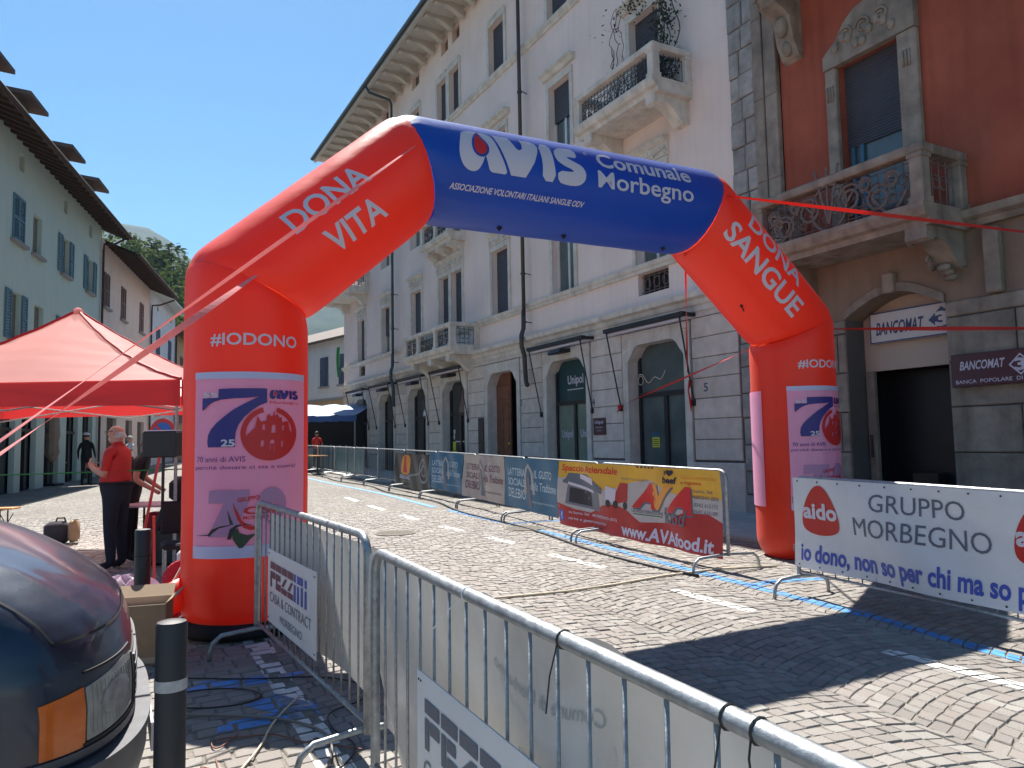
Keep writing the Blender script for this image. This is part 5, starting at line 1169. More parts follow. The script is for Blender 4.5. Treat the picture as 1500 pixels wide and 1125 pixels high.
def pezzini(t, x0, x1, z0, z1, label, col):
    b = thing('sponsor_board', label, 'sign', tuple(t.location), t.rotation_euler.z); b.rotation_euler.y = t.rotation_euler.y
    w = x1-x0; h = z1-z0; mb = MB(); mb.cbox(x0, x1, -.03, -.0255, z0, z1, .002); obj('board', mb, X['sign_white'], b)
    fn = lambda a, c, o_: (a, -.0325, c)
    y0 = z0+h*.5; y1 = z0+h*.84; hh = y1-y0; lw = w*.115; sl = .0
    def R(x, a0, b0, a1, b1, m_): # block piece in letter cell
        X0 = x0+w*.07+x; decal('lettering', rect(X0+a0*lw, y0+b0*hh, X0+a1*lw, y0+b1*hh), fn, 0, X[m_], b)
    cw = lw*1.13; L_ = [('P', 0), ('E', 1), ('Z', 2), ('Z', 3), ('I', 4), ('N', 4.5), ('I', 5.6)]
    for s, c in L_:
        m_ = col if c < 4 else 'blue_print' if col == 'plum_print' else 'slate_print'; x = c*cw
        if s == 'P': R(x, 0, .72, 1, 1, m_); R(x, 0, 0, .3, .62, m_); R(x, .36, .36, 1, .62, m_)
        if s == 'E': R(x, 0, .72, 1, 1, m_); R(x, 0, 0, .3, .62, m_); R(x, .36, .38, .9, .62, m_); R(x, .36, 0, 1, .27, m_)
        if s == 'Z': R(x, 0, .72, 1, 1, m_); X0 = x0+w*.07+x; decal('lettering', ([(X0+.62*lw, y0+.62*hh), (X0+lw, y0+.62*hh), (X0+.42*lw, y0+.27*hh), (X0, y0+.27*hh)], [(0, 1, 2, 3)]), fn, 0, X[m_], b); R(x, 0, 0, 1, .22, m_)
        if s == 'I': R(x, 0, 0, .32, .62, m_); R(x, 0, .72, .32, 1, m_)
        if s == 'N': R(x, 0, 0, .3, .62, m_); R(x, 0, .72, .95, 1, m_); R(x, .62, 0, .95, .66, m_)
    decal('lettering', T('CASA & CONTRACT', x0+w*.06, z0+h*.3, w*.86, h*.13), fn, 0, X['grey_print'], b)
    decal('lettering', T('MORBEGNO', x0+w*.3, z0+h*.1, w*.45, h*.1), fn, 0, X['grey_print'], b)
    mb = MB()
    for cx in (x0+.03, x1-.03):
        for cz in (z0+.03, z1-.03): mb.tube([(cx-.008, -.0335, cz), (cx-.008, -.031, cz)], .004, 6); mb.tube([(cx+.012, -.0335, cz), (cx+.012, -.031, cz)], .004, 6)
    obj('tie_holes', mb, X['black_print'], b); return b
pezzini(F1, .45, 1.56, .33, .82, 'white PEZZINI Casa & Contract board tied low on the barrier beside the arch leg', 'plum_print')
pezzini(F2, .60, 1.75, .3, .78, 'white PEZZINI board on the nearest barrier, cut by the bottom of the picture', 'slate_print')
def tie(t, x, m, d, label, white=True):
    b = thing('cable_tie', label, 'cable tie', tuple(t.location), t.rotation_euler.z); b.rotation_euler.y = t.rotation_euler.y
    mb = MB(); mb.tube([(x, .021*cos(k*pi/6), 1.1+.021*sin(k*pi/6)) for k in range(12)], .0035, 5, closed=True); obj('loop', mb, X[m], b)
    mb = MB(); mb.tube([(x, -.02, 1.09), (x+d[0]*.5, -.03, 1.09+d[1]*.45), (x+d[0], -.03, 1.09+d[1])], .0022, 5); obj('tail', mb, X[m], b)
tie(F2, .98, 'tie', (-.22, -.14), 'white cable tie with a long tail on the nearest barrier rail')
tie(F2, 1.55, 'cable', (-.04, -.17), 'black cable tie hanging at the middle of the nearest barrier')
tie(F2, 2.1, 'cable', (-.02, -.2), 'black cable tie near the right end of the nearest barrier')
tie(F2, 2.17, 'cable', (0.01, -.06), 'last black cable tie, just right of its neighbour on the nearest barrier')
tie(F1, 1.9, 'tie', (-.05, -.03), 'white cable tie on the barrier beside the arch leg')
# AIDO barrier and banner
A0 = Vector((2.68, 7.13)); A1 = Vector((3.66, 4.87)); AL = (A1-A0).length
FA = barrier(A0, A1, 'crowd barrier at right carrying the white AIDO banner', bars=16)
FA2 = barrier(A1+(A1-A0)*.01, A1+(A1-A0)*1.0, 'second crowd barrier at the right edge behind the end of the AIDO banner', bars=16)
b, f = banner_on(FA, .0, 3.3, .27, 1.1, -.02, 'vinyl', 'white AIDO Gruppo Morbegno banner on the right-hand barriers', amp=.02, seed=12, nx=80)
blob = lambda cx, cy, w, h: poly2(chaikin([(cx-.5*w, cy-.22*h), (cx-.42*w, cy-.42*h), (cx, cy-.5*h), (cx+.42*w, cy-.42*h), (cx+.5*w, cy-.25*h), (cx+.4*w, cy+.1*h), (cx+.18*w, cy+.42*h), (cx-.02*w, cy+.5*h), (cx-.22*w, cy+.4*h), (cx-.42*w, cy+.1*h)], 2))
for cx in (.315, 2.26):
    decal('emblem', blob(cx, .815, .44, .47), f, .004, X['aido_red'], b, .06); decal('lettering', T('aido', cx-.195, .73, .39, .15, .035), f, .008, X['print_white'], b, .06)
decal('lettering', T('GRUPPO', .87, .86, .83, .145, .0), f, .004, X['slate_print'], b, .06); decal('lettering', T('MORBEGNO', .69, .64, 1.2, .155, .0), f, .004, X['slate_print'], b, .06)
decal('lettering', fit(text2d('io dono, non so per chi ma so perchè', 1, .03, 0, .6), .08, .29, 2.42, .21), f, .004, X['blue_print'], b, .06)
mb = MB()
for k in range(14):
    for z in (.3, 1.07): mb.sphere(f(.06+k*.24, z, .004), .009, 7, 4, sq=(1, .4, 1))
obj('eyelets', mb, X['black_print'], b)
# long row of barriers across the road, following the kerb
NP = [(2.36, 8.28), (.73, 11.77), (-.18, 14.2), (-1.24, 16.73), (-2.30, 19.03), (-3.38, 21.3), (-4.45, 23.44), (-5.68, 25.78), (-7.86, 29.9), (-9.0, 32.0)]
def along(s):
    for (a, b_) in zip(NP, NP[1:]):
        a = Vector(a); b_ = Vector(b_); l = (b_-a).length
        if s <= l: return a+(b_-a)*(s/l)
        s -= l
    return Vector(NP[-1])
lab = ['galvanised barrier end nearest the right arch leg, under the yellow banner', 'barrier under the left half of the yellow banner', 'barrier behind the blue dairy banner next to the yellow one', 'barrier behind the beige dairy banner', 'barrier behind the small blue banner and charcoal banner',
       'barrier at the far end of the charcoal banner', 'first bare barrier beyond the charcoal banner', 'second bare barrier beyond the charcoal banner', 'third bare barrier, farther down the street', 'last bare barrier by the market stall']
NB = []
for i in range(10):
    a = along(i*2.66+.02); c = along(i*2.66+2.62)
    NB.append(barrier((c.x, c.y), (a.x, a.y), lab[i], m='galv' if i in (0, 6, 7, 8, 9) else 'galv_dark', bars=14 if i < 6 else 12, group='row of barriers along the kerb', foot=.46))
# banners on the row: their own frame runs from far (x=0) to near
def row_banner(s0, s1, z0, z1, m, label, seed, amp=.012):
    a = along(s1); c = along(s0); t = thing('banner', label, 'banner', (a.x, a.y, G(a.y)), atan2(c.y-a.y, c.x-a.x)); t.rotation_euler.y = -atan2(G(c.y)-G(a.y), (c-a).length)
    w_ = (c-a).length; wv = wavy(amp, seed)
    fn = lambda x, z, o: (x, -(.03+amp+wv(x, z)+o), z)
    mb = MB(); mb.grid(44, 16, lambda p_, q: fn(w_*p_, z0+(z1-z0)*q, 0)); obj('cloth', mb, X[m], t, smooth=True); return t, fn, w_
t, f, w_ = row_banner(.05, 3.78, .13, 1.1, 'yellow', 'yellow and red AVA food banner with shop picture, nearest the right arch leg', 21, .035)
def wv2(pts, m, o=.003): decal('print', poly2(pts), f, o, X[m], t, .09)
wv2([(0, .13), (w_, .13), (w_, .52), (3.5, .6), (3.1, .58), (2.7, .42), (2.2, .38), (1.9, .5), (1.6, .56), (1.3, .52), (.9, .38), (.5, .4), (0, .47)], 'ban_red', .004)
wv2([(0, .36), (.5, .36), (w_, .4), (w_, .78), (3.2, .76), (2.8, .82), (2.4, .93), (2.0, .88), (1.6, .78), (1.2, .72), (.9, .9), (.4, .93), (.15, .85), (0, .86)], 'ban_white', .002)
wv2([(.25, .47), (1.2, .42), (1.2, .72), (.3, .83)], 'grey_print', .005); wv2([(.15, .78), (.3, .93), (.85, .93), (1.3, .76), (1.3, .68), (.15, .83)], 'slate_print', .006); wv2([(.62, .86), (1.05, .78), (1.05, .88), (.62, .93)], 'print_white', .008)
wv2([(.35, .5), (.95, .47), (.95, .68), (.35, .72)], 'black_print', .007); wv2([(.3, .76), (1.05, .67), (1.05, .71), (.3, .8)], 'print_white', .008)
wv2([(1.62, .57), (1.9, .62), (1.92, .86), (1.72, .86), (1.6, .7)], 'ban_red', .006); wv2([(1.4, .58), (1.6, .58), (1.62, .76), (1.38, .8)], 'print_white', .006)
for cx in (1.45, 1.62, 1.85): wv2(circ(cx, .56, .055, 14), 'black_print', .008)
decal('lettering', T('Spaccio Aziendale', .1, .93, 1.55, .13, .02, .15), f, .005, X['red_print'], t, .08)
wv2([(.06, .2), (.22, .2), (.22, .36), (.06, .36)], 'blue_print', .006); decal('lettering', T('f', .12, .22, .06, .12, .03), f, .009, X['print_white'], t)
decal('lettering', T('via Stelvio 366   MORBEGNO (SO)', .35, .32, 1.3, .05, .01), f, .007, X['print_white'], t, .08); decal('lettering', T('carne e gastronomia', .35, .23, 1.0, .05, .01), f, .007, X['print_white'], t, .08)
for ch_, x_, c_ in (('A', 2.02, 'red_print'), ('V', 2.42, 'orange'), ('A', 2.76, 'red_print')):
    decal('lettering', T(ch_, x_+.02, .54, .5, .33, .07, .35), f, .006, X['slate_print'], t, .08); decal('lettering', T(ch_, x_, .56, .5, .33, .06, .35), f, .009, X[c_], t, .08)
decal('lettering', T('food', 2.68, .42, .5, .2, .01, .25), f, .013, X['slate_print'], t, .08); decal('lettering', T('LA RISTORAZIONE', 2.02, .5, .62, .04, .01), f, .008, X['slate_print'], t, .08); decal('stripe', rect(2.05, .475, 2.62, .485), f, .008, X['flag_green'], t, .1); decal('stripe', rect(2.9, .425, 3.2, .435), f, .008, X['red_print'], t, .1)
decal('lettering', T('I♥', 2.75, 1.0, .17, .075, .04), f, .006, X['black_print'], t); decal('lettering', T('beef', 2.72, .91, .26, .085, .04), f, .006, X['black_print'], t)
decal('lettering', T('Sede commerciale', 3.05, .98, .58, .045, .01), f, .006, X['orange'], t, .1); decal('lettering', T('e logistica', 3.05, .91, .34, .045, .01), f, .006, X['red_print'], t, .1); decal('lettering', T('via Stelvio 366', 3.15, .83, .42, .04, .0), f, .006, X['slate_print'], t, .1)
decal('lettering', T('MORBEGNO (SO)', 3.15, .75, .52, .05, .015), f, .006, X['slate_print'], t, .1); decal('lettering', T('Tel. 0342 615173', 3.15, .67, .5, .045, .0), f, .006, X['slate_print'], t, .1); decal('lettering', T('Fax 0342 615189', 3.15, .59, .5, .045, .0), f, .006, X['slate_print'], t, .1)
decal('stripe', rect(3.11, .57, 3.125, .86), f, .006, X['red_print'], t, .1)
decal('lettering', T('PRODOTTI DI QUALITÀ', 1.75, .9, .6, .04, .0), f, .006, X['grey_print'], t, .1)
for k in range(5): decal('cut_mark', rect(2.1+k*.09, 1.075, 2.15+k*.09, 1.098), f, .006, X['black_print'], t)
decal('lettering', T('www.AVAfood.it', 1.75, .16, 1.85, .17, .03, .1), f, .007, X['print_white'], t, .08)
def dairy(s0, s1, z0, m, ink, label, seed):
    t, f, w_ = row_banner(s0, s1, z0, 1.1, m, label, seed, .024); a = .08*w_
    for k, (s, z, h) in enumerate((('LATTERIA', .78, .13), ('SOCIALE', .6, .13), ('DELEBIO', .38, .17))): decal('lettering', T(s, a, z, .36*w_, h, .01), f, .005, X[ink], t, .1)
    decal('lettering', T('IL GUSTO', w_*.6, .78, .3*w_, .13, .01, .1), f, .005, X[ink], t, .1); decal('lettering', T('della Tradizione', w_*.55, .57, .42*w_, .14, .01, .1), f, .005, X[ink], t, .1); decal('lettering', T('www.latteriasociale.it', w_*.55, .36, .4*w_, .04), f, .005, X[ink], t, .1)
    decal('figure_print', poly2([(w_*.47, .28), (w_*.62*.92, .28), (w_*.55, .5), (w_*.53, .82), (w_*.49, .82), (w_*.47, .5)]), f, .006, X['slate_print'], t, .1)
    decal('figure_print', poly2([(w_*.4, .45), (w_*.46, .5), (w_*.47, .85), (w_*.5, .95), (w_*.55, .85), (w_*.59, .5), (w_*.63, .5), (w_*.58, .88), (w_*.5, 1.02), (w_*.44, .9)]), f, .005, X['ban_beige' if m != 'ban_beige' else 'sill'], t, .1)
dairy(3.82, 6.3, .2, 'ban_blue', 'pale_print', 'teal blue dairy banner directly left of the yellow banner', 31)
dairy(6.32, 8.75, .2, 'ban_beige', 'plum_print', 'beige dairy banner between the two blue ones', 32)
dairy(8.78, 11.0, .22, 'ban_blue', 'pale_print', 'small blue dairy banner right of the charcoal banner', 33)
t, f, w_ = row_banner(11.1, 14.1, .1, 1.02, 'ban_dark', 'charcoal banner with an orange picture, farthest of the row', 34, .02)
decal('print', poly2(chaikin([(.5, .45), (1.35, .45), (1.5, .7), (1.45, .98), (.85, .98), (.65, .75)], 1)), f, .005, X['orange'], t, .1); decal('print', poly2([(.8, .5), (.95, .95), (1.1, .95), (1.15, .5)]), f, .007, X['red_print'], t, .1)
decal('ring', poly2(circ(2.5, .6, .32, 20), [circ(2.5, .6, .26, 20)]), f, .005, X['sill'], t, .1); decal('ring', poly2(circ(2.5, .6, .15, 16), [circ(2.5, .6, .11, 16)]), f, .005, X['sill'], t, .1); decal('stripe', poly2([(1.1, .42), (2.2, .55), (2.6, .95), (2.65, .93), (2.25, .5), (1.1, .38)]), f, .006, X['sill'], t, .1)
decal('lettering', T('BURGER & GRILL', .45, .33, .95, .1, .03), f, .006, X['print_white'], t, .1)
mb = MB(); pts = [along(s)+Vector((-.42-.12*sin(s*1.1), -.28)) for s in [k*.5 for k in range(-1, 54)] if s >= 0]
mb.tube([(p.x, p.y, G(p.y)+.015) for p in pts], .018, 5); tag(obj('power_cable', mb, X['cable'], smooth=True), 'black cable running on the cobbles along the feet of the barrier row', 'cable')
# ================================================================== VAN
VAN = thing('van', 'dark navy van nosing in at the lower left, amber indicator and hazy headlamp', 'van', (-1.76, 3.48, G(3)), atan2(.474, .88))
ZL = [(.28, -.05), (.45, 0), (.6, .0), (.74, .0), (.86, -.015), (.95, -.05), (1.01, -.095), (1.06, -.15), (1.11, -.22), (1.16, -.30), (1.21, -.395), (1.26, -.51), (1.31, -.65), (1.36, -.84), (1.41, -1.08), (1.6, -1.32), (1.85, -1.66), (1.93, -1.9), (1.95, -2.3)]
def xf(z):
    for (a, b), (c, d) in zip(ZL, ZL[1:]):
        if a <= z <= c: return b+(d-b)*(z-a)/(c-a)
    return ZL[-1][1]
def wz(z): return .86-.0*z if z < .8 else .86-.30*((z-.8)/1.15)**1.3
def VS(th, z, o=0.):                                        # th in degrees from straight ahead, negative = near side
    t = radians(th); p = 3.0; c = abs(cos(t))**(2/p); s = abs(sin(t))**(2/p); w_ = wz(z); D_ = .5
    cr = .012*exp(-((abs(th)-38)/4)**2)*(1 if z > .95 else 0)
    x = xf(z)-D_*(1-c); y = w_*s*(1 if th > 0 else -1)
    n = Vector((cos(t)+.15, sin(t), .35 if z > .9 else 0)).normalized(); return Vector((x*1.1, y*1.1, z*1.1-.16))+n*(o+cr)
def vpatch(name, t0, t1, z0, z1, o, m, par, nt_=16, nz=8, zt=None, rim=True):
    mb = MB(); f = lambda a, b: VS(t0+(t1-t0)*a, (z0+(z1-z0)*b)+((zt(a) if zt else 0)*b), o); mb.grid(nt_, nz, f)
    if rim:
        k = MB(); e = [(i/nt_, 0) for i in range(nt_+1)]+[(1, j/nz) for j in range(1, nz+1)]+[(1-i/nt_, 1) for i in range(1, nt_+1)]+[(0, 1-j/nz) for j in range(1, nz)]
        vs = [f(a, b) for a, b in e]; q = [f(a, b)-(f(a, b)-VS(t0+(t1-t0)*a, (z0+(z1-z0)*b)+((zt(a) if zt else 0)*b), -.02)) for a, b in e]; n = len(e); mb.add(vs+q, [(i, (i+1) % n, n+(i+1) % n, n+i) for i in range(n)])
    return obj(name, mb, X[m], par, smooth=True)
mb = MB(); zs = [.3+.0]+[z for z, _ in ZL[1:]]; fine = []
for a, c in zip(ZL, ZL[1:]):
    for k in range(3): fine.append(a[0]+(c[0]-a[0])*k/3)
fine.append(1.95); ths = [-90+180*i/60 for i in range(61)]
vs = []; n = len(ths)+2
for z in fine:
    row = [VS(t, z) for t in ths]; row = [Vector((-4.2, row[0].y, row[0].z))]+row+[Vector((-4.2, row[-1].y, row[-1].z))]; vs += row
fs = [(j*n+i, j*n+i+1, (j+1)*n+i+1, (j+1)*n+i) for j in range(len(fine)-1) for i in range(n-1)]+[tuple((len(fine)-1)*n+i for i in range(n))]
mb.add(vs, fs); obj('body', mb, X['carpaint'], VAN, smooth=True, fix=True)
hl = vpatch('headlight', -54, -19, .635, .80, .006, 'lens', VAN, zt=lambda a: .04*a-.06*max(0, a-.75)*4*.5)
ind = vpatch('indicator_light', -72, -55, .622, .785, .008, 'amber', VAN, zt=lambda a: .02*a)
vpatch('headlight', 17, 52, .60, .80, .006, 'lens', VAN); vpatch('indicator_light', 53, 74, .585, .77, .008, 'amber', VAN)
vpatch('lamp_surround', -79, -14, .592, .616, .012, 'bumper', VAN, nz=3); vpatch('lamp_surround', -54, -19, .842, .85, .006, 'rubber', VAN, nz=2)
vpatch('grille', -15, 15, .63, .80, .004, 'rubber', VAN)
for k in range(13):                                        # moulded ribs and the reflector bowl behind the lens
    mb = MB(); th_ = -51+k*2.5; mb.tube([VS(th_, .65+.15*q/6, .007) for q in range(7)], .0022, 4); obj('lens_rib', mb, X['lens'], hl)
mb = MB(); mb.grid(10, 10, lambda a, b: VS(-36+11*cos(2*pi*a)*b, .73+.055*sin(2*pi*a)*b, .0095)); obj('reflector', mb, X['galv'], hl, smooth=True)
vpatch('lens_seal', -56, -17, .622, .632, .01, 'rubber', VAN, nz=1); vpatch('lens_seal', -18.6, -16.6, .635, .81, .01, 'rubber', VAN, nt_=2)
vpatch('shut_line', -62, 62, .945, .953, .0035, 'rubber', VAN, nt_=60, nz=1, rim=False); vpatch('shut_line', -62, -60.8, .953, 1.36, .0035, 'rubber', VAN, nt_=1, nz=20, rim=False)
for k in range(5): vpatch('grille_slat', -15, 15, .64+k*.034, .652+k*.034, .014, 'bumper', VAN, nz=1)
vpatch('bumper', -90, 90, .3, .545, .055, 'bumper', VAN, nt_=50, nz=8); vpatch('bumper_lip', -88, 88, .548, .575, .068, 'bumper', VAN, nt_=50, nz=3)
vpatch('trim_strip', -12, 12, .60, .612, .006, 'rubber', VAN, nt_=50, nz=1)
vpatch('windscreen', -60, 60, 1.47, 1.84, .004, 'dark_glass', VAN, nt_=20)
for sy in (-1, 1):
    mb = MB(); mb.tube([(-1.35, sy*.8, 1.2), (-1.35, sy*1.06, 1.3)], .02, 6); mb.sphere((-1.35, sy*1.1, 1.36), .1, 10, 8, sq=(.6, 1, 1.2)); obj('wing_mirror', mb, X['rubber'], VAN, smooth=True)
for sx in (-.85, -3.4):
    for sy in (-1, 1):
        mb = MB(); mb.tube([(sx, sy*.72, .31), (sx, sy*.95, .31)], .31, 24); w_ = obj('wheel', mb, X['rubber'], VAN); mb = MB(); mb.tube([(sx, sy*.94, .31), (sx, sy*.965, .31)], .19, 18); obj('rim', mb, X['galv'], w_)
mb = MB(); k = [VS(-45+20*i/12, .93+.3*i/12*1.0, .002) for i in range(13)]; 
mb = MB(); mb.box(.068, .078, -.26, .26, .26, .37); obj('number_plate', mb, X['print_white'], VAN)
# ================================================================== BOLLARDS, BOX, STREET THINGS
def bollard(x, y, r, h, label, band):
    t = thing('bollard', label, 'bollard', (x, y, G(y)), 0, 'black street bollards'); mb = MB(); mb.lathe([(r, -.02), (r, h-.012), (r*.93, h-.003), (r*.5, h+.002), (.002, h+.003)], 28); smooth_angle(obj('post', mb, X['black_paint'], t), 35)
    mb = MB()
    if band: mb.lathe([(r+.002, h-.215), (r+.002, h-.18)], 28); mb.f = mb.f[:-2]
    else: mb.lathe([(r+.003, h-.21), (r+.003, h-.2)], 28); mb.f = mb.f[:-2]
    obj('band', mb, X['grey_band' if band else 'rubber'], t); return t
bollard(-1.116, 2.45, .0475, 1.005, 'nearest black bollard with a scuffed grey band, right beside the van bumper', True)
bollard(-2.95, 5.95, .06, .87, 'black bollard without pale band, behind the cardboard box', False)
t = thing('cardboard_box', 'open brown cardboard box standing against the left arch leg', 'box', (-2.78, 5.42, G(5.4)), radians(16)); a, b_, h = .27, .17, .42; mb = MB()
for (x0, x1, y0, y1) in ((-a, a, -b_, -b_+.006), (-a, a, b_-.006, b_), (-a, -a+.006, -b_+.006, b_-.006), (a-.006, a, -b_+.006, b_-.006)): mb.box(x0, x1, y0, y1, 0, h)
mb.box(-a, a, -b_, b_, 0, .01); obj('box_body', mb, X['cardboard'], t)
for (p, q, r_, s) in (((-a, -b_, h), (a, -b_, h), (a, -b_+.07, h-.06), (-a, -b_+.07, h-.06)), ((-a, b_, h), (a, b_, h), (a, b_+.10, h+.07), (-a, b_+.10, h+.07)), ((a, -b_, h), (a, b_, h), (a+.08, b_, h+.06), (a+.08, -b_, h+.06)), ((-a, -b_, h), (-a, b_, h), (-a+.1, b_, h-.03), (-a+.1, -b_, h-.03))):
    mb = MB(); mb.quad(p, q, r_, s); o = obj('flap', mb, X['cardboard'], t); md = o.modifiers.new('s', 'SOLIDIFY'); md.thickness = .005
mb = MB(); mb.box(-.03, .03, -b_-.001, -b_, .02, h-.002); mb.box(.12, .24, -b_-.001, -b_, .02, .06); obj('tape', mb, X['tape'], t)
mb = MB(); mb.box(-a+.02, a-.02, -b_+.01, b_-.01, h-.1, h-.06); obj('paper_inside', mb, X['print_white'], t)
# canopy
t = thing('pop_up_canopy', 'red pop-up canopy with bright sunlit roof and dark red valance', 'canopy', (-6.2, 10.5, G(10.5)))
cx, cy = 2.16, 1.5; ZT, ZBt, ZP = 2.27, 1.95, 3.42
cn = [(-cx, -cy), (cx, -cy), (cx, cy), (-cx, cy)]
for i in range(4):
    (ax_, ay_), (bx_, by_) = cn[i], cn[(i+1) % 4]; mb = MB()
    def fr_(p, q):
        e = Vector((ax_+(bx_-ax_)*p, ay_+(by_-ay_)*p, ZT)); pk = Vector((0, 0, ZP)); r_ = e*(1-q)+pk*q; r_.z -= .16*q*(1-q)*4*(.45+.55*abs(2*p-1)) ; r_.z -= .012*sin(q*40+p*6)*(1-q)*q*3; return r_
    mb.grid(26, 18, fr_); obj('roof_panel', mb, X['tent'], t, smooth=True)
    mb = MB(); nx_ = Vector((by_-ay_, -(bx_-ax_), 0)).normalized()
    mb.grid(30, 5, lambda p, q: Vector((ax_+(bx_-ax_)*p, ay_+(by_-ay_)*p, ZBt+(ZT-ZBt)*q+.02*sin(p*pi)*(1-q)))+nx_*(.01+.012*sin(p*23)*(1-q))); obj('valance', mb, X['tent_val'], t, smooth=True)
    mb = MB(); mb.tube([fr_(0, k/16)+Vector((0, 0, .01)) for k in range(17)], .022, 5); obj('seam', mb, X['tent_val'], t)
    mb = MB(); mb.tube([(ax_*.97, ay_*.97, 0), (ax_*.97, ay_*.97, ZT)], .02, 6); mb.box(ax_*.97-.045, ax_*.97+.045, ay_*.97-.045, ay_*.97+.045, 0, .02); obj('leg', mb, X['galv'], t)
    mb = MB(); m0 = Vector(((ax_+bx_)/2*.97, (ay_+by_)/2*.97, 0)); A_ = Vector((ax_*.97, ay_*.97, 0)); B_ = Vector((bx_*.97, by_*.97, 0))
    mb.tube([A_+Vector((0, 0, 2.2)), m0+Vector((0, 0, 1.93))], .012, 4); mb.tube([A_+Vector((0, 0, 1.9)), m0+Vector((0, 0, 2.2))], .012, 4); mb.tube([B_+Vector((0, 0, 2.2)), m0+Vector((0, 0, 1.93))], .012, 4); mb.tube([B_+Vector((0, 0, 1.9)), m0+Vector((0, 0, 2.2))], .012, 4); obj('scissor_brace', mb, X['galv'], t)
mb = MB(); mb.sphere((0, 0, ZP-.02), .07, 8, 6); obj('peak_cap', mb, X['tent'], t)
mb = MB(); mb.tube([(-9.2, 9.3, 1.28), (-6, 9.2, 1.31), (-3.0, 9.0, 1.36)], .008, 5); tag(obj('boundary_cord', mb, X['flag_green']), 'thin green cord stretched under the canopy behind the man in red', 'cord')
# bags and gear under the canopy
t = thing('backpack', 'dark blue and brown backpack standing alone on the sunlit cobbles', 'backpack', (-6.9, 11.4, G(11.4)), .2); mb = MB(); mb.cbox(-.22, .11, -.13, .13, 0, .34, .06); obj('bag_body', mb, X['navy_cloth'], t, smooth=True); mb = MB(); mb.cbox(.112, .24, -.12, .12, .02, .36, .05); obj('side_pocket', mb, X['cardboard'], t, smooth=True); mb = MB(); mb.tube([(-.08, 0, .33), (-.06, 0, .39), (.04, 0, .39), (.06, 0, .33)], .014, 5); obj('handle', mb, X['black_cloth'], t)
def crumple(label, x, y, r, h, m, seed, name='plastic_bag', cat='bag', pinkish=0):
    rr = random.Random(seed); mb = MB(); ph = [rr.uniform(0, 6) for _ in range(6)]
    def f(a, b): th = 2*pi*a; v = b*pi/2; k = 1+.16*sin(3*th+ph[0]+4*b)+.1*sin(7*th+ph[1])+.08*sin(11*th+9*b+ph[2]); return (r*k*cos(th)*cos(v)**.7, r*k*sin(th)*cos(v)**.7, h*sin(v)*(1+.2*sin(5*th+ph[3])))
    mb.grid(40, 12, f); o = obj(name, mb, X[m], smooth=False, loc=(x, y, G(y))); return tag(o, label, cat)
crumple('flat crumpled clear plastic bag on the ground in front of the man in red', -3.9, 7.45, .27, .2, 'plastic_bag', 1)
crumple('upright crumpled whitish plastic bag beside the farther bollard', -3.35, 6.75, .17, .3, 'plastic_bag', 2)
crumple('round bright red bag on the ground between the farther bollard and the arch', -2.95, 6.75, .2, .42, 'mulch', 3, 'red_bag')
t = thing('backpack', 'white and black backpack resting on the red bag', 'backpack', (-2.95, 6.95, G(6.9)+.38), .3); mb = MB(); mb.cbox(-.16, .18, -.1, .1, 0, .2, .05); obj('bag_body', mb, X['white_cloth'], t, smooth=True); mb = MB(); mb.tube([(-.15, -.105, .04), (0, -.115, .17), (.15, -.105, .2)], .02, 5); mb.cbox(-.165, .185, -.103, .103, .0, .045, .02); obj('strap', mb, X['black_cloth'], t)
mb = MB(); mb.tube([(-2.52, 6.2, .2), (-2.45, 6.55, .85)], .014, 6); mb.tube([(-2.75, 6.0, G(6)), (-2.52, 6.2, .42)], .014, 6); mb.tube([(-2.52, 6.2, .2), (-2.52, 6.2, .42)], .014, 6)
mb = MB(); mb.tube([(-2.97, 6.05, G(6)+.02), (-2.62, 6.35, .95)], .015, 6); mb.sphere((-2.8, 6.2, .5), .03, 8, 6); tag(obj('leaning_pole', mb, X['cord']), 'pale wooden pole leaning between the farther bollard and the arch', 'pole')
t = thing('tripod_loudspeaker', 'black box shaped loudspeaker on a tripod stand beside the arch', 'loudspeaker', (-4.0, 8.5, G(8.5)), .05)
mb = MB(); mb.cbox(-.19, .19, -.13, .13, 1.36, 1.66, .015); obj('cabinet', mb, X['black_metal'], t); mb = MB(); mb.box(-.18, .18, -.12, .12, 1.661, 1.672); obj('top_sheet', mb, X['print_white'], t)
for k in range(3): mb = MB(); q = 2*pi*k/3+.5; mb.tube([(0, 0, .8), (.45*cos(q), .45*sin(q), 0)], .014, 6); obj('leg', mb, X['black_metal'], t)
mb = MB(); mb.tube([(0, 0, .7), (0, 0, 1.36)], .018, 8); obj('pole', mb, X['black_metal'], t)
mb = MB(); mb.tube([(-3.95, 8.3, 1.5), (-4.15, 8.2, .2)], .016, 6); tag(obj('red_pole', mb, X['sign_red']), 'red pole slanting under the loudspeaker', 'pole')
mb = MB(); mb.tube([(-3.45, 7.2, G(7)), (-3.47, 7.2, .95)], .012, 6); tag(obj('slim_pole', mb, X['sign_red']), 'slim dark red pole rising behind the farther bollard', 'pole')
t = thing('folding_table', 'folding table with pinkish top beside the arch leg, cluttered with gear', 'table', (-4.35, 9.6, G(9.6))); mb = MB(); mb.cbox(-.6, .6, -.35, .35, .72, .75, .01); obj('table_top', mb, X['pink_lit_table'], t)
for sx in (-.55, .55):
    for sy in (-.3, .3): mb = MB(); mb.tube([(sx, sy, 0), (sx, sy, .72)], .014, 6); obj('leg', mb, X['black_metal'], t)
def blobbox(name, label, cat, x, y, z, w_, d, h, m, rz=0, c=.03): mb = MB(); mb.cbox(-w_/2, w_/2, -d/2, d/2, 0, h, c); o = obj(name, mb, X[m], loc=(x, y, z)); o.rotation_euler.z = rz; return tag(o, label, cat)
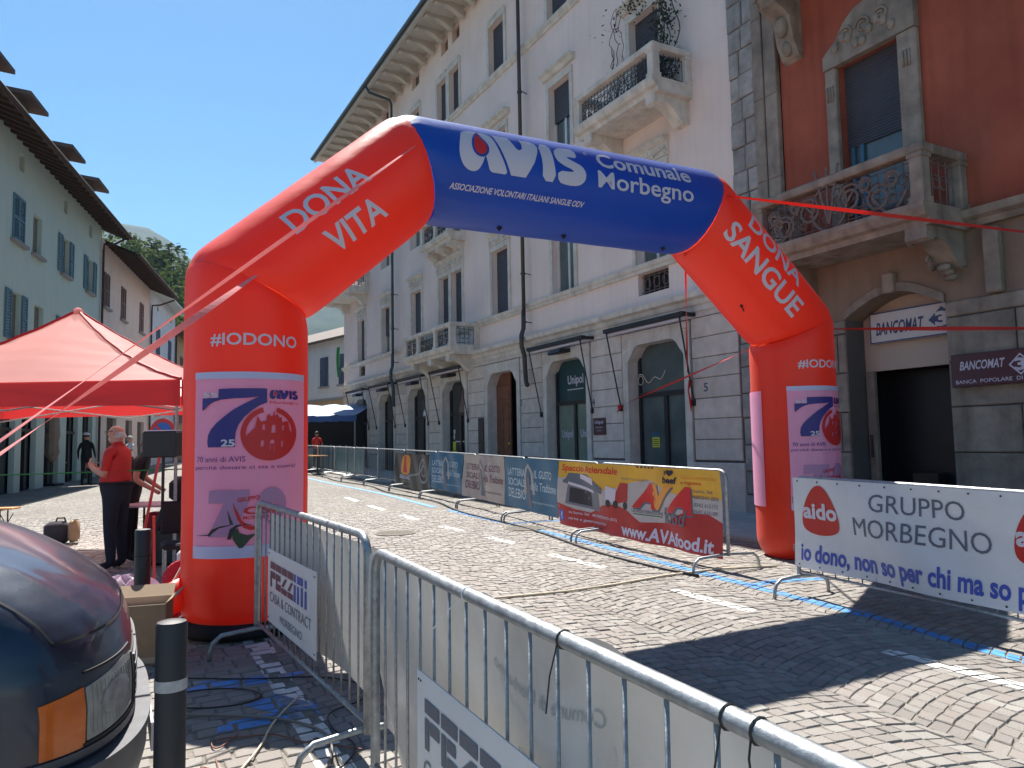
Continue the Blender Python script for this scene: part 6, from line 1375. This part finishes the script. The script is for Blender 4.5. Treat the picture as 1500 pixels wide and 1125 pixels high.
blobbox('black_bag', 'black bag lying on the folding table', 'bag', -4.15, 9.5, G(9.6)+.75, .42, .3, .34, 'black_cloth', .2, .08)
blobbox('equipment_case', 'dark equipment case under the folding table', 'case', -4.35, 9.5, G(9.5), .6, .35, .45, 'black_metal')
blobbox('cooler_box', 'small red and white cooler behind the man in red', 'cooler', -4.62, 9.75, G(9.8)+.0, .3, .25, .62, 'mulch', .1)
t = thing('office_chair', 'dark chair partly hidden beside the arch leg', 'chair', (-3.55, 8.0, G(8)), .5)
mb = MB(); mb.cbox(-.2, .2, -.2, .2, .42, .48, .02); obj('seat', mb, X['black_cloth'], t); mb = MB(); mb.cbox(-.2, .2, .17, .21, .55, .9, .02); obj('backrest', mb, X['black_cloth'], t)
for sx in (-.17, .17):
    for sy in (-.17, .17): mb = MB(); mb.tube([(sx, sy, 0), (sx, sy, .42)], .012, 6); obj('leg', mb, X['galv'], t)
t = thing('beer_bench', 'orange wooden folding bench at the left edge under the canopy', 'bench', (-8.6, 12.2, G(12.2)), radians(8)); mb = MB(); mb.cbox(-1.1, .45, -.13, .13, .46, .49, .008); obj('seat', mb, X['wood'], t)
for x in (-.9, .25): mb = MB(); mb.tube([(x, -.12, 0), (x, -.12, .46)], .012, 5); mb.tube([(x, .12, 0), (x, .12, .46)], .012, 5); mb.tube([(x, -.12, .1), (x, .12, .1)], .01, 5); mb.tube([(x, -.12, .4), (x+.2, -.12, .02)], .008, 5); mb.tube([(x, -.12, .02), (x+.2, -.12, .4)], .008, 5); obj('folding_leg', mb, X['black_metal'], t)
# cables on the paving
def cable(pts, r, m, label): mb = MB(); mb.tube([(x, y, G(y)+.008+r) for x, y in pts], r, 6); tag(obj('cable', mb, X[m], smooth=True), label, 'cable')
def smoothp(p, n=3):
    for _ in range(n):
        q = [p[0]]
        for a, b in zip(p, p[1:]): q += [(a[0]*.75+b[0]*.25, a[1]*.75+b[1]*.25), (a[0]*.25+b[0]*.75, a[1]*.25+b[1]*.75)]
        p = q+[p[-1]]
    return p
cable(smoothp([(-2.2, 5.0), (-1.7, 4.95), (-1.3, 5.0), (-1.0, 4.85), (-.85, 4.7), (-.95, 4.5), (-1.1, 4.35), (-1.0, 4.1), (-.8, 3.9), (-.85, 3.6), (-1.0, 3.4)]), .005, 'cable', 'long black cable curving over the white line near the barrier foot')
cable(smoothp([(-1.85+.3*cos(k*.6), 4.62+.17*sin(k*.6)) for k in range(12)]), .005, 'cable', 'black cable loop lying on the blue painted patch')
cable(smoothp([(-1.9, 4.35), (-1.4, 4.3), (-1.1, 4.15), (-.95, 3.95), (-.9, 3.6), (-1.05, 3.2)]), .008, 'cable_grey', 'thick brown grey cable snaking from the near bollard to the barrier foot')
rc = random.Random(6)
for k, lb in enumerate(('tangled thin reddish cable beside the near bollard', 'second thin reddish cable crossing the sunlit paving', 'third thin reddish cable nearest the bottom edge')):
    cable(smoothp([(-1.6+.7*j/9+rc.uniform(-.18, .18), 3.95-.25*k-.4*j/9*k+rc.uniform(-.2, .2)) for j in range(10)]), .004, 'cable_red', lb)
cable(smoothp([(-1.33, 4.6), (-1.36, 4.2), (-1.31, 3.9), (-1.33, 3.5), (-1.28, 3.2)]), .006, 'cord', 'thin pale cord lying along the near bollard')
# ================================================================== FAR LEFT OF THE SQUARE
t = thing('road_sign', 'round no-parking sign with a white sheet taped over it', 'road sign', (-7.55, 16, G(16)), -.15)
mb = MB(); mb.tube([(0, .03, 0), (0, .03, 2.0)], .03, 8); obj('post', mb, X['galv'], t)
mb = MB(); mb.tube([(0, 0, 1.68), (0, -.012, 1.68)], .31, 36); obj('disc', mb, X['sign_red'], t)
dfn = lambda a, b, o_: (a, -.012-o_, b)
decal('blue_field', poly2(circ(0, 1.68, .225, 32)), dfn, .003, X['sign_blue'], t); decal('red_bar', poly2([(-.19, 1.83), (-.15, 1.87), (.19, 1.53), (.15, 1.49)]), dfn, .006, X['sign_red'], t)
decal('paper_sheet', rect(-.13, 1.53, .15, 1.73), dfn, .01, X['print_white'], t); decal('paper_emblem', poly2(circ(.01, 1.63, .05, 16)), dfn, .013, X['slate_print'], t)
rb_ = random.Random(11)
t = thing('hedge', 'dark leafy hedge in planters by the shop fronts at the far left', 'hedge', (-17.3, 25.6, G(25.6)), rotL)
mb = MB()
for k in range(16): leaf_cloud(mb, (-2.9+k*.38, 0, .85+rb_.uniform(-.1, .2)), (.45, .45, .6), 130, .08, rb_)
obj('foliage', mb, X['leaf_dark'], t); mb = MB(); mb.cbox(-3.2, 3.3, -.3, .3, 0, .42, .02); obj('planter', mb, X['shade'], t)
t = thing('folded_parasol', 'closed brown parasol in front of the pale green house', 'parasol', (-15.9, 25.6, G(25.6))); mb = MB(); mb.lathe([(.03, 3.15), (.1, 3.0), (.22, 2.2), (.25, 1.7), (.2, 1.5), (.24, 1.1), (.12, .85), (.04, .8)][::-1], 9); obj('folded_cloth', mb, X['umbrella'], t); mb = MB(); mb.tube([(0, 0, 0), (0, 0, 3.2)], .03, 6); mb.cbox(-.3, .3, -.3, .3, 0, .08, .02); obj('pole', mb, X['black_metal'], t)
t = thing('tricolour_flag', 'green white red flag bulging on a frame by the hedge', 'flag', (-16.4, 24.9, G(25)), .15)
for k, mm in enumerate(('flag_green', 'flag_white', 'flag_red')):
    mb = MB(); mb.grid(8, 12, lambda a, b: ((k+a)*.24-.36+.14*sin(b*pi)*(1-(k+a)/3.2)-.08, -.14*sin((k+a)/3*pi), .25+b*1.0)); obj('cloth_band', mb, X[mm], t, smooth=True)
mb = MB(); mb.tube([(-.5, 0, 0), (-.38, 0, .6), (-.42, 0, 1.28)], .012, 5); mb.tube([(.36, 0, 0), (.36, 0, 1.28)], .012, 5); obj('frame', mb, X['galv'], t)
for k, (x, y) in enumerate(((-14.9, 26.3), (-13.9, 27.6), (-16.6, 27.0))):
    t = thing('cafe_table', ('small round cafe table left of the man in the white cap', 'small round cafe table right of the man in the white cap', 'small round cafe table behind the flag')[k], 'table', (x, y, G(y)))
    mb = MB(); mb.lathe([(.34, .7), (.35, .71), (.35, .73), (.02, .735)], 18); obj('table_top', mb, X['galv'], t); mb = MB(); mb.tube([(0, 0, 0), (0, 0, .7)], .025, 6); mb.lathe([(.22, 0), (.2, .02), (.03, .04)], 14); obj('pedestal', mb, X['black_metal'], t)
# market stall at the end of the street
t = thing('market_stall', 'market stall under a blue and white awning at the far end of the barriers', 'stall', (-8.6, 33.2, G(33)), radians(-8))
mb = MB(); mb.grid(14, 6, lambda a, b: (-2.6+4.6*a, -.9+2.6*b, 2.35+.62*b+.04*sin(a*26))); obj('awning_cloth', mb, X['stripe_blue'], t, smooth=True)
mb = MB(); mb.grid(20, 2, lambda a, b: (-2.6+4.6*a, -.9-.02*sin(a*40), 2.35-.22*b*(1+.25*abs(sin(a*22))))); obj('awning_valance', mb, X['blue_tarp'], t)
mb = MB(); mb.box(-2.6, 2.0, 1.7, 1.76, 0, 2.9); mb.box(-2.6, -2.55, -.6, 1.7, 0, 2.3); obj('back_wall', mb, X['shade'], t)
mb = MB(); mb.quad((1.9, -.7, 2.2), (2.05, -.5, .9), (2.0, 1.6, .9), (1.9, 1.6, 2.6)); obj('side_tarp', mb, X['blue_tarp'], t)
mb = MB(); mb.cbox(-2.3, 1.7, -.3, .5, .0, .95, .02); obj('counter', mb, X['sill'], t)
for x in (-2.4, 1.9): mb = MB(); mb.tube([(x, -.85, 0), (x, -.85, 2.4)], .03, 6); obj('post', mb, X['galv'], t)
for k in range(9):
    x = -2.0+k*.42; blobbox('goods_crate', '', '', 0, 0, 0, .34, .3, .2+.06*(k % 3), ('cardboard', 'mulch', 'yellow', 'print_white', 'wood')[k % 5]).parent = t; o = t.children[-1]; o.location = (x, .1, .951)
    for kk in ('label', 'category'):
        if kk in o: del o[kk]
for k in range(3): 
    u = 17.6+k*2.3; p = FP+FD*u+FN*1.9; t = thing('terrace_screen', ('nearest teal glass terrace screen by the far shop fronts', 'middle teal glass terrace screen by the far shop fronts', 'farthest teal glass terrace screen, next to the stall')[k], 'screen', (p.x, p.y, G(p.y)), rotF)
    mb = MB(); mb.box(-.9, .9, -.02, .02, .1, 1.05); obj('glass', mb, X['teal_planter'], t)
    for x in (-.93, 0, .93): mb = MB(); mb.box(x-.025, x+.025, -.03, .03, 0, 1.1); obj('post', mb, X['galv'], t)
for k in range(2):
    p = FP+FD*(19.5+2.2*k)+FN*2.9; t = thing('wooden_table', ('small wooden table behind the bare barriers, nearer one', 'small wooden table behind the bare barriers, farther one')[k], 'table', (p.x, p.y, G(p.y)), rotF)
    mb = MB(); mb.cbox(-.4, .4, -.3, .3, .7, .74, .01); obj('table_top', mb, X['wood'], t); mb = MB(); mb.tube([(0, 0, 0), (0, 0, .7)], .03, 6); mb.cbox(-.25, .25, -.2, .2, 0, .03, .01); obj('pedestal', mb, X['black_metal'], t)

# ================================================================== PEOPLE
def person(label, loc, rz, height, J, E, regions, mats, lev=2, sc=1.):
    """one continuous skinned body; J: joint -> (x, y, z, rx, ry), E: edges, regions: edge -> material index or callable(point)"""
    names = list(J); idx = {n: i for i, n in enumerate(names)}
    me = bpy.data.meshes.new('person_body'); me.from_pydata([J[n][:3] for n in names], [(idx[a], idx[b]) for a, b in E], [])
    o = bpy.data.objects.new('person', me); C.objects.link(o); sk = o.modifiers.new('skin', 'SKIN'); sk.use_smooth_shade = True
    for i, n in enumerate(names):
        v = me.skin_vertices[0].data[i]; v.radius = (J[n][3], J[n][4]); v.use_root = (n == 'pelvis')
    ss = o.modifiers.new('sub', 'SUBSURF'); ss.levels = lev; ss.render_levels = lev
    dg = bpy.context.evaluated_depsgraph_get(); m2 = bpy.data.meshes.new_from_object(o.evaluated_get(dg)); m2.name = 'body'
    bpy.data.objects.remove(o)
    for mm in mats: m2.materials.append(X[mm])
    P = {n: Vector(J[n][:3]) for n in names}
    for p in m2.polygons:
        c = p.center; best = None
        for (a, b) in E:
            A, B = P[a], P[b]; d = B-A; t = max(0, min(1, (c-A).dot(d)/max(1e-9, d.length_squared))); r = J[a][3]*(1-t)+J[b][3]*t
            dist = (c-(A+d*t)).length-r
            if best is None or dist < best[0]: best = (dist, (a, b), t)
        rg_ = regions(best[1], best[2], c); p.material_index = rg_; p.use_smooth = True
    t = thing('person', label, 'person', loc, rz); t.scale = (height/1.75,)*3
    b = bpy.data.objects.new('body', m2); C.objects.link(b); b.parent = t; return t
def std(armL, armR, legs=None, headturn=0, fingers=False, fat=0., lean=0., legw=1.):
    J = {'pelvis': (0, 0, .95, .155+fat*.8, .12+fat), 'waist': (0, .01+fat*.2+lean*.1, 1.1, .15+fat, .115+fat*1.1), 'chest': (0, .0+lean*.3, 1.3, .165+fat*.5, .12+fat*.5), 'upper': (0, -.01+lean*.45, 1.405, .11, .08), 'neck': (0, .0+lean*.55, 1.49, .047, .052),
         'jaw': (0, .03+lean*.6, 1.565, .062, .075), 'skull': (0, .012+lean*.65, 1.645, .078, .095), 'crown': (0, .0+lean*.65, 1.7, .055, .07), 'nose': (0, .12+lean*.65, 1.61, .013, .013), 'nosetip': (0, .135+lean*.65, 1.6, .009, .009)}
    E = [('pelvis', 'waist'), ('waist', 'chest'), ('chest', 'upper'), ('upper', 'neck'), ('neck', 'jaw'), ('jaw', 'skull'), ('skull', 'crown'), ('jaw', 'nose'), ('nose', 'nosetip')]
    for s, side, arm in ((-1, 'l', armL), (1, 'r', armR)):
        J['sh'+side] = (s*.172, lean*.4, 1.385, .06, .06); E.append(('upper', 'sh'+side)); prev = 'sh'+side
        for nm, (x, y, z), r in (('el', arm[0], .047), ('wr', arm[1], .029), ('pa', arm[2], .034)):
            J[nm+side] = (x, y, z, r, r*.8 if nm != 'pa' else .02); E.append((prev, nm+side)); prev = nm+side
        if fingers:
            W_1 = Vector(arm[1]); P_ = Vector(arm[2]); d = (P_-W_1).normalized(); sd_ = d.cross(Vector((0, 0, 1))).normalized(); up = sd_.cross(d)
            for q in range(4):
                k = q-1.5; a = P_+d*.03+up*k*.019; b = a+d*(.035+.004*(q in (1, 2)))-sd_*.01*s; c_ = b+d*.018-sd_*.022*s
                for nn, pt, r in (('f%da' % q, a, .0095), ('f%db' % q, b, .0085), ('f%dc' % q, c_, .007)): J[nn+side] = (*pt, r, r)
                E += [('pa'+side, 'f%da' % q+side), ('f%da' % q+side, 'f%db' % q+side), ('f%db' % q+side, 'f%dc' % q+side)]
            a = P_+up*.04-d*.01; b = a+up*.02+d*.03; J['ta'+side] = (*a, .011, .011); J['tb'+side] = (*b, .009, .009); E += [('pa'+side, 'ta'+side), ('ta'+side, 'tb'+side)]
        hx = s*.09
        L_ = legs[0 if s < 0 else 1] if legs else ((s*.1, .01, .5), (s*.11, -.02, .08), (s*.13, .14, .035))
        J['hip'+side] = (hx, 0, .86, .088*legw, .09*legw); J['kn'+side] = (*L_[0], .062*legw, .062*legw); J['an'+side] = (*L_[1], .045*legw, .045*legw); J['toe'+side] = (*L_[2], .042, .03)
        E += [('pelvis', 'hip'+side), ('hip'+side, 'kn'+side), ('kn'+side, 'an'+side), ('an'+side, 'toe'+side)]
    return J, E
def reg(shirt=0, trouser=1, skin=2, shoe=3, sleeve=.95, short=0.):
    def f(e, t, c):
        a, b = e
        if a in ('neck', 'jaw', 'skull', 'nose') or b == 'nose': return skin
        if a == 'upper' and b == 'neck': return shirt if t < .3 else skin
        if a.startswith('sh') or b.startswith('sh'): return shirt if (b.startswith('sh') or t < sleeve) else skin
        if a[:2] in ('el', 'wr', 'pa', 'ta') or a[0] == 'f': return skin if sleeve < 1.5 or a[:2] != 'el' else shirt
        if a[:3] == 'hip' or b[:3] == 'hip': return trouser
        if a[:2] == 'kn': return trouser if not short else skin
        if a[:2] == 'an': return shoe
        if a == 'pelvis' and t < .45: return trouser
        return shirt
    return f
def hair(t, m, lean=0, beard=False, cap=None, long_=False, bald=False):
    y = .0+lean*.65
    mb = MB()
    if bald: mb.grid(20, 8, lambda a, b: (.086*cos(pi+pi*a)*cos(b*pi/2*.6), y+.004+.102*sin(pi+pi*a)*cos(b*pi/2*.6), 1.56+.10*sin(b*pi/2*.6))); obj('hair', mb, X[m], t, smooth=True)
    else: mb.grid(24, 10, lambda a, b: (.084*cos(2*pi*a)*cos(b*pi/2)*1.02, y-.012+.104*sin(2*pi*a)*cos(b*pi/2), 1.655+(.006 if sin(2*pi*a) > .3 else -.05*(1-b))+.082*sin(b*pi/2))); o = obj('hair', mb, X[m], t, smooth=True)
    if long_: mb = MB(); mb.sphere((0, y-.05, 1.58), .1, 12, 8, sq=(1, .8, 1.5)); obj('hair', mb, X[m], t, smooth=True)
    if beard: mb = MB(); mb.sphere((0, y+.075, 1.545), .05, 12, 8, sq=(1, .75, .9)); obj('beard', mb, X[m], t, smooth=True)
    if cap: mb = MB(); mb.grid(24, 8, lambda a, b: (.094*cos(2*pi*a)*cos(b*pi/2), y-.006+.114*sin(2*pi*a)*cos(b*pi/2), 1.675+.085*sin(b*pi/2))); mb.grid(10, 3, lambda a, b: (.08*cos(pi*a), y+.08+.08*b*sin(pi*a), 1.68-.01*b)); obj('cap', mb, X[cap], t, smooth=True)
    for s in (-1, 1): mb = MB(); mb.sphere((s*.083, y+.0, 1.605), .026, 8, 6, sq=(.45, .8, 1.3)); obj('ear', mb, X['skin'], t, smooth=True)
# man in the red polo shirt, profile to the left
J, E = std(((-.2, .03, 1.12), (-.1, .25, 1.2), (-.05, .31, 1.25)), ((.21, .02, 1.11), (.1, .27, 1.16), (.04, .33, 1.21)), fingers=True, fat=.045, legw=1.22)
man = person('man in a red polo shirt and dark trousers standing under the canopy with hands joined', (-4.86, 9.13, G(9.13)), radians(84), 1.79, J, E, reg(sleeve=.82), ['polo', 'navy_cloth', 'skin', 'black_cloth'], lev=3)
hair(man, 'hair_white', beard=True, bald=True)
mb = MB(); mb.tube([(-.075, .02, 1.635), (-.07, .1, 1.635), (-.04, .125, 1.635), (0, .13, 1.64), (.04, .125, 1.635), (.07, .1, 1.635), (.075, .02, 1.635)], .0045, 5)
for s in (-1, 1): mb.tube([(s*.036+.026*cos(k*pi/5), .127, 1.628+.018*sin(k*pi/5)) for k in range(10)], .003, 4, closed=True)
obj('glasses', mb, X['black_metal'], man)
mb = MB()
for s in (-1, 1): mb.sphere((s*.034, .092, 1.632), .012, 8, 6)
obj('eyes', mb, X['white_cloth'], man); mb = MB(); mb.tube([(-.02, .112, 1.567), (0, .118, 1.565), (.02, .112, 1.567)], .005, 5); obj('mouth', mb, X['mulch'], man)
mb = MB(); mb.tube([(.062*cos(k*pi/7), .0+.07*sin(k*pi/7), 1.485+.01*sin(k*pi/7)) for k in range(14)], .012, 6, closed=True); obj('collar', mb, X['polo'], man, smooth=True)
mb = MB(); mb.tube([(.192*cos(k*pi/10), .168*sin(k*pi/10)+.008, 1.02) for k in range(20)], .02, 6, closed=True); obj('belt', mb, X['black_cloth'], man); mb = MB(); mb.cbox(.1, .16, .13, .17, .93, 1.03, .01); obj('belt_pouch', mb, X['cardboard'], man)
J, E = std(((-.22, .1, 1.15), (-.15, .33, 1.0), (-.12, .42, .95)), ((.22, .12, 1.13), (.2, .36, .98), (.18, .44, .93)), lean=.35)
p2 = person('person in dark clothes leaning over the folding table behind the man in red', (-5.0, 9.75, G(9.8)), radians(-80), 1.62, J, E, reg(sleeve=.5), ['black_cloth', 'black_cloth', 'skin', 'black_cloth'], lev=1); hair(p2, 'hair_dark', lean=.35)
J, E = std(((-.25, -.02, 1.15), (-.27, .04, .92), (-.27, .06, .84)), ((.25, -.02, 1.15), (.27, .04, .92), (.27, .06, .84)), fat=.03)
p3 = person('man in black with a white cap walking away across the square', (-14.3, 24.9, G(24.9)), radians(5), 1.78, J, E, reg(sleeve=2), ['black_cloth', 'black_cloth', 'skin', 'black_cloth'], lev=1); hair(p3, 'hair_dark', cap='white_cloth')
J, E = std(((-.2, .08, 1.15), (-.1, .25, 1.2), (-.05, .3, 1.22)), ((.22, .02, 1.13), (.22, .1, .9), (.22, .12, .82)))
p4 = person('woman in a white top and dark skirt far behind the man in red', (-13.0, 25.2, G(25.2)), radians(150), 1.66, J, E, reg(sleeve=.6, short=1), ['white_cloth', 'black_cloth', 'skin', 'black_cloth'], lev=1); hair(p4, 'hair_white', long_=False)
J, E = std(((-.22, .05, 1.13), (-.18, .25, 1.0), (-.16, .32, .97)), ((.22, .05, 1.13), (.18, .25, 1.0), (.16, .32, .97)), legs=(((-.12, .42, .9), (-.13, .43, .48), (-.14, .57, .44)), ((.12, .42, .9), (.13, .43, .48), (.14, .57, .44))))
p5 = person('seated person with ginger hair and red shirt at the left edge', (-9.15, 12.3, G(12.3)-.42), radians(100), 1.7, J, E, reg(sleeve=.8), ['polo', 'black_cloth', 'skin', 'black_cloth'], lev=1); hair(p5, 'hair_orange', long_=True)
J, E = std(((-.22, .1, 1.15), (-.12, .3, 1.1), (-.08, .36, 1.1)), ((.22, .1, 1.15), (.12, .3, 1.1), (.08, .36, 1.1)))
p6 = person('person in a red shirt standing at the market stall', (-8.35, 31.6, G(31.6)), radians(-5), 1.72, J, E, reg(sleeve=.7), ['polo', 'navy_cloth', 'skin', 'black_cloth'], lev=1); hair(p6, 'hair_dark')
# ================================================================== HAZE over the valley
mb = MB(); mb.box(-2900, 2900, -60, 3600, -3, 1150)
hz = obj('haze', mb, []); tag(hz, kind='stuff')
hm = bpy.data.materials.new('valley_haze'); hm.use_nodes = True; nt = hm.node_tree; nt.nodes.remove(nt.nodes['Principled BSDF'])
pv_ = nt.nodes.new('ShaderNodeVolumePrincipled'); pv_.inputs['Color'].default_value = (.5, .72, 1, 1); pv_.inputs['Density'].default_value = .00007; pv_.inputs['Anisotropy'].default_value = .3
nt.links.new(pv_.outputs[0], nt.nodes['Material Output'].inputs['Volume']); hz.data.materials.append(hm)
for o in C.objects:
    if o.name.startswith('carving'): o['kind'] = 'stuff'
